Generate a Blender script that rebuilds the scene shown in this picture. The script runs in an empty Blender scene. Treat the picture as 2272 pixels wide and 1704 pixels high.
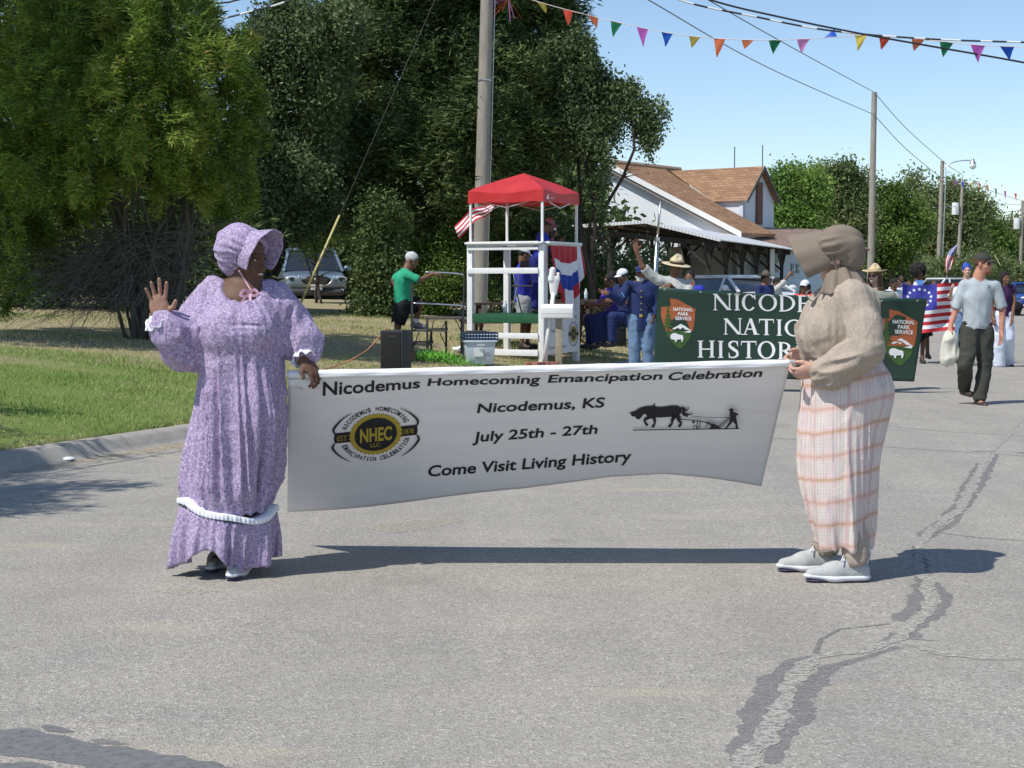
import bpy, bmesh, math, random
import numpy as np
from mathutils import Vector, Matrix, noise as mnoise

SC = bpy.context.scene
COL = SC.collection
PI = math.pi
R = math.radians
random.seed(7)
RNG = np.random.default_rng(11)

# ------------------------------------------------------------------ camera, sky, sun, exposure
F_PX, CAM_H, HOR = 3500.0, 1.42, 630.0
PITCH = math.atan((852.0 - HOR) / F_PX)
cam_d = bpy.data.cameras.new('camera')
cam = bpy.data.objects.new('camera', cam_d)
COL.objects.link(cam)
cam.location = (0, 0, CAM_H)
cam.rotation_euler = (PI / 2 - PITCH, 0, 0)
cam_d.sensor_width = 36.0
cam_d.lens = 36.0 * F_PX / 2272.0
cam_d.clip_start = 0.1
cam_d.clip_end = 2000
SC.camera = cam

SUN_TO = Vector((-0.56, -0.40, 1.0)).normalized()      # from the ground towards the sun
world = bpy.data.worlds.new("World")
SC.world = world
world.use_nodes = True
wn = world.node_tree
wn.nodes.clear()
w_out = wn.nodes.new('ShaderNodeOutputWorld')
w_bg = wn.nodes.new('ShaderNodeBackground')
w_sky = wn.nodes.new('ShaderNodeTexSky')
w_sky.sky_type = 'NISHITA'
w_sky.sun_disc = False
w_sky.sun_elevation = math.asin(SUN_TO.z)
w_sky.sun_rotation = math.atan2(SUN_TO.x, SUN_TO.y)
w_sky.altitude = 700
w_sky.air_density = 1.0
w_sky.dust_density = 0.35
w_sky.ozone_density = 2.6
wn.links.new(w_sky.outputs[0], w_bg.inputs[0])
w_bg.inputs[1].default_value = 0.14
wn.links.new(w_bg.outputs[0], w_out.inputs[0])

sun_d = bpy.data.lights.new('sun', 'SUN')
sun_d.energy = 4.2
sun_d.angle = R(0.53)
sun_d.color = (1.0, 0.965, 0.90)
sun = bpy.data.objects.new('sun', sun_d)
COL.objects.link(sun)
sun.rotation_euler = (-SUN_TO).to_track_quat('-Z', 'Y').to_euler()
sun.location = (-20, -20, 40)

SC.view_settings.view_transform = 'Standard'
SC.view_settings.look = 'None'
SC.view_settings.gamma = 1
SC.view_settings.exposure = 0.12
SC.view_settings.use_curve_mapping = False
SC.cycles.max_bounces = 6
SC.cycles.transparent_max_bounces = 8
SC.cycles.use_denoising = True

# ------------------------------------------------------------------ photograph pixel -> place
_cp, _sp = math.cos(PITCH), math.sin(PITCH)
def ray(px, py):
    x = (px - 1136.0) / F_PX
    y = -(py - 852.0) / F_PX
    return Vector((x, _cp + y * _sp, -_sp + y * _cp))
def U(px, py, Y):
    """point seen at that pixel at depth Y"""
    d = ray(px, py)
    t = Y / d.y
    return Vector((d.x * t, Y, CAM_H + d.z * t))
def onplane(px, py, p0, n):
    d = ray(px, py)
    c = Vector((0, 0, CAM_H))
    t = (p0 - c).dot(n) / d.dot(n)
    return c + d * t

# lawn: rises from the kerb; road is flat
KX, KY, KS = -3.86, 11.9, 0.41
_kn = math.hypot(1, KS)
def kerb_x(y):
    return KX + KS * (y - KY)
def kerb_d(x, y):
    """distance to the left of the kerb line"""
    return (kerb_x(y) - x) / _kn
def lawn_e(d):
    d = max(d, 0.0)
    return 0.13 + 1.05 * (1 - math.exp(-d / 8.0))
def ground_z(x, y):
    d = kerb_d(x, y)
    return lawn_e(d) if d > 0 else 0.0
def Gd(px, py):
    """road point at a pixel"""
    d = ray(px, py)
    t = -CAM_H / d.z
    return Vector((d.x * t, d.y * t, 0))
def GL(px, py):
    """lawn point at a pixel"""
    d = ray(px, py)
    t = 6.0
    while t < 120:
        p = Vector((0, 0, CAM_H)) + d * t
        if p.z < ground_z(p.x, p.y): return p
        t += 0.02
    return p

# ------------------------------------------------------------------ object helpers
def tag(o, label=None, cat=None, group=None, kind=None):
    if label: o['label'] = label
    if cat: o['category'] = cat
    if group: o['group'] = group
    if kind: o['kind'] = kind
    return o
def empty(name, loc=(0, 0, 0), rz=0.0, label=None, cat=None, group=None):
    o = bpy.data.objects.new(name, None)
    COL.objects.link(o)
    o.location = loc
    o.rotation_euler = (0, 0, rz)
    o.empty_display_size = 0.2
    return tag(o, label, cat, group)
def link(name, me, mat=None, parent=None, smooth=False):
    o = bpy.data.objects.new(name, me)
    COL.objects.link(o)
    if mat is not None and not me.materials:
        for m in (mat if isinstance(mat, (list, tuple)) else [mat]): me.materials.append(m)
    if smooth:
        me.polygons.foreach_set('use_smooth', [True] * len(me.polygons))
    if parent is not None: o.parent = parent
    return o
def mesh_np(name, V, Fq, tri=False):
    """mesh from numpy arrays, faces all of one size"""
    me = bpy.data.meshes.new(name)
    V = np.asarray(V, np.float32); Fq = np.asarray(Fq, np.int32)
    n, k = Fq.shape
    me.vertices.add(len(V)); me.vertices.foreach_set('co', V.ravel())
    me.loops.add(n * k); me.loops.foreach_set('vertex_index', Fq.ravel())
    me.polygons.add(n)
    me.polygons.foreach_set('loop_start', np.arange(0, n * k, k, dtype=np.int32))
    me.polygons.foreach_set('loop_total', np.full(n, k, np.int32))
    me.update(calc_edges=True)
    return me
class MB:
    """collects simple shapes into one mesh"""
    def __init__(s): s.v = []; s.f = []; s.m = []
    def add(s, v, f, m=0):
        b = len(s.v); s.v += [tuple(p) for p in v]
        s.f += [tuple(i + b for i in q) for q in f]; s.m += [m] * len(f)
        return s
    def box(s, c, d, rot=None, m=0):
        hx, hy, hz = d[0] / 2, d[1] / 2, d[2] / 2
        vs = [Vector((x, y, z)) for z in (-hz, hz) for y in (-hy, hy) for x in (-hx, hx)]
        if rot is not None: vs = [rot @ v for v in vs]
        c = Vector(c)
        return s.add([v + c for v in vs], [(0, 2, 3, 1), (4, 5, 7, 6), (0, 1, 5, 4), (2, 6, 7, 3), (0, 4, 6, 2), (1, 3, 7, 5)], m)
    def bar(s, a, b, w, h=None, m=0, up=Vector((0, 0, 1))):
        a = Vector(a); b = Vector(b); h = h or w
        d = (b - a); L = d.length; z = d.normalized()
        x = up.cross(z)
        if x.length < 1e-3: x = Vector((1, 0, 0)).cross(z)
        x.normalize(); y = z.cross(x)
        rot = Matrix((x, y, z)).transposed()
        return s.box((a + b) / 2, (w, h, L), rot, m)
    def tube(s, pts, r, n=8, m=0, cap=True):
        pts = [Vector(p) for p in pts]
        rs = r if isinstance(r, (list, tuple)) else [r] * len(pts)
        b = len(s.v); prev = None
        for i, p in enumerate(pts):
            t = (pts[min(i + 1, len(pts) - 1)] - pts[max(i - 1, 0)]).normalized()
            if prev is None:
                x = t.cross(Vector((0.13, 0.21, 1))) if abs(t.z) < .95 else t.cross(Vector((1, 0, 0)))
            else:
                x = prev - t * prev.dot(t)
            x.normalize(); prev = x; y = t.cross(x)
            for k in range(n):
                a = 2 * PI * k / n
                s.v.append(tuple(p + (x * math.cos(a) + y * math.sin(a)) * rs[i]))
        for i in range(len(pts) - 1):
            for k in range(n):
                a = b + i * n + k; c = b + i * n + (k + 1) % n
                s.f.append((a, c, c + n, a + n)); s.m.append(m)
        if cap:
            s.f.append(tuple(b + k for k in reversed(range(n)))); s.m.append(m)
            e = b + (len(pts) - 1) * n
            s.f.append(tuple(e + k for k in range(n))); s.m.append(m)
        return s
    def lathe(s, prof, c=(0, 0, 0), n=20, m=0, sx=1, sy=1, rot=None):
        b = len(s.v); c = Vector(c)
        for (r, z) in prof:
            for k in range(n):
                a = 2 * PI * k / n
                p = Vector((r * math.cos(a) * sx, r * math.sin(a) * sy, z))
                if rot is not None: p = rot @ p
                s.v.append(tuple(p + c))
        for i in range(len(prof) - 1):
            for k in range(n):
                a = b + i * n + k; d = b + i * n + (k + 1) % n
                s.f.append((a, d, d + n, a + n)); s.m.append(m)
        return s
    def build(s, name, mats, parent=None, smooth=False, bevel=0.0, auto=False):
        me = bpy.data.meshes.new(name)
        me.from_pydata(s.v, [], s.f)
        mats = mats if isinstance(mats, (list, tuple)) else [mats]
        for m in mats: me.materials.append(m)
        if len(mats) > 1: me.polygons.foreach_set('material_index', s.m)
        me.update()
        if bevel > 0:
            bm = bmesh.new(); bm.from_mesh(me)
            bmesh.ops.bevel(bm, geom=[e for e in bm.edges if len(e.link_faces) == 2 and e.calc_face_angle(0) > .5], offset=bevel, segments=2, affect='EDGES', profile=.6)
            bm.to_mesh(me); bm.free()
        o = link(name, me, None, parent)
        if smooth or bevel > 0:
            me.polygons.foreach_set('use_smooth', [True] * len(me.polygons))
            if auto or bevel > 0:
                me.set_sharp_from_angle(angle=R(40))
        return o
def sheet(name, fn, nu, nv, mat, parent=None, thick=0.0, smooth=True):
    """grid surface fn(u,v) with u,v in 0..1"""
    V = []; Fc = []
    for j in range(nv + 1):
        for i in range(nu + 1):
            V.append(tuple(fn(i / nu, j / nv)))
    w = nu + 1
    for j in range(nv):
        for i in range(nu):
            a = j * w + i
            Fc.append((a, a + 1, a + w + 1, a + w))
    me = bpy.data.meshes.new(name); me.from_pydata(V, [], Fc); me.update()
    uv = me.uv_layers.new(name='UVMap')
    lv = np.zeros(len(me.loops), np.int32); me.loops.foreach_get('vertex_index', lv)
    co = np.stack([(lv % w) / nu, (lv // w) / nv], 1).astype(np.float32)
    uv.data.foreach_set('uv', co.ravel())
    o = link(name, me, mat, parent, smooth)
    if thick:
        md = o.modifiers.new('thickness', 'SOLIDIFY'); md.thickness = thick; md.offset = 0
    return o
def set_attr(me, name, arr):
    a = me.attributes.new(name, 'FLOAT', 'POINT')
    a.data.foreach_set('value', np.asarray(arr, np.float32))

# ------------------------------------------------------------------ materials
class NT:
    def __init__(s, name):
        s.m = bpy.data.materials.new(name); s.m.use_nodes = True
        s.t = s.m.node_tree; s.n = s.t.nodes
        s.b = s.n['Principled BSDF']; s.out = s.n['Material Output']
    def node(s, ty, **kw):
        x = s.n.new(ty)
        for k, v in kw.items():
            if k.startswith('i_'): x.inputs[k[2:]].default_value = v
            elif k.startswith('n_'): x.inputs[int(k[2:])].default_value = v
            else: setattr(x, k, v)
        return x
    def l(s, a, b): s.t.links.new(a, b)
    def coord(s, scale=(1, 1, 1), kind='Object', rot=(0, 0, 0), attr=None):
        if attr: src = s.node('ShaderNodeAttribute', attribute_name=attr).outputs['Vector']
        else: src = s.node('ShaderNodeTexCoord').outputs[kind]
        mp = s.node('ShaderNodeMapping'); mp.inputs['Scale'].default_value = scale
        mp.inputs['Rotation'].default_value = rot
        s.l(src, mp.inputs[0]); return mp.outputs[0]
    def noise(s, co, scale, detail=4, rough=.55, dist=0.0):
        x = s.node('ShaderNodeTexNoise'); s.l(co, x.inputs['Vector'])
        x.inputs['Scale'].default_value = scale; x.inputs['Detail'].default_value = detail
        x.inputs['Roughness'].default_value = rough; x.inputs['Distortion'].default_value = dist
        return x.outputs[0]
    def ramp(s, fac, stops, interp='LINEAR'):
        x = s.node('ShaderNodeValToRGB'); s.l(fac, x.inputs[0]); x.color_ramp.interpolation = interp
        el = x.color_ramp.elements
        while len(el) < len(stops): el.new(.5)
        for e, (p, c) in zip(el, stops):
            e.position = p; e.color = (*c, 1) if len(c) == 3 else c
        return x.outputs[0]
    def mix(s, fac, a, b, mode='MIX'):
        x = s.node('ShaderNodeMix'); x.data_type = 'RGBA'; x.blend_type = mode
        for v, i in ((fac, 0), (a, 6), (b, 7)):
            if isinstance(v, (int, float)): x.inputs[i].default_value = v
            elif isinstance(v, tuple): x.inputs[i].default_value = (*v, 1) if len(v) == 3 else v
            else: s.l(v, x.inputs[i])
        return x.outputs[2]
    def math(s, op, a, b=0.0, clamp=False):
        x = s.node('ShaderNodeMath'); x.operation = op; x.use_clamp = clamp
        for v, i in ((a, 0), (b, 1)):
            if isinstance(v, (int, float)): x.inputs[i].default_value = v
            else: s.l(v, x.inputs[i])
        return x.outputs[0]
    def bump(s, h, strength=.3, dist=.01):
        x = s.node('ShaderNodeBump'); x.inputs['Strength'].default_value = strength
        x.inputs['Distance'].default_value = dist; s.l(h, x.inputs['Height'])
        s.l(x.outputs[0], s.b.inputs['Normal']); return x.outputs[0]
    def base(s, c):
        if isinstance(c, tuple): s.b.inputs['Base Color'].default_value = (*c, 1)
        else: s.l(c, s.b.inputs['Base Color'])
    def set(s, rough=None, metal=None, spec=None, trans=None, sheen=None, sss=None, coat=None):
        if rough is not None: s.b.inputs['Roughness'].default_value = rough
        if metal is not None: s.b.inputs['Metallic'].default_value = metal
        if spec is not None: s.b.inputs['Specular IOR Level'].default_value = spec
        if trans is not None: s.b.inputs['Transmission Weight'].default_value = trans
        if sheen is not None: s.b.inputs['Sheen Weight'].default_value = sheen
        if coat is not None: s.b.inputs['Coat Weight'].default_value = coat
        if sss is not None:
            s.b.inputs['Subsurface Weight'].default_value = sss
            s.b.inputs['Subsurface Radius'].default_value = (.6, .2, .1)
            s.b.inputs['Subsurface Scale'].default_value = .02
        return s.m
_MC = {}
def plain(col, rough=.6, metal=0, spec=.4, var=.12, scale=18, bump=.08, name=None, coat=0, dist=.004):
    """solid-coloured material with a little mottling and fine relief"""
    key = (tuple(col), rough, metal, spec, var, scale, bump, coat, dist)
    if key in _MC: return _MC[key]
    t = NT(name or 'material')
    co = t.coord()
    nz = t.noise(co, scale, 5, .6)
    lo = tuple(max(0, c * (1 - var)) for c in col); hi = tuple(min(1, c * (1 + var)) for c in col)
    t.base(t.ramp(nz, [(.3, lo), (.7, hi)]))
    t.set(rough=rough, metal=metal, spec=spec, coat=coat)
    if bump: t.bump(t.noise(co, scale * 6, 3), bump, dist)
    _MC[key] = t.m
    return t.m
def cloth_mat(col, var=.10, weave=900, rough=.85, sheen=.0, name='cloth', trans=False):
    key = ('cloth', tuple(col), var, weave, rough)
    if key in _MC: return _MC[key]
    t = NT(name); co = t.coord()
    nz = t.noise(co, 9, 6, .65)
    lo = tuple(c * (1 - var) for c in col); hi = tuple(min(1, c * (1 + var)) for c in col)
    t.base(t.ramp(nz, [(.3, lo), (.7, hi)]))
    t.set(rough=rough, spec=.2)
    t.bump(t.noise(co, 60, 6, .7), .25, .006)
    _MC[key] = t.m
    return t.m

# ------------------------------------------------------------------ numpy noise
_LAT = np.random.default_rng(5).random((32, 32, 32)).astype(np.float32)
def vnoise(x, y, z):
    x = np.asarray(x, np.float32); y = np.asarray(y, np.float32); z = np.asarray(z, np.float32)
    x, y, z = np.broadcast_arrays(x, y, z)
    xi = np.floor(x).astype(np.int32); yi = np.floor(y).astype(np.int32); zi = np.floor(z).astype(np.int32)
    fx = x - xi; fy = y - yi; fz = z - zi
    fx = fx * fx * (3 - 2 * fx); fy = fy * fy * (3 - 2 * fy); fz = fz * fz * (3 - 2 * fz)
    x0 = xi & 31; x1 = (xi + 1) & 31; y0 = yi & 31; y1 = (yi + 1) & 31; z0 = zi & 31; z1 = (zi + 1) & 31
    def lp(a, b, t): return a + (b - a) * t
    return lp(lp(lp(_LAT[x0, y0, z0], _LAT[x1, y0, z0], fx), lp(_LAT[x0, y1, z0], _LAT[x1, y1, z0], fx), fy),
              lp(lp(_LAT[x0, y0, z1], _LAT[x1, y0, z1], fx), lp(_LAT[x0, y1, z1], _LAT[x1, y1, z1], fx), fy), fz) * 2 - 1
def ridge(x, y, z):
    return 1 - 2 * np.abs(vnoise(x, y, z))

# ------------------------------------------------------------------ implicit bodies (distance field -> one continuous mesh)
def V3(p): return np.array(p, np.float32)
class Sdf:
    def __init__(s): s.p = []
    def _a(s, fn, lo, hi, k, op): s.p.append((fn, np.array(lo, float), np.array(hi, float), k, op)); return s
    def cap(s, a, b, ra, rb=None, k=.02, op='u', flat=None, ff=1.0):
        a = V3(a); b = V3(b); rb = ra if rb is None else rb
        m = max(ra, rb)
        d = b - a; L = float(d @ d) + 1e-9
        fl = None if flat is None else V3(flat) / np.linalg.norm(flat)
        def fn(X, Y, Z):
            px, py, pz = X - a[0], Y - a[1], Z - a[2]
            t = np.clip((px * d[0] + py * d[1] + pz * d[2]) / L, 0, 1)
            qx, qy, qz = px - t * d[0], py - t * d[1], pz - t * d[2]
            if fl is not None:
                w = (qx * fl[0] + qy * fl[1] + qz * fl[2]) * (1 / ff - 1)
                qx = qx + w * fl[0]; qy = qy + w * fl[1]; qz = qz + w * fl[2]
            D = np.sqrt(qx * qx + qy * qy + qz * qz) - (ra + (rb - ra) * t)
            return D * (min(1.0, ff) if fl is not None else 1.0)
        mm = m * max(1, ff)
        return s._a(fn, np.minimum(a, b) - mm, np.maximum(a, b) + mm, k, op)
    def ell(s, c, r, k=.02, op='u', rot=None):
        c = V3(c); r = V3(r); Rm = None if rot is None else np.array(rot, np.float32)
        def fn(X, Y, Z):
            x, y, z = X - c[0], Y - c[1], Z - c[2]
            if Rm is not None:
                x, y, z = (Rm[0, 0] * x + Rm[1, 0] * y + Rm[2, 0] * z, Rm[0, 1] * x + Rm[1, 1] * y + Rm[2, 1] * z, Rm[0, 2] * x + Rm[1, 2] * y + Rm[2, 2] * z)
            k0 = np.sqrt((x / r[0]) ** 2 + (y / r[1]) ** 2 + (z / r[2]) ** 2) + 1e-6
            k1 = np.sqrt((x / r[0] ** 2) ** 2 + (y / r[1] ** 2) ** 2 + (z / r[2] ** 2) ** 2) + 1e-6
            return k0 * (k0 - 1) / k1
        m = float(max(r)) if rot is not None else r
        return s._a(fn, c - m, c + m, k, op)
    def fn(s, f, lo, hi, k=.02, op='u'): return s._a(f, lo, hi, k, op)
    def mesh(s, h, post=None, lo=None, hi=None):
        adds = [p for p in s.p if p[4] == 'u']
        LO = np.min([p[1] for p in adds], 0) - 4 * h if lo is None else np.array(lo, float)
        HI = np.max([p[2] for p in adds], 0) + 4 * h if hi is None else np.array(hi, float)
        n = np.ceil((HI - LO) / h).astype(int) + 1
        ax = [(LO[i] + h * np.arange(n[i])).astype(np.float32) for i in range(3)]
        G = np.full(n, 4 * h + .05, np.float32)
        for fn, lo_, hi_, k, op in s.p:
            mg = k + 3 * h
            i0 = np.clip(np.floor((lo_ - mg - LO) / h).astype(int), 0, n); i1 = np.clip(np.ceil((hi_ + mg - LO) / h).astype(int) + 1, 0, n)
            if np.any(i1 <= i0): continue
            sl = tuple(slice(i0[j], i1[j]) for j in range(3))
            X = ax[0][sl[0]][:, None, None]; Y = ax[1][sl[1]][None, :, None]; Z = ax[2][sl[2]][None, None, :]
            D = fn(X, Y, Z).astype(np.float32); g = G[sl]
            if op == 'u':
                if k > 0:
                    hh = np.maximum(k - np.abs(g - D), 0) / k
                    G[sl] = np.minimum(g, D) - hh * hh * k * .25
                else: G[sl] = np.minimum(g, D)
            elif op == 's':
                D = -D
                if k > 0:
                    hh = np.maximum(k - np.abs(g - D), 0) / k
                    G[sl] = np.maximum(g, D) + hh * hh * k * .25
                else: G[sl] = np.maximum(g, D)
        if post is not None:
            # only near the surface
            m = np.abs(G) < .06
            ii = np.nonzero(m)
            G[ii] += post(ax[0][ii[0]], ax[1][ii[1]], ax[2][ii[2]]).astype(np.float32)
        return nets(G, LO, h)
def nets(G, LO, h):
    ins = G < 0
    nx, ny, nz = G.shape
    c = np.zeros((nx - 1, ny - 1, nz - 1), np.int8)
    corners = [(i, j, k) for i in (0, 1) for j in (0, 1) for k in (0, 1)]
    for i, j, k in corners: c += ins[i:nx - 1 + i, j:ny - 1 + j, k:nz - 1 + k]
    act = np.nonzero((c > 0) & (c < 8))
    N = len(act[0])
    idm = np.full(c.shape, -1, np.int32); idm[act] = np.arange(N)
    val = {q: G[act[0] + q[0], act[1] + q[1], act[2] + q[2]] for q in corners}
    P = np.zeros((N, 3), np.float64); W = np.zeros(N)
    for a in corners:
        for ax in range(3):
            if a[ax]: continue
            b = list(a); b[ax] = 1; b = tuple(b)
            va, vb = val[a], val[b]
            m = (va < 0) != (vb < 0)
            t = np.where(m, va / np.where(m, va - vb, 1), 0)
            q = np.zeros((N, 3)); q[:] = a; q[:, ax] = t
            P[m] += q[m]; W[m] += 1
    P /= W[:, None]
    Vv = (np.stack(act, 1) + P) * h + LO
    Fs = []
    for ax in range(3):
        sl0 = [slice(None)] * 3; sl1 = [slice(None)] * 3
        sl0[ax] = slice(0, -1); sl1[ax] = slice(1, None)
        a = ins[tuple(sl0)]; b = ins[tuple(sl1)]
        o1, o2 = (ax + 1) % 3, (ax + 2) % 3
        e = np.nonzero(a != b)
        e = list(e)
        ok = (e[o1] > 0) & (e[o2] > 0) & (e[o1] < G.shape[o1] - 1) & (e[o2] < G.shape[o2] - 1)
        e = [q[ok] for q in e]
        fl = a[tuple(e)]
        def cid(d1, d2):
            q = [x.copy() for x in e]; q[o1] = q[o1] - d1; q[o2] = q[o2] - d2
            return idm[tuple(q)]
        q = np.stack([cid(1, 1), cid(0, 1), cid(0, 0), cid(1, 0)], 1)
        q[~fl] = q[~fl][:, ::-1]
        Fs.append(q)
    Fq = np.concatenate(Fs)
    Fq = Fq[(Fq >= 0).all(1)]
    return Vv, Fq
def sdf_obj(name, s, h, mat, parent=None, post=None, regions=None, lo=None, hi=None):
    V, Fq = s.mesh(h, post, lo, hi)
    me = mesh_np(name, V, Fq)
    mats = mat if isinstance(mat, (list, tuple)) else [mat]
    for m in mats: me.materials.append(m)
    if regions is not None and len(mats) > 1:
        c = V[Fq].mean(1)
        me.polygons.foreach_set('material_index', np.asarray(regions(c), np.int32))
    me.polygons.foreach_set('use_smooth', np.ones(len(Fq), bool))
    o = bpy.data.objects.new(name, me); COL.objects.link(o)
    if parent is not None: o.parent = parent
    return o
# ================================================================== ground, road, kerb
def road_material():
    t = NT('asphalt')
    co = t.coord()
    n1 = t.noise(co, 0.35, 5, .6)
    n2 = t.noise(co, 2.2, 6, .65)
    vor = t.node('ShaderNodeTexVoronoi'); t.l(co, vor.inputs['Vector']); vor.inputs['Scale'].default_value = 105
    sep = t.node('ShaderNodeSeparateColor'); t.l(vor.outputs['Color'], sep.inputs[0])
    stone = t.ramp(sep.outputs[0], [(.0, (.15, .147, .14)), (.12, (.25, .245, .235)), (.5, (.335, .33, .315)), (.85, (.42, .41, .39)), (.965, (.56, .55, .53)), (1, (.66, .65, .64))])
    n3 = t.noise(co, 320, 3, .6)
    c = t.mix(.30, stone, t.ramp(n3, [(.3, (.15, .145, .135)), (.7, (.42, .40, .37))]))
    c = t.mix(t.ramp(n1, [(.35, (0, 0, 0)), (.65, (1, 1, 1))]), c, t.mix(.3, c, (.42, .40, .35)))
    c = t.mix(t.ramp(n2, [(.40, (0, 0, 0)), (.75, (.55, .55, .55))]), c, t.mix(.5, c, (.16, .16, .165)))
    # faint wheel tracks and stains drawn out along the road
    tk = t.noise(t.coord((1.1, .07, 1), rot=(0, 0, .39)), 1.0, 4, .6)
    c = t.mix(t.ramp(tk, [(.40, (0, 0, 0)), (.62, (.42, .42, .42))]), c, t.mix(.55, c, (.19, .188, .185)))
    st = t.noise(co, .9, 3, .5)
    c = t.mix(t.ramp(st, [(.66, (0, 0, 0)), (.74, (.5, .5, .5))]), c, (.17, .165, .16))
    # pale dust blown over parts of the surface
    dn = t.noise(t.coord((.5, 1.6, 1)), .9, 5, .6)
    c = t.mix(t.ramp(dn, [(.60, (0, 0, 0)), (.72, (.5, .5, .5))]), c, (.46, .41, .31))
    c = t.mix(1.0, c, (1.08, 1.03, .955), 'MULTIPLY')
    t.base(c); t.set(rough=.93, spec=.25)
    hh = t.math('ADD', t.math('MULTIPLY', vor.outputs['Distance'], 1.3), t.math('MULTIPLY', n3, .6))
    t.bump(hh, .55, .008)
    return t.m
def lawn_material():
    t = NT('lawn_soil')
    co = t.coord()
    n1 = t.noise(t.coord((.35, 1.5, 1)), .8, 6, .65)
    n2 = t.noise(co, 26, 5, .7)
    g = t.ramp(n2, [(.25, (.11, .16, .04)), (.55, (.20, .27, .07)), (.8, (.32, .36, .12))])
    dry = t.ramp(n2, [(.25, (.26, .215, .11)), (.75, (.48, .42, .26))])
    # greener near the kerb, drier towards the back
    at = t.node('ShaderNodeAttribute', attribute_name='dry')
    f = t.math('ADD', t.math('MULTIPLY', n1, 1.1), t.math('MULTIPLY', at.outputs['Fac'], .75))
    c = t.mix(t.ramp(f, [(.74, (0, 0, 0)), (.98, (1, 1, 1))]), g, dry)
    t.base(c); t.set(rough=.95, spec=.15)
    t.bump(t.noise(co, 60, 5, .7), .9, .03)
    return t.m
M_ROAD = road_material()
M_LAWN = lawn_material()
M_CONC = plain((.33, .305, .265), .9, var=.16, scale=7, bump=.35, name='kerb_concrete')

# road sheet to the horizon
def build_road():
    me = bpy.data.meshes.new('road')
    me.from_pydata([(-300, -30, 0), (600, -30, 0), (900, 1500, 0), (-300, 1500, 0)], [], [(0, 1, 2, 3)])
    o = link('road', me, M_ROAD); tag(o, kind='structure')
build_road()
GUT = .42
def build_lawn():
    V = []; Fc = []; D = []
    ys = list(np.concatenate([np.arange(2, 60, .5), np.arange(60, 200, 4), [260, 400, 800]]))
    ds = [0.0, .15, .4, .8, 1.3, 2, 3, 4, 5.5, 7, 9, 12, 16, 22, 30, 45, 80, 160, 400]
    for y in ys:
        for d in ds:
            x = kerb_x(y) - .16 - d * _kn
            z = lawn_e(d) + .008
            if 0.2 < d < 60 and y < 60: z += .03 * mnoise.noise(Vector((x * .5, y * .5, 3)))
            V.append((x, y, z))
            D.append(min(1, max(0, (y - 15) / 10)))
    w = len(ds)
    for j in range(len(ys) - 1):
        for i in range(w - 1):
            a = j * w + i
            Fc.append((a, a + w, a + w + 1, a + 1))
    me = bpy.data.meshes.new('lawn'); me.from_pydata(V, [], Fc); me.update()
    set_attr(me, 'dry', D)
    o = link('lawn', me, M_LAWN, smooth=True); tag(o, kind='structure')
    # verge on the far side of the road
    V = []; Fc = []
    for j, y in enumerate((4, 30, 60, 90, 140, 300, 900)):
        xr = kerb_x(y) + 15.5
        for k, (dx, z) in enumerate(((0, .02), (.6, .1), (400, .5))):
            V.append((xr + dx, y, z))
    for j in range(6):
        for i in range(2):
            a = j * 3 + i; Fc.append((a, a + 1, a + 4, a + 3))
    me = bpy.data.meshes.new('verge'); me.from_pydata(V, [], Fc); me.update()
    set_attr(me, 'dry', [.3] * len(V))
    tag(link('verge', me, M_LAWN), kind='structure')
build_lawn()

# kerb with a rolled face and gutter pan, cast in lengths
def build_kerb():
    root = empty('kerb', (kerb_x(12), 12, 0)); tag(root, kind='structure')
    prof = [(-.16, .135), (-.13, .142), (-.02, .138), (.03, .115), (.075, .055), (.12, .026), (.16, .016), (GUT, .006), (GUT + .02, -.03), (-.16, -.05)]
    L = 3.05; ang = math.atan2(1, KS)
    dirv = Vector((KS, 1, 0)).normalized(); nrm = Vector((1, -KS, 0)).normalized()
    y = 2.0; i = 0
    while y < 75:
        p = Vector((kerb_x(y), y, 0)); q = p + dirv * (L - .022)
        n = 9; vs = []; fs = []
        for k in range(n):
            c = p.lerp(q, k / (n - 1))
            for (d, z) in prof:
                wob = .006 * mnoise.noise(Vector((c.x * 1.3, c.y * 1.3, d * 9)))
                vs.append(tuple(c + nrm * (d + wob) + Vector((0, 0, z + wob * .5)) - root.location))
        m = len(prof)
        for k in range(n - 1):
            for j in range(m):
                a = k * m + j; b = k * m + (j + 1) % m
                fs.append((a, b, b + m, a + m))
        fs.append(tuple(range(m))[::-1]); fs.append(tuple((n - 1) * m + j for j in range(m)))
        me = bpy.data.meshes.new('kerb_length'); me.from_pydata(vs, [], fs); me.update()
        o = link('kerb_length', me, M_CONC, root, smooth=True); me.set_sharp_from_angle(angle=R(50))
        y += dirv.y * L; i += 1
build_kerb()

# crack sealing: dark tar beside a pale sanded crack, traced on the road surface
def worn(col, name, cover, sc):
    t = NT(name); co = t.coord()
    n = t.noise(co, 30, 5, .7)
    t.base(t.ramp(n, [(.3, tuple(c * .75 for c in col)), (.7, tuple(c * 1.25 for c in col))])); t.set(rough=.9, spec=.25)
    m = t.noise(co, sc, 6, .78)
    t.l(t.ramp(m, [(cover - .06, (0, 0, 0)), (cover + .12, (1, 1, 1))]), t.b.inputs['Alpha'])
    t.bump(n, .15, .003)
    return t.m
M_TAR = worn((.215, .21, .205), 'tar', .44, 60)
M_TARS = worn((.16, .158, .158), 'tar_smooth', .30, 30)
M_SAND = worn((.385, .365, .32), 'sand_fill', .42, 44)
def dense(pts, step=.02):
    out = []
    for i in range(len(pts) - 1):
        a, b = pts[i], pts[i + 1]; n = max(1, int((b - a).length / step))
        for k in range(n): out.append(a.lerp(b, k / n))
    out.append(pts[-1]); return out
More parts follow.
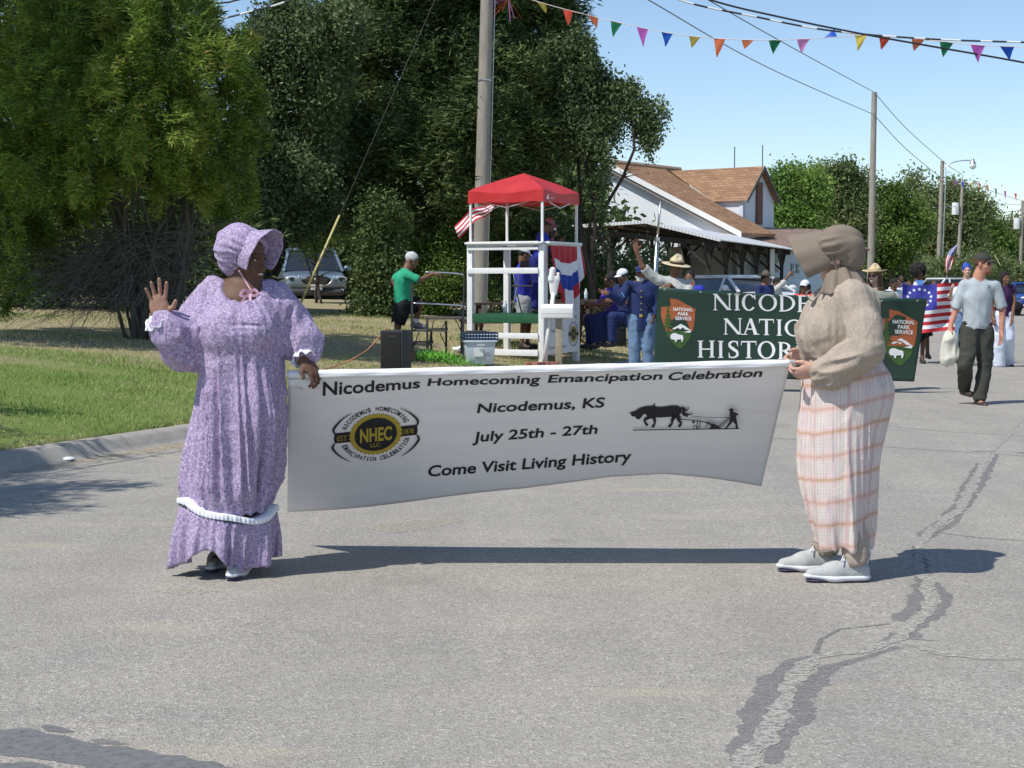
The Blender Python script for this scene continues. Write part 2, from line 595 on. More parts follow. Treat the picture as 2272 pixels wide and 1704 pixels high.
def strip(name, px, widths, z, mat, parent, seed, rough=1.0, freq=9):
    pts = dense([Gd(*p) for p in px]); n = len(pts)
    V = []; Fc = []
    cum = np.linspace(0, 1, n)
    wx = np.interp(cum, np.linspace(0, 1, len(widths)), widths) * (.66 if 'tar' in name else .85)
    for i, p in enumerate(pts):
        t = (pts[min(i + 1, n - 1)] - pts[max(i - 1, 0)]).normalized(); nr = Vector((t.y, -t.x, 0))
        a = wx[i] * (1 + rough * (.8 * mnoise.noise(Vector((p.x * freq, p.y * freq, seed))) + .5 * mnoise.noise(Vector((p.x * 31, p.y * 31, seed))))) * .5
        b = wx[i] * (1 + rough * (.8 * mnoise.noise(Vector((p.x * freq, p.y * freq, seed + 7))) + .5 * mnoise.noise(Vector((p.x * 31, p.y * 31, seed + 7))))) * .5
        j = nr * .35 * wx[i] * rough * mnoise.noise(Vector((p.x * 4, p.y * 4, seed + 3)))
        V.append(tuple(p + j + nr * max(.004, a) + Vector((0, 0, z)))); V.append(tuple(p + j - nr * max(.004, b) + Vector((0, 0, z))))
    for i in range(n - 1):
        a = 2 * i; Fc.append((a, a + 1, a + 3, a + 2))
    me = bpy.data.meshes.new(name); me.from_pydata(V, [], Fc); me.update()
    return link(name, me, mat, parent)
def blob(name, px, z, mat, parent, seed, amp=.02):
    pts = dense([Gd(*p) for p in px] + [Gd(*px[0])], .03)[:-1]
    V = [tuple(p + Vector((mnoise.noise(Vector((p.x * 14, p.y * 14, seed))), mnoise.noise(Vector((p.x * 14, p.y * 14, seed + 9))), 0)) * amp + Vector((0, 0, z))) for p in pts]
    bm = bmesh.new(); vs = [bm.verts.new(v) for v in V]; bm.faces.new(vs); bm.normal_update()
    bmesh.ops.triangulate(bm, faces=bm.faces[:])
    for f in bm.faces:
        if f.normal.z < 0: f.normal_flip()
    me = bpy.data.meshes.new(name); bm.to_mesh(me); bm.free()
    return link(name, me, mat, parent)
def cracks():
    root = empty('road_crack', Gd(1990, 1200)); tag(root, kind='structure')
    def ch(o): o.location = -root.location; return o
    def zz(pts): return [(1536 + x * .5086, 860 + y * .5088) for x, y in pts]
    main = zz([(1447, 120), (1360, 230), (1290, 290), (1245, 385), (1170, 530), (1050, 620), (990, 680), (985, 780), (1030, 860), (1050, 930), (1010, 990), (940, 1060), (880, 1110), (740, 1150), (540, 1175), (440, 1270), (400, 1380), (330, 1520), (260, 1600), (200, 1690), (150, 1760)])
    tarR = zz([(1330, 290), (1290, 370), (1210, 500), (1140, 590), (1010, 670)])
    tarL = zz([(1245, 330), (1160, 500), (1100, 570), (1000, 650)])
    ch(strip('tar_seal', tarL, [.04, .09, .08, .10], .0013, M_TAR, root, 1))
    ch(strip('tar_seal', tarR, [.05, .09, .07, .06], .0013, M_TAR, root, 2))
    ch(strip('tar_seal', zz([(975, 690), (1010, 830), (1000, 900), (960, 960), (905, 1020)]), [.08, .10, .13, .12], .0013, M_TAR, root, 3))
    ch(strip('tar_seal', zz([(1060, 850), (1110, 920), (1080, 980), (1000, 1020), (960, 1090)]), [.05, .09, .09, .10], .0013, M_TAR, root, 4))
    ch(strip('tar_seal', zz([(945, 1095), (1070, 1105)]), [.05, .02], .0013, M_TAR, root, 5))
    ch(strip('tar_seal', zz([(880, 1070), (820, 1120), (700, 1150), (560, 1165)]), [.06, .05, .04, .05], .0013, M_TAR, root, 6))
    ch(strip('tar_seal', zz([(900, 1130), (740, 1180), (620, 1210), (540, 1290), (470, 1350), (480, 1440), (400, 1490), (340, 1640)]), [.05, .05, .11, .16, .13, .12, .08], .0013, M_TAR, root, 7))
    ch(strip('tar_seal', zz([(530, 1170), (420, 1190), (370, 1260), (320, 1350), (290, 1440), (230, 1560), (190, 1680)]), [.05, .08, .14, .17, .15, .11, .10], .0013, M_TAR, root, 8))
    ch(strip('sand_seam', main, [.10, .10, .05, .06, .06, .05, .06, .07, .10, .08, .08, .06, .05, .08, .07, .06, .09, .09], .0026, M_SAND, root, 11))
    ch(strip('sand_seam', zz([(535, 1160), (560, 1100), (640, 1055), (860, 1030)]), [.03, .02, .02], .0026, M_TAR, root, 12, .6))
    ch(strip('sand_seam', zz([(900, 1110), (1120, 1160), (1300, 1180), (1447, 1180)]), [.05, .12, .10, .08], .0024, M_SAND, root, 13))
    ch(strip('crack_line', zz([(1060, 630), (1200, 650), (1380, 665), (1447, 668)]), [.02, .03, .02], .0020, M_TAR, root, 14))
    ch(strip('crack_line', [(1700, 972), (1780, 976), (1960, 992), (2170, 1005), (2272, 1012)], [.05, .035, .045], .0020, M_TAR, root, 15))
    ch(strip('crack_line', [(1960, 945), (2100, 958), (2272, 968)], [.03, .035], .0020, M_TAR, root, 16, .5))
    r2 = empty('tar_patch', Gd(250, 1640)); tag(r2, kind='structure')
    def c2(o): o.location = -r2.location; return o
    c2(blob('tar_seal', [(-60, 1622), (60, 1617), (200, 1648), (380, 1675), (520, 1704), (640, 1740), (300, 1740), (150, 1690), (-60, 1672)], .0013, M_TARS, r2, 3, .03))
    c2(blob('tar_seal', [(-40, 1694), (60, 1690), (120, 1704), (60, 1730), (-60, 1725)], .0013, M_TARS, r2, 5))
    c2(blob('tar_seal', [(90, 1612), (108, 1608), (138, 1613), (165, 1624), (140, 1627), (110, 1622)], .0013, M_TARS, r2, 6, .01))
    c2(blob('tar_seal', [(200, 1642), (222, 1639), (252, 1643), (285, 1652), (260, 1655), (225, 1652)], .0020, M_TAR, r2, 8, .012))
    # pale dust left on the road
    M_DUST = plain((.50, .45, .33), .95, var=.1, scale=30, bump=.3, name='dust')
    t = NT('thin_dust'); co = t.coord(); t.base((.50, .45, .33)); t.set(rough=.95, spec=.1)
    a = t.ramp(t.noise(co, 45, 6, .75), [(.46, (0, 0, 0)), (.62, (.75, .75, .75))]); t.l(a, t.b.inputs['Alpha'])
    for px in ([(330, 1310), (420, 1302), (480, 1315), (400, 1322)], [(800, 1170), (900, 1155), (1040, 1148), (1000, 1165), (860, 1185)]):
        c = Gd(sum(p[0] for p in px) / 4, sum(p[1] for p in px) / 4)
        o = blob('dust_patch', px, .004, t.m, None, 40, .05); tag(o, kind='structure')
cracks()

# small stuff in the gutter: straw, litter
def gutter_straw():
    V = []; Fc = []
    M = plain((.48, .36, .18), .9, var=.3, scale=30, bump=0, name='straw')
    for i in range(1800):
        y = random.uniform(11, 22); d = GUT * random.betavariate(2, 2.2) + .03
        if random.random() < .3: y = random.gauss(13.4, .8)
        x = kerb_x(y) + d; a = random.uniform(0, PI); L = random.uniform(.01, .045); w = .002
        c = Vector((x, y, .020 + random.random() * .006)); u = Vector((math.cos(a), math.sin(a), random.uniform(-.05, .12))) * L; v = Vector((-math.sin(a), math.cos(a), 0)) * w
        b = len(V); V += [tuple(c - u - v), tuple(c + u - v), tuple(c + u + v), tuple(c - u + v)]; Fc.append((b, b + 1, b + 2, b + 3))
    me = bpy.data.meshes.new('gutter_straw'); me.from_pydata(V, [], Fc); me.update()
    tag(link('gutter_straw', me, M), 'dry straw swept into the gutter along the kerb', 'straw', kind='stuff')
    # crumpled paper
    bm = bmesh.new(); bmesh.ops.create_icosphere(bm, subdivisions=2, radius=.05)
    for v in bm.verts:
        v.co += v.co.normalized() * .03 * mnoise.noise(v.co * 40); v.co.z *= .35; v.co.x *= 1.3
    me = bpy.data.meshes.new('paper_scrap'); bm.to_mesh(me); bm.free()
    o = link('paper_scrap', me, plain((.8, .8, .8), .8, name='paper')); p = Gd(148, 1028); o.location = (p.x, p.y, .035)
    tag(o, 'small crumpled white paper scrap lying in the gutter at the left', 'litter')
gutter_straw()

# grass blades on the near lawn
def grass():
    t = NT('grass_blades')
    at = t.node('ShaderNodeAttribute', attribute_name='var')
    c = t.ramp(at.outputs['Fac'], [(0, (.10, .19, .035)), (.35, (.19, .30, .065)), (.6, (.30, .38, .11)), (.8, (.46, .44, .20)), (1, (.60, .50, .30))])
    t.base(c); t.set(rough=.7, spec=.25)
    tr = t.node('ShaderNodeBsdfTranslucent'); t.l(c, tr.inputs[0])
    mx = t.node('ShaderNodeMixShader'); mx.inputs[0].default_value = .3
    t.l(t.b.outputs[0], mx.inputs[1]); t.l(tr.outputs[0], mx.inputs[2]); t.l(mx.outputs[0], t.out.inputs[0])
    rng = np.random.default_rng(3)
    N = 190000
    y = 9 + (34 - 9) * rng.random(N) ** 1.15
    d = rng.random(N) ** 1.25 * 15
    x = KX + KS * (y - KY) - .17 - d * _kn
    px = 1136 + 3500 * x / y
    ok = (px > -60) & (px < 1700)
    x, y, d = x[ok], y[ok], d[ok]
    # extra fringe over the kerb edge
    M2 = 14000
    y2 = rng.uniform(10, 24, M2); d2 = np.abs(rng.normal(0, .05, M2)) - .02; x2 = KX + KS * (y2 - KY) - .17 - d2 * _kn
    x = np.concatenate([x, x2]); y = np.concatenate([y, y2]); d = np.concatenate([d, d2]); n = len(x)
    z = .13 + 1.05 * (1 - np.exp(-np.maximum(d, 0) / 8)) + .006
    dry = vnoise(x * .35, y * .9, 3.3) + .5 * vnoise(x * 1.5, y * 3, 9.1) + np.clip((y - 13.5) / 8, 0, 1) * 1.0 + .2
    dens = rng.random(n) < np.clip(1.15 - .5 * np.clip(dry, 0, 2), .25, 1)
    x, y, z, dry, d = x[dens], y[dens], z[dens], dry[dens], d[dens]; n = len(x)
    hgt = (.022 + .035 * rng.random(n)) * np.where(dry > .5, .6, 1) * (1 + .25 * vnoise(x * 3, y * 3, 1)) * (.75 + y / 40)
    w = (.0022 + .002 * rng.random(n)) * (.6 + y / 14)
    a = rng.random(n) * 2 * PI; lean = rng.normal(0, .45, (n, 2)) * hgt[:, None]
    P = np.stack([x, y, z], 1)
    ux = np.stack([np.cos(a) * w, np.sin(a) * w, np.zeros(n)], 1)
    T = P + np.stack([lean[:, 0], lean[:, 1], hgt], 1)
    V = np.stack([P - ux, P + ux, T], 1).reshape(-1, 3)
    me = mesh_np('grass', V, np.arange(3 * n).reshape(-1, 3))
    var = np.clip(.48 + .38 * dry + rng.normal(0, .13, n), 0, 1)
    set_attr(me, 'var', np.repeat(var, 3))
    tag(link('grass', me, t.m), 'mown green and dry lawn grass beside the kerb', 'grass', kind='stuff')
    # clump of bright cut greenery lying by the speaker
    n = 1500; c = GL(965, 800)
    px_ = rng.normal(0, .30, n); py_ = rng.normal(0, .22, n)
    x = c.x + px_; y = c.y + py_; z = np.array([ground_z(a_, b_) for a_, b_ in zip(x, y)]) + .01 + .10 * np.exp(-(px_ / .3) ** 2) * rng.random(n)
    P = np.stack([x, y, z], 1); a = rng.random(n) * 2 * PI; L = .07 + .09 * rng.random(n)
    dv = np.stack([np.cos(a) * L, np.sin(a) * L, rng.normal(.02, .05, n)], 1); ux = np.stack([-np.sin(a), np.cos(a), np.zeros(n)], 1) * .007
    V = np.stack([P - ux, P + ux, P + dv], 1).reshape(-1, 3)
    me = mesh_np('cut_greenery', V, np.arange(3 * n).reshape(-1, 3)); set_attr(me, 'var', np.repeat(.1 + .5 * rng.random(n), 3))
    tag(link('cut_greenery', me, plain((.16, .42, .05), .6, var=.3, scale=9, bump=0, name='fresh_leaves')), 'heap of bright green cut grass on the lawn behind the black speaker', 'grass heap', kind='stuff')
grass()

# ================================================================== trees
def leaf_mat(name, stops, trans=.35, rough=.6):
    t = NT(name)
    at = t.node('ShaderNodeAttribute', attribute_name='var')
    c = t.ramp(at.outputs['Fac'], stops)
    t.base(c); t.set(rough=rough, spec=.3)
    tr = t.node('ShaderNodeBsdfTranslucent'); t.l(c, tr.inputs[0])
    mx = t.node('ShaderNodeMixShader'); mx.inputs[0].default_value = trans
    t.l(t.b.outputs[0], mx.inputs[1]); t.l(tr.outputs[0], mx.inputs[2]); t.l(mx.outputs[0], t.out.inputs[0])
    return t.m
L_CEDAR = leaf_mat('bright_cedar', [(0, (.035, .055, .015)), (.32, (.11, .185, .028)), (.6, (.22, .32, .042)), (.85, (.34, .38, .07)), (1, (.36, .24, .10))], .25)
L_DARK = leaf_mat('dark_cedar', [(0, (.025, .045, .016)), (.4, (.068, .112, .032)), (.8, (.135, .185, .055)), (1, (.21, .22, .09))], .2)
L_ELM = leaf_mat('elm_leaves', [(0, (.05, .08, .03)), (.4, (.12, .175, .066)), (.8, (.21, .27, .12)), (1, (.30, .34, .18))], .35)
L_SHRUB = leaf_mat('shrub_leaves', [(0, (.04, .09, .016)), (.4, (.11, .19, .032)), (.8, (.19, .29, .065)), (1, (.29, .34, .11))], .4)
L_BRIGHT = leaf_mat('bright_leaves', [(0, (.07, .14, .028)), (.4, (.17, .29, .06)), (.8, (.28, .42, .10)), (1, (.36, .34, .12))], .4)
L_OLIVE = leaf_mat('olive_leaves', [(0, (.065, .10, .036)), (.4, (.16, .21, .075)), (.8, (.26, .31, .13)), (1, (.34, .25, .13))], .35)
M_BARK = plain((.13, .11, .09), .95, var=.3, scale=12, bump=.8, name='bark', dist=.02)
M_TWIG = plain((.14, .128, .112), .95, var=.25, scale=20, bump=.2, name='dry_twigs')
M_BARKD = plain((.06, .05, .042), .95, var=.3, scale=12, bump=.8, name='dark_bark', dist=.02)

def crown(name, lobes, n_clump, per, size, mat, parent, seed, shape='leaf', spread=.25, hang=0.0, shell=.55, up=.0, orient=.5, var0=.45, cut=None, aspect=2.2, rsub=.42, zst=1.2, nsub_div=11):
    """foliage: clumps of small leaf faces spread through lobes. lobes = [(centre, radii, weight)]"""
    rng = np.random.default_rng(seed)
    # each lobe is broken into sub-lobes with gaps between, clumps sit on their outer skins
    vol = np.array([l[1][0] * l[1][1] * l[1][2] for l in lobes], float) ** .72
    C = []; Nn = []; VB = []
    totS = max(len(lobes) * 3, int(n_clump / nsub_div))
    for (l, w) in zip(lobes, vol / vol.sum()):
        ns = max(4, int(totS * w)); lc = np.array(l[0]); lr = np.array(l[1])
        d = rng.normal(size=(ns, 3)); d /= np.linalg.norm(d, axis=1)[:, None]
        rr = shell + (1.04 - shell) * rng.random(ns) ** .5
        sc = lc + d * rr[:, None] * lr
        m = max(3, int(n_clump * w / ns))
        sr = (rsub * (.55 + .8 * rng.random(ns))) * min(lr) ** .5 * (vol.mean() ** (1 / 4.3))
        tone = rng.normal(0, .10, ns)
        for i in range(ns):
            e = rng.normal(size=(m, 3)); e[:, 2] += .25; e /= np.linalg.norm(e, axis=1)[:, None]
            q = sc[i] + e * (sr[i] * (.45 + .6 * rng.random(m)))[:, None] * np.array([1, 1, zst])
            C.append(q); nn = e * .6 + d[i] * .7; Nn.append(nn / np.linalg.norm(nn, axis=1)[:, None]); VB.append(np.full(m, tone[i]))
    C = np.concatenate(C); Nn = np.concatenate(Nn); VB = np.concatenate(VB)
    if cut is not None:
        k = cut(C); C = C[k]; Nn = Nn[k]; VB = VB[k]
    m = len(C)
    cv = np.clip(VB + rng.normal(var0, .10, m) + .18 * vnoise(C[:, 0] * .7, C[:, 1] * .7, C[:, 2] * .7), 0, 1)
    n = m * per
    idx = np.repeat(np.arange(m), per)
    off = rng.normal(size=(n, 3)) * spread
    if hang: off[:, 2] = off[:, 2] * 1.0 - hang * np.abs(rng.normal(size=n)); off[:, :2] *= .75
    P = C[idx] + off
    a = rng.normal(size=(n, 3))                        # leaf axis
    if shape == 'spray': a[:, 2] = np.abs(a[:, 2]) * .6 + (.55 if up > 0 else -.4); a += Nn[idx] * .8
    a /= np.linalg.norm(a, axis=1)[:, None] + 1e-6
    nb = rng.normal(size=(n, 3)) * (1 - orient) + Nn[idx] * orient * 2 + np.array([0, 0, .25])
    b = np.cross(a, nb); b /= np.linalg.norm(b, axis=1)[:, None] + 1e-6
    s = size * (.6 + .8 * rng.random(n))[:, None]
    if shape == 'spray':
        V = np.stack([P - b * s * .22, P + b * s * .22, P + a * s * aspect], 1).reshape(-1, 3); k = 3
    else:
        V = np.stack([P - a * s * .5, P + b * s * .27, P + a * s * .5, P - b * s * .27], 1).reshape(-1, 3); k = 4
    me = mesh_np(name, V, np.arange(k * n).reshape(-1, k))
    var = np.clip(cv[idx] + rng.normal(0, .14, n), 0, 1)
    set_attr(me, 'var', np.repeat(var, k))
    return link(name, me, mat, parent)
def limb(mb, a, b, r0, r1, seed, n=6, wob=.12, sides=7):
    a = Vector(a); b = Vector(b); L = (b - a).length; pts = []; rs = []
    for i in range(n + 1):
        t = i / n
        p = a.lerp(b, t)
        if 0 < i: p += Vector((mnoise.noise(Vector((seed, t * 3, 0))), mnoise.noise(Vector((seed, t * 3, 5))), mnoise.noise(Vector((seed, t * 3, 9))) * .5)) * wob * L * min(1, t * 2)
        pts.append(p); rs.append(r0 + (r1 - r0) * t)
    mb.tube(pts, rs, sides); return pts
def trunk_tree(root, base_r, stems, mat=M_BARK, seed=1, name='trunk'):
    """stems: list of (start, end, r0, r1, nbranches, spread)"""
    mb = MB(); rd = random.Random(seed)
    for k, (a, b, r0, r1, nb, sp) in enumerate(stems):
        pts = limb(mb, a, b, r0, r1, seed + k * 3.1, 9)
        for j in range(nb):
            i = rd.randint(3, 8); p = pts[i]; rr = (r0 + (r1 - r0) * i / 9) * .5
            q = p + Vector((rd.uniform(-1, 1), rd.uniform(-1, 1), rd.uniform(.1, .9))) * sp
            pp = limb(mb, p, q, rr, rr * .3, seed + 50 + k * 7 + j, 5, .18, 5)
            for _ in range(2):
                i2 = rd.randint(2, 5); limb(mb, pp[i2], pp[i2] + Vector((rd.uniform(-1, 1), rd.uniform(-1, 1), rd.uniform(-.3, .8))) * sp * .5, rr * .3, rr * .1, seed + 90 + j, 4, .2, 4)
    return mb.build(name, mat, root, smooth=True)

def tree_cedar_left():
    base = GL(335, 752); gz = base.z; Y = base.y
    root = empty('cedar_tree', base, 0, 'big bright green cedar with many bare grey stems at the left edge of the lawn', 'tree')
    def L(px, py, dy=0.0): return U(px, py, Y + dy) - base
    s = Y / F_PX
    lobes = []
    for (px, py, rx, rz, dy, ry) in [(475, 130, 66, 100, -.3, .6), (410, 60, 80, 100, 0, .8), (520, 260, 62, 130, -.4, .6), (400, 250, 120, 120, -.7, .8), (250, 90, 90, 100, .1, .8), (300, 210, 110, 100, -.6, .8),
                                     (150, 180, 90, 100, .2, .8), (170, 320, 120, 110, -.6, .8), (60, 260, 90, 110, -.1, .8), (40, 400, 90, 110, -.4, .8), (-40, 330, 100, 140, 0, 1.), (130, 430, 80, 70, -.3, .6),
                                     (300, 340, 90, 60, -.5, .6), (500, 400, 70, 90, .3, .7), (460, 330, 80, 70, -.5, .6), (510, 470, 50, 60, .6, .6), (40, 560, 70, 70, -.2, .5), (10, 640, 60, 40, .0, .5), (90, 540, 40, 40, -.3, .3), (-60, 480, 60, 120, 0, .6),
                                     (330, -80, 120, 110, .3, 1.2), (200, -60, 160, 120, .6, 1.2), (0, 80, 140, 130, .8, 1.), (545, 190, 36, 90, -.2, .45), (555, 330, 30, 70, -.2, .4), (395, 410, 60, 40, -.5, .4),
                                     (430, 150, 100, 110, -1.5, .7), (330, 120, 100, 110, -1.7, .8), (240, 220, 100, 110, -1.8, .8), (110, 160, 100, 110, -1.4, .8), (470, 300, 60, 80, -1.1, .5), (60, 330, 90, 90, -1.5, .7), (180, 60, 110, 110, -1.2, .9), (350, 20, 120, 120, -1.2, .9), (0, 440, 70, 70, -1.2, .5), (330, 280, 90, 70, -1.9, .6), (200, 380, 60, 50, -1.6, .5), (430, 400, 50, 40, -1.0, .4)]:
        lobes.append((tuple(L(px, py, dy)), (rx * s, ry, rz * s)))
    crown('crown', lobes, 8600, 26, .041, L_CEDAR, root, 21, 'spray', .042, .060, .62, 0, .45, .42, aspect=2.1, rsub=.30, zst=1.7, nsub_div=17)
    # stems fan out from the base
    mb = MB(); rd = random.Random(4)
    for k in range(30):
        t = k / 29; x0 = rd.uniform(-.22, .22)
        top = L(150 + 330 * t + rd.uniform(-30, 30), rd.uniform(120, 420), rd.uniform(-.5, .5))
        a = Vector((x0 + (t - .5) * .35, rd.uniform(-.25, .25), -.05))
        mid = Vector((a.x + (t - .5) * .8, a.y, 1.5))
        r0 = rd.uniform(.018, .05)
        pts = [a, a.lerp(mid, .5), mid, mid.lerp(top, .5) + Vector((rd.uniform(-.1, .1), 0, 0)), top]
        mb.tube(pts, [r0, r0 * .85, r0 * .7, r0 * .5, r0 * .25], 6)
    mb.build('trunk', plain((.105, .095, .085), .95, var=.3, scale=14, bump=.6, name='cedar_stems'), root, smooth=True)
    # tangle of dead branches drooping to the ground
    mb = MB()
    for k in range(430):
        s0 = L(rd.uniform(190, 400), rd.uniform(500, 700), rd.uniform(-.3, .3))
        px, py = rd.uniform(0, 330), rd.uniform(560, 740)
        if k % 4 == 0: px, py = rd.uniform(330, 560), rd.uniform(480, 700)
        e = L(px, py, rd.uniform(-1.1, .5))
        m = s0.lerp(e, .5) + Vector((0, 0, rd.uniform(.1, .45)))
        pts = [s0.lerp(m, t) .lerp(m.lerp(e, t), t) for t in (0, .25, .5, .75, 1)]
        pts = [p + Vector((rd.uniform(-.03, .03), rd.uniform(-.03, .03), rd.uniform(-.03, .03))) for p in pts]
        r = rd.uniform(.003, .009)
        mb.tube(pts, [r, r, r * .8, r * .6, r * .3], 4, cap=False)
        for _ in range(3):
            i = rd.randint(1, 3); q = pts[i] + Vector((rd.uniform(-.3, .2), rd.uniform(-.2, .2), rd.uniform(-.3, .1)))
            mb.tube([pts[i], pts[i].lerp(q, .5) + Vector((0, 0, .03)), q], [r * .6, r * .45, r * .25], 3, cap=False)
    mb.build('dead_branches', M_TWIG, root)
tree_cedar_left()

def simple_tree(name, base, label, group, lobes_px, mat, n, per, size, seed, Y, stems=3, shape='leaf', spread=.3, hang=0., bark=M_BARKD, tr=.11, cat='tree', shell=.5, aspect=2.2, br=7):
    root = empty(name, base, 0, label, cat, group)
    s = Y / F_PX; lobes = []
    for l in lobes_px:
        px, py, rx, rz = l[:4]; dy = l[4] if len(l) > 4 else 0; ry = l[5] if len(l) > 5 else rx * s
        lobes.append((tuple(U(px, py, Y + dy) - base), (rx * s, ry, rz * s)))
    crown('crown', lobes, n, per, size, mat, root, seed, shape, spread, hang, shell, 0, .35, .45, aspect=aspect)
    if stems:
        st = []; rd = random.Random(seed)
        for k in range(stems):
            l = lobes[(k * 3) % len(lobes)]
            st.append(((rd.uniform(-.2, .2) * (stems > 1), rd.uniform(-.2, .2), -.15), l[0], tr, tr * .3, br, max(l[1]) * .7))
        trunk_tree(root, tr, st, bark, seed)
    return root
gz = lambda x, y: Vector((x, y, ground_z(x, y)))
Y2 = 34.0
simple_tree('elm_tree', gz(-5.3, Y2), 'tall grey green elm between the bright cedar and the dark cedar', 'elms', [
    (600, 90, 60, 80), (680, 60, 60, 60), (560, 160, 50, 70), (640, 180, 70, 70), (700, 200, 60, 90), (590, 290, 60, 80), (680, 320, 70, 80), (560, 380, 50, 70), (640, 420, 70, 70), (560, 470, 40, 60),
    (720, 120, 50, 80), (700, 440, 50, 60), (640, 480, 60, 50), (620, 10, 30, 30), (780, 60, 60, 70)], L_ELM, 3000, 30, .085, 31, Y2, 5, 'leaf', .16, .10, shell=.35)
Y3 = 37.0
simple_tree('cedar_tree', gz(-1.9, Y3), 'huge dark cedar towering behind the utility pole and the red canopy', None, [
    (900, 60, 120, 110, 0, 1.6), (1050, 40, 130, 110, 0, 1.6), (1180, 80, 90, 110, 0, 1.3), (960, -80, 160, 120, 0, 2), (1130, -80, 140, 120, 0, 2), (1230, 30, 50, 80, 0, .7), (800, 130, 70, 80, -.2, .9), (770, 40, 60, 60, 0, .8),
    (880, 190, 120, 80, -1, 1.2), (1020, 180, 120, 90, -1.2, 1.2), (1160, 200, 110, 90, -.8, 1.2), (1230, 160, 50, 70, -.3, .8),
    (780, 240, 70, 70, -.9, .8), (740, 190, 50, 50, -.6, .6), (900, 300, 130, 80, -1.4, 1.2), (1050, 300, 130, 90, -1.5, 1.3), (1170, 305, 84, 66, -.9, 1.1), (1240, 260, 50, 60, -.5, .8),
    (820, 360, 100, 70, -1.4, 1), (960, 400, 120, 80, -1.6, 1.1), (1090, 410, 110, 80, -1.3, 1.1), (1165, 385, 50, 46, -.8, .8), (800, 440, 70, 60, -1, .8), (880, 480, 90, 60, -1.2, .8), (990, 490, 80, 50, -1, .8), (1080, 500, 80, 60, -.6, .8)],
    L_DARK, 9000, 28, .085, 33, Y3, 3, 'spray', .13, .06, M_BARKD, .28, shell=.66, aspect=1.8)
simple_tree('elm_tree', gz(1.9, 35.5), 'drooping elm right of the dark cedar with branches hanging over the white house', 'elms', [
    (1290, 200, 60, 80), (1350, 190, 60, 50), (1320, 280, 70, 60), (1400, 220, 50, 50), (1440, 270, 35, 40), (1255, 300, 48, 46), (1315, 405, 20, 42), (1330, 462, 16, 20),
    (1250, 130, 50, 50), (1310, 130, 35, 35), (1335, 360, 20, 22), (1460, 230, 20, 22), (1280, 90, 25, 25)], L_ELM, 1300, 28, .085, 35, 35.5, 4, 'leaf', .12, .22, shell=.1, br=9, tr=.07)
# dark conifer behind, far left
simple_tree('conifer_tree', gz(-9.6, 31), 'dark conifer rising behind the bright cedar in the top left corner', None, [
    (60, 40, 120, 130), (-30, 60, 90, 130), (-40, 200, 80, 120), (180, 60, 110, 140), (300, 40, 100, 120), (60, 220, 120, 130), (200, 260, 110, 130), (330, 260, 100, 150), (120, -120, 180, 120), (420, 420, 90, 130), (300, 480, 110, 110), (150, 480, 130, 120), (0, 420, 120, 140), (480, 560, 90, 80), (420, 620, 120, 60), (250, 640, 140, 60), (80, 640, 120, 60)],
    L_DARK, 2600, 26, .10, 37, 31, 3, 'spray', .22, .1, M_BARKD, .2, shell=.6, aspect=1.8)
# cedar out of the picture on the left whose shade falls across kerb and road
root = empty('cedar_tree', gz(-8.35, 7.7), 0, 'cedar standing off the left edge whose shade falls on the kerb and road', 'tree')
root['label'] = 'cedar off the left side whose ragged shade crosses the kerb and road'
crown('crown', [((1.25, .5, 4.3), (1.5, 1.5, 1.1)), ((.6, 1.0, 5.4), (1.3, 1.6, 1.0)), ((.9, 2.6, 3.3), (1.2, .7, .5)), ((2.1, .9, 3.9), (.9, .25, .2)), ((1.9, 3.6, 3.6), (1.2, .22, .2)), ((1.3, 4.9, 3.6), (1.1, .2, .2)), ((2.0, -.1, 4.4), (1.2, .25, .2))], 760, 22, .08, L_CEDAR, root, 41, 'spray', .14, .05, .4)
trunk_tree(root, .15, [((0, 0, -.1), (.6, .8, 5), .16, .05, 8, 1.2)], M_BARK, 6)

# unseen second cedar, added to shade the stems of the bright one
root = empty('cedar_tree', gz(-9.2, 19.6), 0, 'unseen cedar added off the left side to shade the bare stems of the bright cedar', 'tree')
crown('crown', [((.8, .2, 6.4), (1.9, 1.3, 1.6)), ((.2, .2, 5.0), (1.2, 1.2, 1.0)), ((1.6, 1.0, 7.4), (1.3, 1.2, 1.0))], 1500, 24, .10, L_CEDAR, root, 43, 'spray', .14, .05, .3)
trunk_tree(root, .15, [((0, 0, -.1), (.6, .3, 7), .18, .05, 8, 1.2)], M_BARKD, 8)

# shrubs
def shrub(name, label, px, py, Y, lobes_px, mat, n, per, size, seed, group=None, cat='shrub', spread=.16, **k):
    x = U(px, py, Y).x
    return simple_tree(name, gz(x, Y), label, group, lobes_px, mat, n, per, size, seed, Y, 4, 'leaf', spread, 0, M_BARKD, .035, cat, **k)
shrub('shrub', 'light green leafy shrub between the man in green and the white stand', 980, 700, 35.2, [(960, 560, 40, 60), (1010, 540, 45, 60), (980, 640, 60, 60), (1030, 620, 40, 70), (930, 620, 30, 50), (1000, 480, 30, 30), (1040, 500, 30, 50), (940, 680, 40, 30), (1060, 670, 40, 40), (900, 690, 28, 26)], L_SHRUB, 900, 30, .065, 51, shell=.3)
shrub('shrub', 'dark leafy shrub behind the white stand and the seated people', 1350, 700, 37, [(1180, 560, 50, 60), (1240, 560, 50, 70), (1300, 590, 50, 50), (1360, 610, 50, 44), (1420, 600, 40, 50), (1300, 660, 70, 50), (1200, 650, 60, 50), (1400, 660, 60, 40), (1120, 560, 40, 60), (1130, 650, 60, 50), (1470, 615, 36, 40), (1200, 500, 30, 40)], L_ELM, 1000, 30, .085, 52, shell=.3)
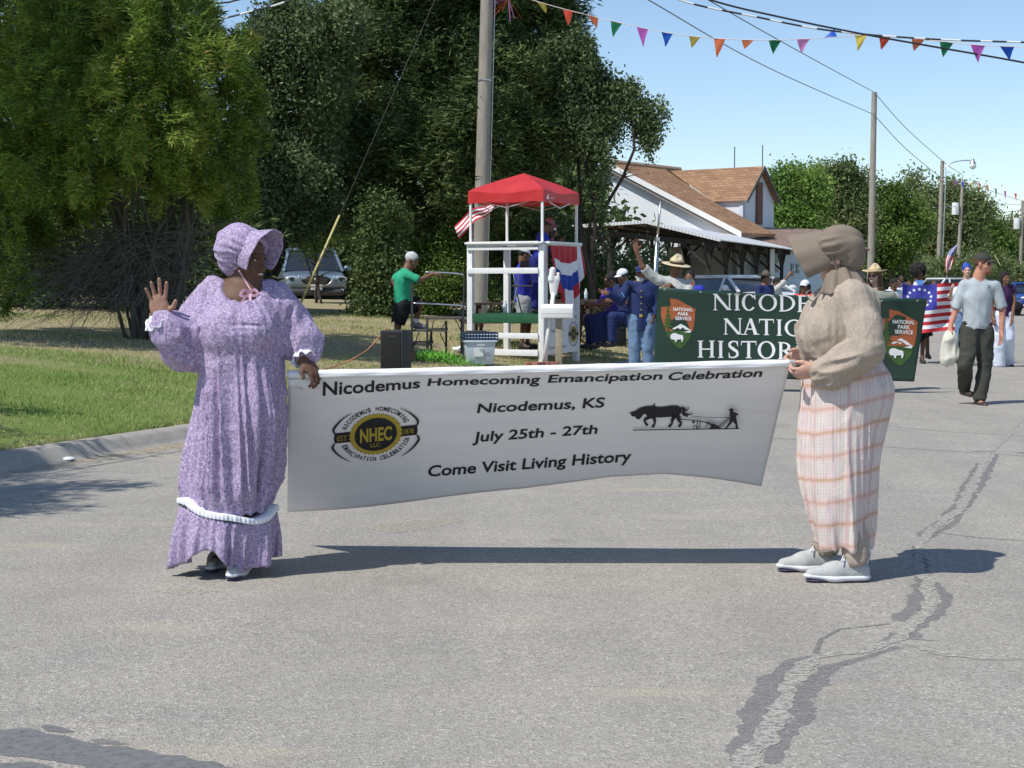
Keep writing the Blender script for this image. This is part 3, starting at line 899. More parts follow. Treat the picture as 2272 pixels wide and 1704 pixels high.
shrub('shrub', 'shaded shrub in front of the parked silver car', 840, 700, 33, [(835, 620, 40, 60), (850, 560, 34, 60), (870, 650, 40, 50), (835, 685, 44, 28), (850, 500, 40, 50), (805, 590, 14, 24)], L_DARK, 700, 28, .075, 53, shell=.3)
shrub('shrub', 'pale green shrub beside the dark trunk above the parked car', 700, 560, 40, [(680, 480, 50, 40), (720, 500, 50, 40), (640, 470, 40, 40), (700, 540, 30, 20)], L_SHRUB, 500, 28, .085, 54, shell=.3)

# far dark undergrowth closing the view under the trees
def undergrowth():
    lobes = []
    rd = random.Random(8)
    for k in range(70):
        px = rd.uniform(-150, 1300); Y = rd.uniform(50, 60); py = rd.uniform(300, 620)
        p = U(px, py, Y); lobes.append((tuple(p), (1.6, .9, 1.5)))
    for k in range(40):
        px = -100 + 30 * k; p = U(px, 610, 52); lobes.append((tuple(p), (1.3, .8, 1.2)))
    o = crown('woodland', lobes, 2600, 24, .30, L_DARK, None, 61, 'leaf', .4, 0, .0)
    tag(o, 'dense dark woodland behind the parked car and the cedars', 'woodland', kind='stuff')
undergrowth()

# trees down the road on the right
far = [
 ('bright green tree just right of the white house gable', 1720, 78, [(1740, 440, 36, 44), (1770, 405, 34, 30), (1720, 490, 30, 44), (1760, 500, 50, 50), (1800, 450, 34, 44), (1735, 392, 20, 20), (1800, 385, 22, 20), (1722, 560, 34, 34), (1790, 550, 60, 46), (1700, 470, 14, 24), (1820, 405, 16, 16)], L_BRIGHT, 900),
 ('rounded green tree with a browning top left of the tall pole', 1880, 82, [(1850, 425, 34, 34), (1880, 398, 34, 24), (1842, 396, 26, 20), (1870, 470, 50, 44), (1906, 430, 22, 36), (1860, 540, 60, 46), (1900, 520, 36, 50), (1912, 395, 12, 14)], L_OLIVE, 900),
 ('loose green tree right behind the tall pole', 1970, 88, [(1965, 475, 28, 36), (2000, 455, 26, 28), (1980, 535, 50, 46), (1952, 428, 12, 18), (2025, 500, 30, 34), (1945, 550, 36, 44), (1985, 425, 10, 12)], L_SHRUB, 800),
 ('wide dark tree behind the street lamp pole', 2090, 128, [(2040, 425, 26, 26), (2030, 400, 18, 14), (2060, 460, 40, 35), (2130, 470, 50, 35), (2160, 460, 30, 28), (2090, 500, 70, 40), (2040, 540, 50, 50), (2120, 550, 60, 50), (2010, 560, 40, 40), (2100, 430, 35, 20)], L_OLIVE, 1100),
 ('green tree behind the man in the cap', 2200, 134, [(2180, 520, 40, 30), (2200, 560, 50, 40), (2230, 590, 50, 40), (2150, 590, 40, 40)], L_SHRUB, 600),
 ('distant grey green tree at the right edge', 2250, 160, [(2240, 520, 40, 25), (2280, 530, 40, 30), (2250, 560, 50, 30), (2290, 590, 40, 40)], L_OLIVE, 500)]
for i, (lab, px, Y, lob, mat, n) in enumerate(far):
    simple_tree('leafy_tree', gz(U(px, 600, Y).x, Y), lab, 'trees down the road', lob, mat, int(n * 1.5), 26, Y * .0021, 70 + i, Y, 3, 'leaf', Y * .0036, 0, M_BARK, .12, shell=.2)
# roadside hedge
lob = []
rd = random.Random(15)
for px in range(1860, 2290, 18): lob.append((tuple(U(px, 606 + rd.uniform(-10, 8), 84 + (px - 1860) * .06)), (1.3, .9, rd.uniform(.5, 1.0))))
tag(crown('roadside_hedge', lob, 1700, 26, .17, L_OLIVE, None, 81, 'leaf', .25, 0, .2), 'low green hedge of scrub along the verge down the road', 'hedge', kind='stuff')
# ================================================================== flat print (lettering, emblems)
def text_polys(body, size=1.0, bold=0.0, shear=0.0, spacing=1.0):
    cu = bpy.data.curves.new('lettering', 'FONT'); cu.body = body; cu.size = size
    cu.offset = bold; cu.shear = shear; cu.space_character = spacing; cu.resolution_u = 5; cu.fill_mode = 'FRONT'
    o = bpy.data.objects.new('lettering', cu); COL.objects.link(o)
    me = bpy.data.meshes.new_from_object(o.evaluated_get(bpy.context.evaluated_depsgraph_get()))
    V = [v.co.copy() for v in me.vertices]; Fc = [tuple(p.vertices) for p in me.polygons]
    bpy.data.objects.remove(o); bpy.data.curves.remove(cu); bpy.data.meshes.remove(me)
    return V, Fc
class Print:
    """flat printed shapes in picture-of-the-sheet coordinates, laid on a surface by fn(px, py, lift)"""
    def __init__(s, fn): s.fn = fn; s.V = []; s.F = []; s.M = []; s.k = 0
    def _add(s, P, Fc, m, lift):
        b = len(s.V)
        s.V += [tuple(s.fn(p[0], p[1], lift)) for p in P]; s.F += [tuple(i + b for i in f) for f in Fc]; s.M += [m] * len(Fc)
    def text(s, body, tl, tr, bl, m=0, bold=.0, shear=0., lift=.003, warp=None):
        V, Fc = text_polys(body, 1, bold, shear)
        xs = [v.x for v in V]; ys = [v.y for v in V]; x0, x1, y0, y1 = min(xs), max(xs), min(ys), max(ys)
        P = []
        for v in V:
            u = (v.x - x0) / (x1 - x0); w = 1 - (v.y - y0) / (y1 - y0)
            if warp: P.append(warp(u, w))
            else: P.append((tl[0] + (tr[0] - tl[0]) * u + (bl[0] - tl[0]) * w, tl[1] + (tr[1] - tl[1]) * u + (bl[1] - tl[1]) * w))
        s._add(P, Fc, m, lift)
    def poly(s, pts, m=0, lift=None):
        s.k += 1; lift = .003 + .0009 * s.k if lift is None else lift
        bm = bmesh.new(); vs = [bm.verts.new((p[0], p[1], 0)) for p in pts]; bm.faces.new(vs); bm.normal_update()
        bmesh.ops.triangulate(bm, faces=bm.faces[:], ngon_method='EAR_CLIP'); bm.verts.index_update()
        Fc = [tuple(v.index for v in f.verts) for f in bm.faces]; bm.free()
        s._add(pts, Fc, m, lift)
    def stroke(s, pts, w, m=0, lift=None, smooth=True):
        s.k += 1; lift = .003 + .0009 * s.k if lift is None else lift
        pts = [Vector((p[0], p[1])) for p in pts]; n = len(pts)
        ws = w if isinstance(w, (list, tuple)) else [w] * n
        if smooth and n > 2:
            Q = []; W2 = []
            for i in range(n - 1):
                p0 = pts[max(i - 1, 0)]; p1 = pts[i]; p2 = pts[i + 1]; p3 = pts[min(i + 2, n - 1)]
                for k in range(6):
                    t = k / 6
                    Q.append(.5 * ((2 * p1) + (p2 - p0) * t + (2 * p0 - 5 * p1 + 4 * p2 - p3) * t * t + (3 * p1 - p0 - 3 * p2 + p3) * t ** 3)); W2.append(ws[i] + (ws[i + 1] - ws[i]) * t)
            Q.append(pts[-1]); W2.append(ws[-1]); pts, ws = Q, W2; n = len(pts)
        P = []
        for i in range(n):
            t = (pts[min(i + 1, n - 1)] - pts[max(i - 1, 0)]); t = t.normalized() if t.length > 0 else Vector((1, 0)); nr = Vector((-t.y, t.x))
            P += [pts[i] + nr * ws[i] / 2, pts[i] - nr * ws[i] / 2]
        s._add(P, [(2 * i, 2 * i + 1, 2 * i + 3, 2 * i + 2) for i in range(n - 1)], m, lift)
    def ring(s, c, ro, ri, m=0, a0=0, a1=360, lift=None, n=48, ex=(1, 0), ey=(0, 1), teeth=0, amp=0):
        s.k += 1; lift = .003 + .0009 * s.k if lift is None else lift
        P = []
        for i in range(n + 1):
            a = R(a0 + (a1 - a0) * i / n); q = 1 + (amp if teeth and i % 2 else 0)
            for (rx, ry, qq) in ((ro[0], ro[1], q), (ri[0], ri[1], 1)):
                x = rx * qq * math.cos(a); y = ry * qq * math.sin(a)
                P.append((c[0] + ex[0] * x + ey[0] * y, c[1] + ex[1] * x + ey[1] * y))
        s._add(P, [(2 * i, 2 * i + 1, 2 * i + 3, 2 * i + 2) for i in range(n)], m, lift)
    def build(s, name, mats, parent=None, origin=None):
        me = bpy.data.meshes.new(name)
        o0 = Vector(origin) if origin is not None else Vector((0, 0, 0))
        me.from_pydata([tuple(Vector(v) - o0) for v in s.V], [], s.F)
        for m in mats: me.materials.append(m)
        me.polygons.foreach_set('material_index', s.M); me.update()
        return link(name, me, None, parent)
def serif(pr, ch, x0, x1, yt, yb, m=0):
    """roman capital in the box; strokes thick and thin with slab serifs"""
    w = x1 - x0; h = yb - yt; T = h * .17; t = h * .075; sf = h * .05
    X = lambda a: x0 + w * a
    Y = lambda a: yt + h * a
    def stem(x, th=T, ser=(1, 1), y0=0., y1=1.):
        pr.poly([(x - th / 2, Y(y0)), (x + th / 2, Y(y0)), (x + th / 2, Y(y1)), (x - th / 2, Y(y1))], m)
        e = th / 2 + h * .075
        if ser[0]: pr.poly([(x - e, Y(y0)), (x + e, Y(y0)), (x + e, Y(y0) + sf), (x - e, Y(y0) + sf)], m)
        if ser[1]: pr.poly([(x - e, Y(y1) - sf), (x + e, Y(y1) - sf), (x + e, Y(y1)), (x - e, Y(y1))], m)
    if ch == 'I': stem((x0 + x1) / 2)
    elif ch in 'NM':
        stem(X(.16), t); stem(X(.86), t if ch == 'N' else T)
        if ch == 'N': pr.poly([(X(.05), Y(0)), (X(.24), Y(0)), (X(.9), Y(1)), (X(.74), Y(1))], m)
        else:
            pr.poly([(X(.08), Y(0)), (X(.26), Y(0)), (X(.55), Y(.95)), (X(.45), Y(1))], m); pr.poly([(X(.84), Y(0)), (X(.9), Y(0)), (X(.53), Y(1)), (X(.46), Y(.95))], m)
    elif ch == 'H': stem(X(.2)); stem(X(.8)); pr.poly([(X(.2), Y(.46)), (X(.8), Y(.46)), (X(.8), Y(.54)), (X(.2), Y(.54))], m)
    elif ch == 'U': stem(X(.2), T, (1, 0), 0, .7); stem(X(.82), t, (1, 0), 0, .7); pr.stroke([(X(.2), Y(.68)), (X(.26), Y(.9)), (X(.5), Y(.98)), (X(.76), Y(.9)), (X(.82), Y(.68))], [T, T * .8, t, t, t], m)
    elif ch == 'T':
        stem((x0 + x1) / 2, T, (0, 1)); pr.poly([(X(0), Y(0)), (X(1), Y(0)), (X(1), Y(.08)), (X(0), Y(.08))], m)
        pr.poly([(X(0), Y(.02)), (X(.06), Y(.02)), (X(.03), Y(.26)), (X(0), Y(.26))], m); pr.poly([(X(1), Y(.02)), (X(.94), Y(.02)), (X(.97), Y(.26)), (X(1), Y(.26))], m)
    elif ch in 'EL':
        stem(X(.24)); ys = (1,) if ch == 'L' else (0, .48, 1)
        for y in ys:
            yy = min(max(y, .04), .96); e = .95 if y != .48 else .72
            pr.poly([(X(.2), Y(yy - .04)), (X(e), Y(yy - .04)), (X(e), Y(yy + .04)), (X(.2), Y(yy + .04))], m)
            d = .2 if y < .9 else -.22
            if y == .48: pr.poly([(X(.70), Y(.36)), (X(.76), Y(.36)), (X(.76), Y(.62)), (X(.70), Y(.62))], m)
            else: pr.poly([(X(e - .07), Y(y)), (X(e), Y(y)), (X(e), Y(y + d)), (X(e - .03), Y(y + d))], m)
    elif ch == 'A':
        pr.poly([(X(.42), Y(0)), (X(.58), Y(0)), (X(.92), Y(1)), (X(.70), Y(1))], m); pr.poly([(X(.45), Y(.02)), (X(.52), Y(.06)), (X(.19), Y(1)), (X(.11), Y(1))], m)
        pr.poly([(X(.25), Y(.62)), (X(.74), Y(.62)), (X(.76), Y(.69)), (X(.23), Y(.69))], m)
        for c in (.14, .84): pr.poly([(X(c - .16), Y(.95)), (X(c + .18), Y(.95)), (X(c + .18), Y(1)), (X(c - .16), Y(1))], m)
    elif ch in 'OC':
        a0, a1 = (0, 360) if ch == 'O' else (38, 322)
        pr.ring(((x0 + x1) / 2, (yt + yb) / 2), (w * .5, h * .52), (w * .5 - T * 1.05, h * .52 - t), m, a0, a1)
        if ch == 'C': pr.poly([(X(.88), Y(.02)), (X(.93), Y(.02)), (X(.95), Y(.34)), (X(.90), Y(.34)), (X(.80), Y(.15))], m)
    elif ch == 'D':
        stem(X(.2)); pr.ring((X(.30), (yt + yb) / 2), (w * .68, h * .5), (w * .68 - T * 1.05, h * .5 - t), m, -90, 90)
        for y in (0, 1 - t / h): pr.poly([(X(.15), Y(y)), (X(.32), Y(y)), (X(.32), Y(y) + t), (X(.15), Y(y) + t)], m)
    elif ch == 'R':
        stem(X(.22)); pr.ring((X(.36), Y(.27)), (w * .42, h * .27), (w * .42 - T * .95, h * .27 - t), m, -90, 90)
        for y in (0, .47): pr.poly([(X(.2), Y(y)), (X(.38), Y(y)), (X(.38), Y(y) + t), (X(.2), Y(y) + t)], m)
        pr.poly([(X(.36), Y(.52)), (X(.58), Y(.50)), (X(1.05), Y(1)), (X(.80), Y(1))], m)
    elif ch == 'S':
        pr.stroke([(X(.84), Y(.22)), (X(.76), Y(.07)), (X(.5), Y(.03)), (X(.22), Y(.12)), (X(.2), Y(.30)), (X(.5), Y(.48)), (X(.8), Y(.64)), (X(.82), Y(.85)), (X(.5), Y(.97)), (X(.2), Y(.92)), (X(.12), Y(.72))], [t * .6, t, t, T * .8, T * .9, T * 1.1, T * .9, T * .8, t, t, t * .6], m)
        pr.poly([(X(.82), Y(0)), (X(.88), Y(0)), (X(.9), Y(.32)), (X(.84), Y(.32))], m); pr.poly([(X(.1), Y(.68)), (X(.15), Y(.68)), (X(.19), Y(1)), (X(.12), Y(1))], m)

M_WHITE = plain((.80, .80, .79), .5, var=.06, scale=9, bump=.1, name='white_paint')
M_WHITE2 = plain((.80, .80, .78), .45, var=.03, scale=9, bump=.05, name='clean_white')
M_STEEL = plain((.55, .55, .56), .32, metal=1, var=.1, name='bare_metal')
M_DSTEEL = plain((.06, .055, .055), .55, metal=.3, var=.2, name='dark_steel')
M_BLACK = plain((.018, .018, .02), .5, var=.2, scale=30, name='black_plastic')
M_WOOD = plain((.13, .085, .055), .85, var=.3, scale=8, bump=.5, name='weathered_wood')
M_GLASS = plain((.02, .025, .03), .06, spec=.8, var=0, bump=0, name='dark_glass')
def pole_mat():
    t = NT('pole_wood'); co = t.coord((1, 1, .08))
    n = t.noise(co, 38, 6, .7); n2 = t.noise(t.coord((1, 1, .5)), 3, 4, .6)
    c = t.ramp(n, [(.25, (.17, .155, .135)), (.5, (.32, .295, .255)), (.8, (.43, .40, .35))])
    c = t.mix(t.ramp(n2, [(.45, (0, 0, 0)), (.75, (.6, .6, .6))]), c, (.25, .21, .16))
    t.base(c); t.set(rough=.9, spec=.2); t.bump(n, .6, .01); return t.m
M_POLE = pole_mat()

# ------------------------------------------------------------------ utility poles and wires
def cat3(pts, sub=10):
    pts = [Vector(p) for p in pts]; out = []; n = len(pts)
    for i in range(n - 1):
        p0 = pts[max(i - 1, 0)]; p1 = pts[i]; p2 = pts[i + 1]; p3 = pts[min(i + 2, n - 1)]
        for k in range(sub):
            t = k / sub
            out.append(.5 * ((2 * p1) + (p2 - p0) * t + (2 * p0 - 5 * p1 + 4 * p2 - p3) * t * t + (3 * p1 - p0 - 3 * p2 + p3) * t ** 3))
    out.append(pts[-1]); return out
def pole(top, bot, Y, d, label, extra=None):
    a = U(bot[0], bot[1], Y); a.z = ground_z(a.x, a.y) - .2; b = U(top[0], top[1], Y)
    root = empty('utility_pole', (a.x, a.y, a.z + .2), 0, label, 'utility pole', 'wooden utility poles')
    q = b - Vector((a.x, a.y, a.z + .2)); p0 = Vector((0, 0, -.3)); n = 14
    MB().tube([p0.lerp(q, i / n) for i in range(n + 1)], [d / 2 * (1.12 - .3 * i / n) for i in range(n + 1)], 16).build('shaft', M_POLE, root, smooth=True, auto=True)
    if extra: extra(root, q)
    return root, b
YP = 34.0
def ex_main(root, q):
    mb = MB()
    for z in (3.0, 3.06, 5.1): MB().lathe([(.150, z - .012), (.156, z - .012), (.156, z + .012), (.150, z + .012)], (q.x * z / q.z, 0, 0), 16).build('band', M_STEEL, root)
    MB().tube([(.17, -.02, .2), (.17 + q.x * .5, -.02, 4), (.17 + q.x, -.02, q.z)], .012, 6).build('conduit', M_STEEL, root)
    MB().box((.0, -.16, 2.55), (.09, .05, .07)).bar((.0, -.17, 2.55), (.22, -.35, 2.95), .02).build('flag_bracket', M_STEEL, root)
pole_main, _ = pole((1084, -150), (1062, 715), YP, .31, 'thick weathered pole rising behind the red canopy to the top of the picture', ex_main)
def ex_lamp(root, q):
    k = q.z
    MB().tube(cat3([(q.x, -.05, k - .55), (q.x + .5, -.1, k - .15), (q.x + 1.3, -.1, k + .02), (q.x + 1.75, -.1, k - .02)], 6), .03, 6).build('lamp_arm', M_STEEL, root, smooth=True)
    l = MB().lathe([(.02, .22), (.09, .2), (.12, .05), (.16, 0), (.2, -.1)], (q.x + 1.85, -.1, k - .1), 12).build('lamp_head', M_STEEL, root, smooth=True)
    MB().lathe([(.2, -.1), (.22, -.2), (.18, -.34), (.06, -.42), (.005, -.43)], (q.x + 1.85, -.1, k - .1), 12).build('lamp_bowl', plain((.75, .78, .8), .15, var=.02, bump=0, name='lamp_glass'), root, smooth=True)
    MB().tube([(.2, -.12, .5), (.2 + q.x, -.12, k - .5)], .03, 6).build('conduit', M_STEEL, root)
    MB().box((.0, -.22, 1.9), (.28, .04, .5)).build('notice', M_WHITE2, root)
def ex_trans(root, q):
    MB().lathe([(.01, .45), (.24, .43), (.26, .4), (.26, -.45), (.01, -.46)], (q.x * .75 - .45, -.1, q.z * .76), 14).build('transformer', plain((.62, .64, .65), .4, name='grey_enamel'), root, smooth=True, auto=True)
_, pA = pole((1940, 205), (1931, 620), 72, .30, 'tall bare pole rising behind the plaid skirted woman bonnet', None)
_, pB = pole((2091, 357), (2080, 640), 98, .28, 'pole carrying the street lamp on a curved arm', ex_lamp)
_, pC = pole((2136, 403), (2122, 640), 118, .27, 'slim pole with a white transformer just right of the lamp pole', ex_trans)
_, pD = pole((2269, 445), (2262, 640), 130, .28, 'last pole cut by the right edge of the picture', ex_trans)

def wire(pts, r, label, mat, name='power_line', group='overhead wires'):
    P = cat3(pts, 14); c = P[0].copy()
    o = MB().tube([p - c for p in P], r, 5).build(name, mat, None, smooth=True); o.location = c
    return tag(o, label, 'wire', group)
M_WIRE = plain((.16, .165, .18), .6, var=.1, bump=0, name='wire_grey')
M_WIREB = plain((.02, .02, .022), .6, var=.1, bump=0, name='wire_black')
t = NT('twisted_wire'); co = t.coord((1, 0, 0)); wv = t.node('ShaderNodeTexWave'); wv.inputs['Scale'].default_value = .55; wv.inputs['Distortion'].default_value = 6; t.l(co, wv.inputs[0])
t.base(t.ramp(wv.outputs[0], [(.5, (.03, .03, .035)), (.6, (.75, .75, .75))])); t.set(rough=.6); M_WIREW = t.m
wire([U(1200, -140, 30), U(1439, 0, 38), U(1700, 148, 52), pA - Vector((0, 0, 1.0))], .016, 'thin grey wire dropping to the lower fitting of the tall bare pole', M_WIRE)
wire([U(1380, -120, 34), U(1572, 0, 40), U(1780, 118, 54), pA], .016, 'thin grey wire running to the very top of the tall bare pole', M_WIRE)
wire([pA, U(2010, 284, 84), pB], .018, 'short span of wire from the tall bare pole to the lamp pole', M_WIRE)
wire([pA - Vector((0, 0, 1.0)), U(2010, 330, 84), pB - Vector((0, 0, 1.1))], .018, 'lower span of wire between the tall bare pole and the lamp pole', M_WIRE)
wire([pB, U(2110, 372, 108), U(2136, 389, 116), pC, U(2200, 424, 130), U(2300, 456, 150)], .02, 'wire leaving the lamp pole towards the right edge', M_WIRE)
wire([U(1400, -60, 27), U(1508, 0, 27), U(1680, 38, 27), U(1842, 68, 27), U(2050, 86, 27), U(2272, 94, 27), U(2500, 98, 27)], .017, 'black and white twisted cable sagging just above the pennants', M_WIREW)
wire([U(1440, -60, 26.5), U(1577, 0, 26.5), U(1740, 40, 26.5), U(1895, 72, 26.5), U(2050, 100, 26.5), U(2272, 139, 26.5), U(2500, 185, 26.5)], .017, 'black cable crossing below the twisted cable at the right', M_WIREB)
wire([U(300, 20, 30), U(486, 7, 30), U(527, 0, 30), U(650, -30, 30)], .018, 'short length of cable in the sky patch above the two left trees', M_WIREB)
wire([U(380, 62, 30), U(504, 39, 30), U(560, 24, 30), U(619, 9, 30), U(760, -40, 30)], .018, 'lower cable in the sky patch between the two left trees', M_WIREW)
wire([U(2000, 463, 110), U(2060, 461, 115), U(2130, 458, 118)], .02, 'pale wire strung low before the dark tree at the lamp pole', M_WIREW)
for i, (a, b) in enumerate([((2140, 440), (2272, 455)), ((2180, 470), (2272, 466)), ((2170, 492), (2272, 489))]):
    wire([U(*a, 135), U((a[0] + b[0]) / 2, (a[1] + b[1]) / 2 + 3, 135), U(*b, 132)], .018, ['upper', 'middle', 'lowest'][i] + ' of three faint wires at the right edge under the far pennants', M_WIRE)
# guy wire of the main pole
anch = GL(655, 700)
gtop = U(1080, -260, YP)
root = empty('guy_wire', anch, 0, 'slanting guy wire with a yellow guard left of the man in green', 'guy wire')
d = gtop - anch
g0, g1 = .02, .02 + (2.05 / d.length)
MB().tube([d * t_ for t_ in (0, .3, .6, 1)], .0045, 5).build('cable', M_DSTEEL, root)
MB().tube([d * g0, d * g1], .024, 8).build('guard', plain((.55, .47, .19), .5, name='guard_yellow'), root, smooth=True)

# ------------------------------------------------------------------ pennant lines
PEN = dict(y=(.80, .62, .12), r=(.75, .10, .06), o=(.82, .22, .10), g=(.02, .20, .09), p=(.52, .12, .50), b=(.02, .12, .60), k=(.75, .30, .60))
def pennant_mat(c):
    t = NT('pennant_cloth'); t.base(c); t.set(rough=.5, spec=.3)
    tr = t.node('ShaderNodeBsdfTranslucent'); tr.inputs[0].default_value = (*c, 1)
    mx = t.node('ShaderNodeMixShader'); mx.inputs[0].default_value = .45
    t.l(t.b.outputs[0], mx.inputs[1]); t.l(tr.outputs[0], mx.inputs[2]); t.l(mx.outputs[0], t.out.inputs[0]); return t.m
PENM = {k: pennant_mat(v) for k, v in PEN.items()}
CNAME = dict(y='yellow', r='red', o='orange', g='green', p='purple', b='blue', k='pink')
def pennant(root, p, along, w, h, twist, key, seed, flip=False):
    rd = random.Random(seed); side = Vector((-along.y, along.x, 0)).normalized()
    def fn(u, v):
        x = (u - .5) * w * (1 - v * .96)
        z = (h if flip else -h) * v * (.8 if flip else 1)
        q = p + along * (x + twist[0] * v * w) + Vector((0, 0, z)) + side * (twist[1] * v * w + .05 * w * math.sin(5 * u + 4 * v + seed))
        return q - root.location
    o = sheet('pennant', fn, 5, 5, PENM[key], root)
    return o
def bunting(label, cordpx, Zf, pens, w, h, group='pennant strings over the road'):
    P0 = U(cordpx[0][0], cordpx[0][1], Zf(cordpx[0][0]))
    root = empty('bunting', P0, 0, label, 'bunting', group)
    pts = cat3([U(x, y, Zf(x)) - P0 for x, y in cordpx], 8)
    MB().tube(pts, .007 if w < .3 else .01, 4).build('cord', plain((.75, .62, .58), .8, bump=0, name='cord'), root)
    W = [p + P0 for p in pts]
    for i, (x, key, hh, tw, ts, fl) in enumerate(pens):
        k = min(range(len(W) - 1), key=lambda j: abs(1136 + 3500 * W[j].x / W[j].y - x))
        al = (W[k + 1] - W[k]).normalized()
        s0 = U(x, 0, Zf(x)); p = W[k] + al * ((s0.x - W[k].x) / max(al.x, .2))
        pennant(root, p, al, w, h * hh, (tw, ts), key, i, fl)
    return root
z2 = lambda x: 1100 + .53 * x
Zb = lambda x: 32 - (x - 1100) * .0052
bunting('string of bright pennants sweeping across the sky from the main pole to the right edge',
        [(1050, -22), (z2(60), -14), (z2(190), 6), (z2(300), 22), (z2(505), 49), (z2(720), 73), (z2(938), 86), (z2(1170), 89), (z2(1405), 83), (z2(1560), 78), (z2(1770), 87), (z2(2022), 100), (2272, 104), (2420, 108)], Zb,
        [(z2(190), 'y', .62, .15, .5, 0), (z2(300), 'r', 1.05, .05, .1, 0), (z2(405), 'o', .7, -.1, .9, 0), (z2(505), 'g', 1.1, -.35, .1, 0), (z2(615), 'p', 1.25, .0, .1, 0), (z2(720), 'b', .9, -.35, .3, 0), (z2(835), 'y', .7, -.55, .5, 0),
         (z2(938), 'o', 1.2, -.3, .2, 0), (z2(1055), 'o', .5, -.6, .8, 0), (z2(1170), 'g', .85, -.3, .4, 0), (z2(1290), 'k', .85, -.35, .4, 0), (z2(1405), 'b', .75, .1, .3, 1), (z2(1532), 'y', .95, -.35, .2, 0), (z2(1632), 'r', .8, -.5, .5, 0),
         (z2(1770), 'o', .7, -.5, .5, 0), (z2(1890), 'g', .9, -.4, .4, 0), (z2(2022), 'p', 1.0, -.1, .3, 0), (z2(2147), 'b', .75, -.1, .5, 0)], .25, .28)
zz5 = lambda x, y: (1640 + .2857 * x, 340 + .2857 * y)
bunting('small far string of pennants starting at the lamp pole',
        [zz5(1560, 205), zz5(1660, 207), zz5(1790, 230), zz5(1918, 245), zz5(2047, 288), zz5(2195, 325), zz5(2400, 385)], lambda x: 84 - (x - 2090) * .05,
        [(zz5(1610, 0)[0], 'o', .7, -.3, .4, 0), (zz5(1664, 0)[0], 'g', .8, -.2, .3, 0), (zz5(1733, 0)[0], 'p', 1.15, 0, .1, 0), (zz5(1790, 0)[0], 'b', 1.2, 0, .1, 0), (zz5(1857, 0)[0], 'y', 1.1, 0, .1, 0), (zz5(1918, 0)[0], 'r', 1.3, .05, .1, 0),
         (zz5(1983, 0)[0], 'o', 1.3, 0, .1, 0), (zz5(2047, 0)[0], 'g', 1.4, 0, .1, 0), (zz5(2118, 0)[0], 'p', 1.3, .2, .1, 0), (zz5(2195, 0)[0], 'r', 1.2, .2, .1, 0)], .27, .30)
# nearer string above the picture: only its shade falls in view
root = bunting('nearer string of pennants above the picture whose shade dots the right of the road',
        [(1500, -430), (1900, -400), (2300, -420), (2700, -500)], lambda x: 11.5 - (x - 1500) * .001,
        [(1560 + 118 * i, 'yropgb'[i % 6], .9, -.2, .3, 0) for i in range(9)], .21, .26)
# ribbons tied at the pole
root = empty('ribbons', U(1128, 8, 32.2), 0, 'spray of thin coloured ribbons tied where the pennants meet the pole', 'ribbons')
rd = random.Random(3)
for k in range(11):
    a = rd.uniform(-2.9, -.2); L = rd.uniform(.25, .5); q = Vector((math.cos(a) * L, rd.uniform(-.1, .1), math.sin(a) * L + .08))
    pp = [Vector((0, 0, .1)), q * .5 + Vector((0, 0, .06)), q]
    mb = MB(); P = cat3(pp, 4)
    for i in range(len(P) - 1): mb.bar(P[i], P[i + 1], .018, .003)
    mb.build('ribbon', PENM['rkpog'[k % 5]], root)

# ------------------------------------------------------------------ the white viewing stand
C0 = GL(1203, 806); PHI = R(27)
eL = Vector((-math.cos(PHI), math.sin(PHI), 0)); eB = Vector((math.sin(PHI), math.cos(PHI), 0)); A_ = 1.24
stand = empty('viewing_stand', C0, 0, 'white timber viewing stand with green deck, under the red canopy', 'viewing stand')
sS = F_PX / C0.y
def hz(py): return (CAM_H - (py - HOR) / sS) - C0.z       # height above the stand's foot for a pixel row at its near corner
def P3(a, b, z): return eL * a + eB * b + Vector((0, 0, z))
rotS = Matrix.Rotation(-PHI, 3, 'Z')
def board(a0, b0, a1, b1, z, w, th, name, mat=M_WHITE, parent=None):
    """horizontal board from (a0,b0) to (a1,b1), w tall"""
    o = MB().bar(P3(a0, b0, z), P3(a1, b1, z), th, w).build(name, mat, parent or stand, bevel=.004)
    return o
H_TOP = hz(538)
for (a, b) in ((0, 0), (A_, 0), (0, A_), (A_, A_)):
    o = MB().box(P3(a, b, H_TOP / 2 - .03), (.09, .09, H_TOP - .0), rotS).build('post', M_WHITE, stand, bevel=.004)
    if (a, b) == (0, 0): MB().box(P3(-.025, .075, H_TOP / 2 - .03), (.035, .06, H_TOP - .02), rotS).build('corner_board', M_WHITE, stand)
for (py, w) in ((540, .062), (551, .048), (600.5, .088), (745.5, .085), (783, .095)):
    z = hz(py)
    board(.04, -.062, A_ + .03, -.062, z, w, .03, 'rail')
for (py, w) in ((540, .062), (615, .07), ):
    board(-.062, .05, -.062, A_ + .03, hz(py), w, .03, 'rail')
for (py, w) in ((540, .062), (600, .08)):
    board(.05, A_ + .062, A_ - .04, A_ + .062, hz(py), w, .03, 'rail')
board(A_ + .062, .05, A_ + .062, A_ - .04, hz(540), .062, .03, 'rail')
for (a, b, c, d_) in ((-.05, -.05, A_ + .05, -.05), (-.05, A_ + .05, A_ + .05, A_ + .05)): board(a, b, c, d_, H_TOP - .005, .03, .13, 'cap_board')
board(-.05, .02, -.05, A_ - .02, H_TOP - .003, .03, .13, 'cap_board'); board(A_ + .05, .02, A_ + .05, A_ - .02, H_TOP - .003, .03, .13, 'cap_board')
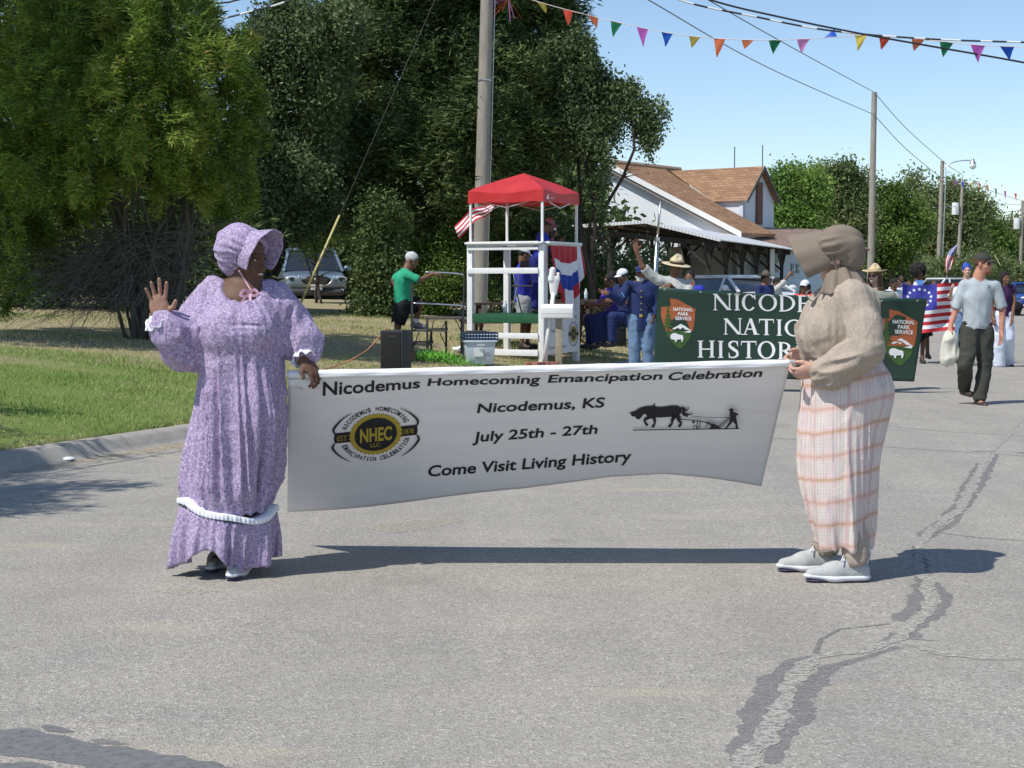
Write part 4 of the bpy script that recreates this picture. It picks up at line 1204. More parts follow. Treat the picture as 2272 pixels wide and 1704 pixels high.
# deck of green planks
M_GREEN = plain((.02, .10, .045), .55, var=.3, scale=30, bump=.3, name='green_paint')
zd = hz(697)
for k in range(8):
    b = .09 + k * .152
    MB().bar(P3(.05, b, zd - .02), P3(A_ - .05, b, zd - .02), .145, .035, up=Vector((0, 0, 1))).build('deck_plank', M_GREEN, stand)
board(.05, -.025, A_ - .05, -.025, zd - .075, .13, .03, 'deck_fascia', M_GREEN)
# sign board on the lower right face
SZ0, SZ1 = hz(788), hz(692)
MB().add([P3(-.050, .05, SZ0), P3(-.050, A_ - .02, SZ0 + .02), P3(-.050, A_ - .02, SZ1 + .015), P3(-.050, .05, SZ1), P3(-.056, .05, SZ0), P3(-.056, A_ - .02, SZ0 + .02), P3(-.056, A_ - .02, SZ1 + .015), P3(-.056, .05, SZ1)],
     [(0, 1, 2, 3), (7, 6, 5, 4), (0, 4, 5, 1), (1, 5, 6, 2), (2, 6, 7, 3), (3, 7, 4, 0)]).build('sign_panel', M_WHITE2, stand)
def sgn(u, v, lift): return P3(-.057 - lift, .05 + (A_ - .07) * u, SZ1 + (SZ0 - SZ1) * v)
M_INK = plain((.015, .015, .02), .55, var=0, bump=0, name='print_black')
M_GREYINK = plain((.30, .30, .34), .6, var=0, bump=0, name='print_grey')
M_GOLD = plain((.42, .33, .04), .55, var=.1, scale=60, bump=0, name='print_gold')
pr = Print(sgn)
pr.text('Nicodemus Homecoming', (.18, .10), (.92, .07), (.18, .22), 1); pr.text('Nicodemus, KS', (.12, .40), (.5, .38), (.12, .50), 1); pr.text('Come Visit Living History', (.05, .80), (.62, .78), (.05, .90), 1)
pr.ring((.82, .55), (.15, .30), (.13, .27), 1); pr.ring((.82, .55), (.11, .20), (0, 0), 2); pr.ring((.82, .55), (.08, .14), (0, 0), 0); pr.poly([(.66, .51), (.98, .51), (.98, .59), (.66, .59)], 0); pr.text('NHEC', (.75, .50), (.89, .50), (.75, .60), 2, lift=.008)
pr.build('sign_print', [M_INK, M_GREYINK, M_GOLD], stand)
# patriotic drape on the right face
M_FR = cloth_mat((.45, .03, .04), rough=.6); M_FB = cloth_mat((.03, .06, .32), rough=.6); M_FW = cloth_mat((.74, .74, .76), rough=.6)
def flagcloth(name, fn, nu, nv, pick, parent, mats):
    o = sheet(name, fn, nu, nv, None, parent)
    me = o.data
    for m in mats: me.materials.append(m)
    for p in me.polygons:
        i = p.index % nu; j = p.index // nu
        p.material_index = pick((i + .5) / nu, (j + .5) / nv)
    return o
def dr(u, v):
    zt = hz(545) ; dep = .30 + .62 * math.sin(PI * min(1, max(0, u))) ** .7
    fold = .03 * math.sin(u * 34) * (.3 + v)
    return P3(-.085 - .02 - fold - .05 * v, .06 + u * (A_ - .10), zt - v * dep + .02 * math.sin(u * 17) * v)
drape = flagcloth('drape', dr, 40, 24, lambda u, v: 0 if (v < .28 and .2 < u < .85) else 1 if ((u < .2 and v < .28) or (.85 < u < .92 and v < .3)) and False else (2 if .28 <= v < .5 else (1 if .5 <= v < .74 else (0 if abs(u - .5) > .12 else 2))) if .12 < u < .88 else (0 if u <= .12 or u > .95 else 2), None, [M_FR, M_FB, M_FW])
drape.location = C0
tag(drape, 'red white and blue gathered drape hung on the right side of the stand', 'drape')
# white star shapes on the drape's blue corner
# mailbox-like box, post, leaning pole, bricks
bx = U(1237, 690, C0.y - .35)
root = empty('mailbox', (bx.x, bx.y, ground_z(bx.x, bx.y)), 0, 'large white metal mailbox on a wooden post before the stand', 'mailbox')
zb = bx.z - root.location.z
prof = [(-.12, -.11), (.12, -.11), (.12, .05), (.09, .09), (.0, .105), (-.09, .09), (-.12, .05)]
mb = MB(); L0, L1 = -.24, .24
V = [Vector((L0, y, z)) for y, z in prof] + [Vector((L1, y, z)) for y, z in prof]; rr = Matrix.Rotation(-.12, 3, 'Z')
mb.add([rr @ v + Vector((0, 0, zb)) for v in V], [tuple(range(7)), tuple(range(13, 6, -1))] + [((i + 1) % 7, i, i + 7, (i + 1) % 7 + 7) for i in range(7)])
mb.build('box', M_WHITE2, root, bevel=.01)
MB().bar((-.235, -.124, zb - .04), (.235, -.18, zb - .04), .008, .008).build('seam', plain((.35, .35, .36), .6, name='seam_grey'), root)
MB().box((.02, .0, (zb - .12) / 2 - .05), (.10, .10, zb - .02)).build('post', plain((.36, .31, .22), .9, var=.2, scale=14, bump=.4, name='pale_post'), root, bevel=.006)
lp = GL(1206, 812)
root = empty('oar', lp, 0, 'white painted pole with a forked rounded head leaning before the stand', 'leaning pole')
q = U(1228, 650, lp.y + .1) - lp; hd = U(1236, 596, lp.y + .1) - lp
MB().tube([(0, 0, 0), q * .5, q], [.032, .030, .032], 10).build('shaft', M_WHITE2, root, smooth=True)
s_ = Sdf(); s_.cap(q, q + Vector((.01, 0, .20)), .052, .085, .02, 'u', (0, 1, 0), .45)
s_.cap(q + Vector((-.030, 0, .20)), q + Vector((-.012, 0, .345)), .050, .046, .012); s_.cap(q + Vector((.066, 0, .20)), q + Vector((.070, 0, .285)), .030, .026, .012)
s_.cap(q + Vector((.036, -.08, .27)), q + Vector((.036, .08, .27)), .016, .016, .004, 's'); s_.cap(q + Vector((.036, -.08, .31)), q + Vector((.036, .08, .23)), .014, .014, .004, 's')
sdf_obj('head', s_, .008, M_WHITE2, root)
root = empty('bricks', GL(1195, 812), 0, 'few loose red bricks at the foot of the leaning white pole', 'bricks')
for k, (x, y, a) in enumerate([(-.10, -.02, .3), (.06, .0, -.2), (.0, -.12, .9), (.2, .05, .1)]):
    MB().box((x, y, .03), (.2, .095, .06), Matrix.Rotation(a, 3, 'Z')).build('brick', plain((.36, .15, .11), .9, var=.2, scale=40, bump=.4, name='brick_red'), root, bevel=.005)
# clear storage bin with a blue basket on it
bb = GL(1064, 808); root = empty('storage_bin', bb, .12, 'grey translucent storage bin on the grass left of the stand', 'bin')
sc = bb.y / F_PX; w, h = 66 * sc, 50 * sc
M_BIN = plain((.50, .54, .60), .35, var=.05, bump=.05, name='bin_plastic')
def tap(w0, d0, w1, d1, z0, z1, m=0):
    return [(-w0 / 2, -d0 / 2, z0), (w0 / 2, -d0 / 2, z0), (w0 / 2, d0 / 2, z0), (-w0 / 2, d0 / 2, z0), (-w1 / 2, -d1 / 2, z1), (w1 / 2, -d1 / 2, z1), (w1 / 2, d1 / 2, z1), (-w1 / 2, d1 / 2, z1)]
FB = [(3, 2, 1, 0), (4, 5, 6, 7), (0, 1, 5, 4), (1, 2, 6, 5), (2, 3, 7, 6), (3, 0, 4, 7)]
MB().add(tap(w * .88, .3, w, .36, 0, h), FB).build('tub', M_BIN, root, bevel=.02)
MB().box((0, 0, h + .012), (w + .05, .40, .028)).build('rim', plain((.62, .70, .76), .4, name='bin_rim'), root, bevel=.008)
MB().box((-.03, -.176, h * .55), (.13, .01, .12), Matrix.Rotation(.06, 3, 'X')).build('paper', M_WHITE2, root)
MB().bar((-.06, -.21, h - .04), (.06, -.21, h - .04), .012).build('handle', M_WHITE2, root)
ck = empty('crate', bb + Vector((0, 0, h + .027)), .12, 'dark blue slatted crate set on top of the grey bin', 'crate')
mb = MB()
cw = w + .06
for z in (.01, .055, .10):
    for s1 in (-1, 1): mb.box((0, s1 * .19, z), (cw, .012, .022)); mb.box((s1 * cw / 2, 0, z), (.012, .38, .022))
for i in range(12):
    x = -cw / 2 + cw * i / 11; mb.box((x, -.19, .055), (.014, .016, .11)); mb.box((x, .19, .055), (.014, .016, .11))
mb.box((0, 0, .006), (cw - .02, .36, .01)); mb.build('basket', plain((.02, .05, .11), .45, name='navy_plastic'), ck)
MB().box((-.05, -.02, .11), (.30, .2, .05)).build('contents', plain((.05, .045, .045), .7, name='dark_bag'), ck, bevel=.015)

# ------------------------------------------------------------------ red canopy
can = empty('canopy', C0 + Vector((0, 0, H_TOP)), 0, 'red pop up canopy with white legs over the viewing stand', 'canopy')
def PC(a, b, z): return P3(a, b, z) - Vector((0, 0, H_TOP))
ctr = .5 * A_; hw = A_ / 2 + .03
zv0 = hz(448) ; zv1 = hz(422); zap = hz(378)
t = NT('canopy_red'); co = t.coord(); t.base(t.ramp(t.noise(co, 5, 4), [(.3, (.56, .035, .04)), (.7, (.66, .055, .055))])); t.set(rough=.45, spec=.35); t.bump(t.noise(co, 9, 4, .6), .35, .02)
tr = t.node('ShaderNodeBsdfTranslucent'); tr.inputs[0].default_value = (.7, .08, .06, 1); mx = t.node('ShaderNodeMixShader'); mx.inputs[0].default_value = .22
t.l(t.b.outputs[0], mx.inputs[1]); t.l(tr.outputs[0], mx.inputs[2]); t.l(mx.outputs[0], t.out.inputs[0]); M_RED = t.m
corner = [(ctr - hw, ctr - hw), (ctr + hw, ctr - hw), (ctr + hw, ctr + hw), (ctr - hw, ctr + hw)]
for k in range(4):
    p, q = corner[k], corner[(k + 1) % 4]
    def pan(u, v, p=p, q=q):
        x = p[0] + (q[0] - p[0]) * u; y = p[1] + (q[1] - p[1]) * u
        X_ = x + (ctr - x) * v; Y_ = y + (ctr - y) * v
        z = zv1 + (zap - zv1) * (v ** .86) - .035 * math.sin(PI * u) * (1 - v) + .01 * math.sin(9 * u) * (1 - v)
        return PC(X_, Y_, z)
    sheet('roof_panel', pan, 14, 10, M_RED, can)
    def val(u, v, p=p, q=q):
        x = p[0] + (q[0] - p[0]) * u; y = p[1] + (q[1] - p[1]) * u
        z = zv1 - .035 * math.sin(PI * u) * (1 - v) + .01 * math.sin(9 * u) * (1 - v); zb_ = zv0 + .008 * math.sin(11 * u)
        o_ = .012 * math.sin(13 * u + k) * v
        return PC(x, y, z + (zb_ - z) * v) + P3((x - ctr) * o_, (y - ctr) * o_, 0)
    sheet('valance', val, 20, 4, M_RED, can)
zt_ = zv1 - .02
for (a, b) in ((0, 0), (A_, 0), (0, A_), (A_, A_)):
    MB().box(PC(a, b, (H_TOP + zt_) / 2), (.034, .034, zt_ - H_TOP), rotS).build('leg', M_WHITE2, can)
mb = MB(); M_TR = plain((.55, .55, .57), .4, metal=.6, name='truss_grey')
for (p, q) in ((0, 1), (1, 2), (2, 3), (3, 0)):
    cs = [(0, 0), (A_, 0), (A_, A_), (0, A_)]; a = Vector(cs[p]); b = Vector(cs[q])
    for (s0, s1) in ((0, .5), (.5, 1)):
        a1 = a.lerp(b, s0); b1 = a.lerp(b, s1)
        mb.bar(PC(a1.x, a1.y, zv0 + .06), PC(b1.x, b1.y, zv0 - .08 if s0 == 0 else zv0 + .06), .012); mb.bar(PC(a1.x, a1.y, zv0 - .08 if s0 else zv0 + .0), PC(b1.x, b1.y, zv0 + .05), .012)
for c in ((0, 0), (A_, 0), (A_, A_), (0, A_)): mb.bar(PC(c[0], c[1], zv1 - .06), PC(ctr, ctr, zap - .05), .014)
mb.build('truss', M_TR, can)
pr = Print(lambda u, v, l: PC(ctr - hw - .006 - l, ctr - hw + .08 + u, zv1 - .05 - v))
pr.poly([(0, .09), (.055, 0), (.11, .09)], 0); pr.text('ozark trail', (.13, .055), (.30, .055), (.13, .085), 0) if False else pr.poly([(.13, .06), (.27, .06), (.27, .078), (.13, .078)], 1)
pr.build('emblem', [M_WHITE2, plain((.72, .45, .45), .6, bump=0, name='pale_red')], can)

# flag on the pole bracket
fp = pole_main.location + Vector((.2, -.35, 2.95))
fl = empty('flag', U(1090, 462, 33.4), 0, 'American flag hanging slanted on the utility pole left of the canopy', 'flag')
b_ = [U(1058, 445, 33.4), U(1101, 452, 33.4), U(1092, 470, 33.4), U(1066, 466, 33.4), U(1030, 508, 33.3), U(1006, 524, 33.2), U(1008, 505, 33.3)]
TLf, TRf, BLf, BRf = U(1048, 448, 33.5), U(1101, 450, 33.3), U(1006, 522, 33.3), U(1034, 520, 33.1)
def flg(u, v):
    # u along the stripes (hoist at the upper right to the fly at lower left), v across them
    h_ = TRf.lerp(U(1090, 474, 33.3), v); f_ = U(1008, 500, 33.3).lerp(U(1018, 528, 33.2), v)
    m_ = U(1050, 452, 33.35).lerp(U(1068, 476, 33.2), v)
    p = h_ * (1 - u) ** 2 + m_ * 2 * u * (1 - u) + f_ * u * u
    return p + Vector((0, .05 * math.sin(9 * u + 5 * v), .03 * math.sin(10 * u + 2))) - fl.location
flagcloth('cloth', flg, 26, 21, lambda u, v: 0 if int(v * 7) % 2 == 0 else 1, fl, [M_FR, M_FW])
MB().tube([fp - fl.location - Vector((.1, 0, .35)), TRf - fl.location], .012, 6).build('staff', M_STEEL, fl)

# ------------------------------------------------------------------ black speakers, steps, cable
def speaker(px, py, w, h, dpt, rz, label):
    p = GL(px, py); root = empty('speaker', p, rz, label, 'speaker')
    MB().box((0, dpt / 2, h / 2), (w, dpt, h)).build('cabinet', plain((.035, .035, .038), .6, var=.2, scale=20, bump=.3, name='speaker_case'), root, bevel=.012)
    MB().box((0, -.006, h / 2), (w * .86, .014, h * .92)).build('grille', plain((.008, .008, .009), .8, var=.3, scale=200, bump=.5, name='speaker_grille'), root, bevel=.004)
    MB().box((.03, -.016, h * .84), (w * .35, .006, .03)).build('badge', plain((.03, .03, .03), .4, name='badge_black'), root)
    return root
speaker(868, 822, .33, .53, .26, R(-24), 'black loudspeaker on the grass before the man in green')
speaker(1375, 768, .26, .40, .3, R(12), 'small black loudspeaker beside the soldier in dark blue')
def steps():
    o = GL(914, 790); root = empty('steel_steps', o, 0, 'dark steel steps with silver handrails beside the white stand', 'steps')
    Y = o.y; f = lambda px, py, dy=0: U(px, py, Y + dy) - o
    for (x0, x1, y) in ((912, 957, 762), (915, 990, 733), (945, 1028, 706)):
        a = f(x0, y, .02); b = f(x1, y + 1, .02)
        c = (a + b) / 2; MB().box(c + Vector((0, .35, 0)), (b.x - a.x, .7, .03)).build('tread', plain((.10, .085, .08), .7, var=.3, name='rusty_steel'), root, bevel=.004)
    for (x, y0, y1, dy) in ((914, 628, 792, 0), (1028, 700, 792, 0), (948, 706, 786, 0), (990, 712, 780, .55), (957, 735, 782, .6), (916, 762, 792, .6), (1024, 705, 770, .6)):
        a = f(x, y0, dy); b = f(x, y1, dy); b.z = 0
        MB().bar(a, b, .032).build('leg', M_DSTEEL, root)
    mb = MB()
    for (a, b) in (((948, 780), (962, 712)), ((976, 738), (990, 770)), ((990, 712), (976, 735)), ((930, 735), (918, 770)), ((1010, 708), (1024, 736))): mb.bar(f(*a, .3), f(*b, .3), .014)
    mb.build('brace', M_DSTEEL, root)
    for (a, b) in (((943, 604), (1024, 608)), ((915, 673), (1028, 679))):
        MB().tube(cat3([f(*a, .3), f((a[0] + b[0]) / 2, (a[1] + b[1]) / 2 - 1, .3), f(*b, .3), f(b[0] + 2, b[1] + 3, .3)], 5), .014, 7).build('handrail', M_STEEL, root, smooth=True)
    MB().tube([f(1028, 700, .3), f(1030, 612, .3)], .016, 6).build('rail_post', M_DSTEEL, root)
    return root
steps()
wb = GL(912, 800); o = MB().box((0, 0, .07), (.12, .12, .14)).build('wood_block', M_WOOD, None, bevel=.004); o.location = wb; tag(o, 'short wooden block under the foot of the steel steps', 'block')
cp = [GL(875, 812), GL(845, 790), GL(800, 800), GL(760, 812), GL(720, 826), GL(668, 838)]
c0 = U(858, 728, cp[0].y + .1)
P = cat3([c0, (c0 + U(843, 745, cp[0].y)) / 2, U(820, 772, cp[0].y - .1), U(790, 792, cp[0].y - .6), GL(760, 812) + Vector((0, 0, .03)), GL(700, 830) + Vector((0, 0, .03)), GL(660, 838) + Vector((0, 0, .03))], 8)
o = MB().tube([p - c0 for p in P], .008, 5).build('extension_cord', plain((.50, .20, .10), .6, bump=0, name='orange_cord'), None, smooth=True); o.location = c0
tag(o, 'thin orange cord trailing across the grass from the loudspeaker', 'cord')
# ------------------------------------------------------------------ the white house with shingled roof
def shingle_mat(col=(.34, .20, .12)):
    t = NT('shingles'); co = t.coord(kind='UV', scale=(1, 1, 1))
    br = t.node('ShaderNodeTexBrick'); t.l(co, br.inputs['Vector']); br.inputs['Scale'].default_value = 1
    br.offset = .5; br.inputs['Brick Width'].default_value = .34; br.inputs['Row Height'].default_value = .14; br.inputs['Mortar Size'].default_value = .012; br.inputs['Mortar Smooth'].default_value = .3
    br.inputs['Color1'].default_value = (*[c * 1.15 for c in col], 1); br.inputs['Color2'].default_value = (*[c * .72 for c in col], 1); br.inputs['Mortar'].default_value = (*[c * .45 for c in col], 1)
    n = t.noise(t.coord(), 1.2, 5, .7)
    c = t.mix(t.ramp(n, [(.4, (0, 0, 0)), (.7, (.6, .6, .6))]), br.outputs['Color'], tuple(c * .62 for c in col))
    t.base(c); t.set(rough=.9, spec=.15); t.bump(br.outputs['Fac'], -.6, .03); return t.m
M_SHIN = shingle_mat()
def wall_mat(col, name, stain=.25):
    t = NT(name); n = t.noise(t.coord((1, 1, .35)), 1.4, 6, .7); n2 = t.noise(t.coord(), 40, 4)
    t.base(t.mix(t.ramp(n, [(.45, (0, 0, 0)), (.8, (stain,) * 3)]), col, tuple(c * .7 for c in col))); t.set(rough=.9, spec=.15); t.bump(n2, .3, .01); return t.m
M_STUCCO = wall_mat((.74, .77, .80), 'white_stucco')
def quad(name, pts, mat, parent, th=.0, uvs=None, out=None):
    """flat panel with real thickness behind it"""
    pts = [Vector(p) for p in pts]; n = (pts[1] - pts[0]).cross(pts[2] - pts[0]).normalized()
    if out is not None and n.dot(Vector(out)) < 0: pts = pts[::-1]; n = -n
    if th:
        back = [p - n * th for p in pts]; k = len(pts)
        V = pts + back; Fc = [tuple(range(k)), tuple(range(2 * k - 1, k - 1, -1))] + [((i + 1) % k, i, i + k, (i + 1) % k + k) for i in range(k)]
    else: V = pts; Fc = [tuple(range(len(pts)))]
    me = bpy.data.meshes.new(name); me.from_pydata([tuple(v) for v in V], [], Fc); me.update()
    uv = me.uv_layers.new(name='UVMap'); e1 = None
    # u level along the panel, v up the slope
    up = (Vector((0, 0, 1)) - n * n.z)
    up = up.normalized() if up.length > 1e-4 else Vector((0, 1, 0)); e1 = up.cross(n)
    for lp in me.loops:
        v = Vector(me.vertices[lp.vertex_index].co); uv.data[lp.index].uv = (v.dot(e1), v.dot(up))
    return link(name, me, mat, parent)
def house():
    P0 = Vector((3.77, 60, 0)); psi = R(37); a = Vector((math.sin(psi), math.cos(psi), 0)); b = Vector((math.cos(psi), -math.sin(psi), 0))
    g = ground_z(P0.x, P0.y); base = Vector((P0.x, P0.y, g)); zr = 6.0 - g; ze = 3.25 - g; W = 5.7
    root = empty('house', base, 0, 'white house with tan shingled roof beyond the red canopy', 'house')
    Q = lambda w, l, z: b * w + a * l + Vector((0, 0, z))
    sl = (zr - ze) / W
    yg = lambda w: zr - abs(w) * sl
    # front gable wall
    quad('wall', [Q(-W + .3, 0, -.5), Q(W - .3, 0, -.5), Q(W - .3, 0, yg(W - .3) - .08), Q(0, 0, zr - .08), Q(-W + .3, 0, yg(W - .3) - .08)], M_STUCCO, root, .2, out=-a)
    quad('wall', [Q(W - .3, 0.0, -.5), Q(W - .3, 2.2, -.5), Q(W - .3, 2.2, yg(W - .3) - .1), Q(W - .3, 0.0, yg(W - .3) - .1)], M_STUCCO, root, .2, out=b)
    # main roof slopes
    for s_ in (-1, 1):
        lw_, hw_, wv0 = 3.7, 1.35, 1.47 / sl
        quad('roof', [Q(0, -.3, zr), Q(0, 7, zr), Q(-W, 7, ze), Q(-W, -.3, ze)] if s_ < 0 else [Q(0, -.3, zr), Q(0, lw_, zr), Q(wv0, lw_ - hw_, zr - wv0 * sl), Q(W, lw_ - hw_, ze), Q(W, -.3, ze)], M_SHIN, root, .12, out=b * s_ + Vector((0, 0, 1)))
        quad('fascia', [Q(0, -.34, zr + .02), Q(s_ * (W + .03), -.34, ze + .02), Q(s_ * (W + .03), -.34, ze - .18), Q(0, -.34, zr - .18)], M_WHITE2, root, .03, out=-a)
        quad('lower_barge_board', [Q(0, -.28, zr - .19), Q(s_ * W, -.28, ze - .19), Q(s_ * W, -.28, ze - .32), Q(0, -.28, zr - .32)], plain((.25, .22, .2), .8, name='grey_brown_trim'), root, .03, out=-a)  # grey brown board running below each white fascia
    MB().tube([Q(0, -.3, zr + .03), Q(0, 5, zr + .03)], .09, 6).build('ridge', plain((.42, .30, .22), .9, name='ridge_tile'), root)
    # right wing: ridge level with the main one, gable end to the right
    lw = 3.7; e = 4.25; hwid = 1.35; zw = zr - .12; zwe = zw - 1.35; wv_ = (zr - zwe) / sl
    R_ = lambda w, l, z: Q(w, l, z)
    quad('roof', [R_(.3, lw, zw), R_(e + .25, lw, zw), R_(e + .25, lw - hwid, zwe), R_(wv_, lw - hwid, zwe)], M_SHIN, root, .0, out=-a + Vector((0, 0, 1)))
    quad('roof', [R_(e + .25, lw, zw), R_(.3, lw, zw), R_(wv_, lw + hwid, zwe), R_(e + .25, lw + hwid, zwe)], M_SHIN, root, .0, out=a + Vector((0, 0, 1)))
    quad('wall', [R_(2.2, lw - hwid + .15, 1.5), R_(e, lw - hwid + .15, 1.5), R_(e, lw - hwid + .15, zwe + .1), R_(2.2, lw - hwid + .15, zwe + .1)], M_STUCCO, root, .15, out=-a)
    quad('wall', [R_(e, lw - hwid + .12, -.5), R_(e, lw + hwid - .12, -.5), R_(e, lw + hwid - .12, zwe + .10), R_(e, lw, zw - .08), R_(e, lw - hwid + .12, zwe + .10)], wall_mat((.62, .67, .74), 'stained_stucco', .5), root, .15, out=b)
    for s_ in (-1, 1): quad('fascia', [R_(e + .27, lw, zw + .02), R_(e + .27, lw + s_ * hwid, zwe + .02), R_(e + .27, lw + s_ * hwid, zwe - .12), R_(e + .27, lw, zw - .14)], plain((.10, .10, .09), .8, name='dark_trim'), root, .03, out=b)
    w1 = quad('window', [R_(e + .04, lw - .25, zw - 2.2), R_(e + .04, lw + .25, zw - 2.2), R_(e + .04, lw + .25, zw - .6), R_(e + .04, lw - .25, zw - .6)], plain((.17, .09, .07), .8, var=.3, name='brown_boards'), root, .03, out=b)
    for k in range(4):
        z0 = zw - 2.17 + k * .39
        quad('board', [R_(e + .07, lw - .22, z0), R_(e + .07, lw + .22, z0), R_(e + .07, lw + .22, z0 + .36), R_(e + .07, lw - .22, z0 + .36)], plain((.17, .09, .07), .8, var=.3, name='brown_boards'), w1, .02, out=b)
    # boarded window in the gable
    p = lambda px, py: onplane(px, py, base - a * .02, a) - base
    f = quad('window', [p(1296, 474), p(1338, 474), p(1338, 399), p(1296, 399)], plain((.40, .37, .34), .85, var=.15, name='window_boards'), root, .05, out=-a)
    quad('sill', [p(1290, 478), p(1342, 478), p(1342, 473), p(1290, 473)], M_STUCCO, f, .12, out=-a)
    # left wing roof seen past the gable
    quad('roof', [Q(-1.0, 4.2, zr - .1), Q(-7.5, 4.2, zr - .1), Q(-7.5, 1.2, ze + .5), Q(-3.2, 1.2, ze + .5)], M_SHIN, root, .08, out=-a + Vector((0, 0, 1)))
    quad('wall', [Q(-7.2, 1.6, -.5), Q(-3.4, 1.6, -.5), Q(-3.4, 1.6, ze + .55), Q(-7.2, 1.6, ze + .55)], M_STUCCO, root, .15, out=-a)
    for k in range(2): MB().tube([Q(3.2 + k * 1.2, lw, zw), Q(3.2 + k * 1.2, lw, zw + .8)], .02, 5).build('vent_pipe', M_DSTEEL, root)
house()

# low white building on the right with a rusty roof edge
def low_building():
    Y = 57.0; o = Vector((U(1750, 600, Y).x, Y, ground_z(U(1750, 600, Y).x, Y)))
    root = empty('outbuilding', o, 0, 'low white sided building with small windows between the shelter and the checked bonnet', 'building')
    a = U(1712, 548, Y) - o; b = U(1900, 575, Y + 4) - o
    A = Vector((a.x, a.y, 0)); B = Vector((b.x, b.y, 0)); n = (B - A).cross(Vector((0, 0, 1))).normalized()
    if n.y > 0: n = -n
    M_SID = wall_mat((.50, .60, .68), 'blue_white_siding', .4); hgt = a.z + .02; nb = 9; step = (hgt + .3) / nb
    for k in range(nb):
        z0 = -.3 + k * step
        quad('siding_board', [A + Vector((0, 0, z0)) + n * .03, B + Vector((0, 0, z0)) + n * .03, B + Vector((0, 0, z0 + step)), A + Vector((0, 0, z0 + step))], M_SID, root, .04, out=n)
    back = -n * 4
    quad('wall', [A, A + back, A + back + Vector((0, 0, hgt)), A + Vector((0, 0, hgt))], M_SID, root, .1, out=(-1, 0, 0)); quad('wall', [B, B + back, B + back + Vector((0, 0, hgt)), B + Vector((0, 0, hgt))], M_SID, root, .1, out=(1, 0, 0))
    quad('roof', [A + n * .25 + Vector((-.3, 0, hgt)), B + n * .25 + Vector((.3, 0, hgt)), B + back * .5 + Vector((.3, 0, hgt + .8)), A + back * .5 + Vector((-.3, 0, hgt + .8))], plain((.24, .16, .125), .8, var=.3, scale=5, name='rusty_roof'), root, .08, out=(0, 0, 1))
    for (x0, x1, y0, y1) in ((1717, 1727, 568, 604), (1757, 1762, 585, 612), (1768, 1774, 586, 606), (1790, 1798, 588, 612)):
        q = [onplane(x, y, o + A + n * .06, n) - o for x, y in ((x0, y1), (x1, y1), (x1, y0), (x0, y0))]
        f = quad('window', q, plain((.13, .18, .20), .25, name='window_dark'), root, .03, out=n)
        c = (q[0] + q[2]) / 2; MB().bar(Vector((q[0].x, q[0].y, c.z)) + n * .02, Vector((q[1].x, q[1].y, c.z)) + n * .02, .03).build('frame', M_WHITE2, f)
low_building()

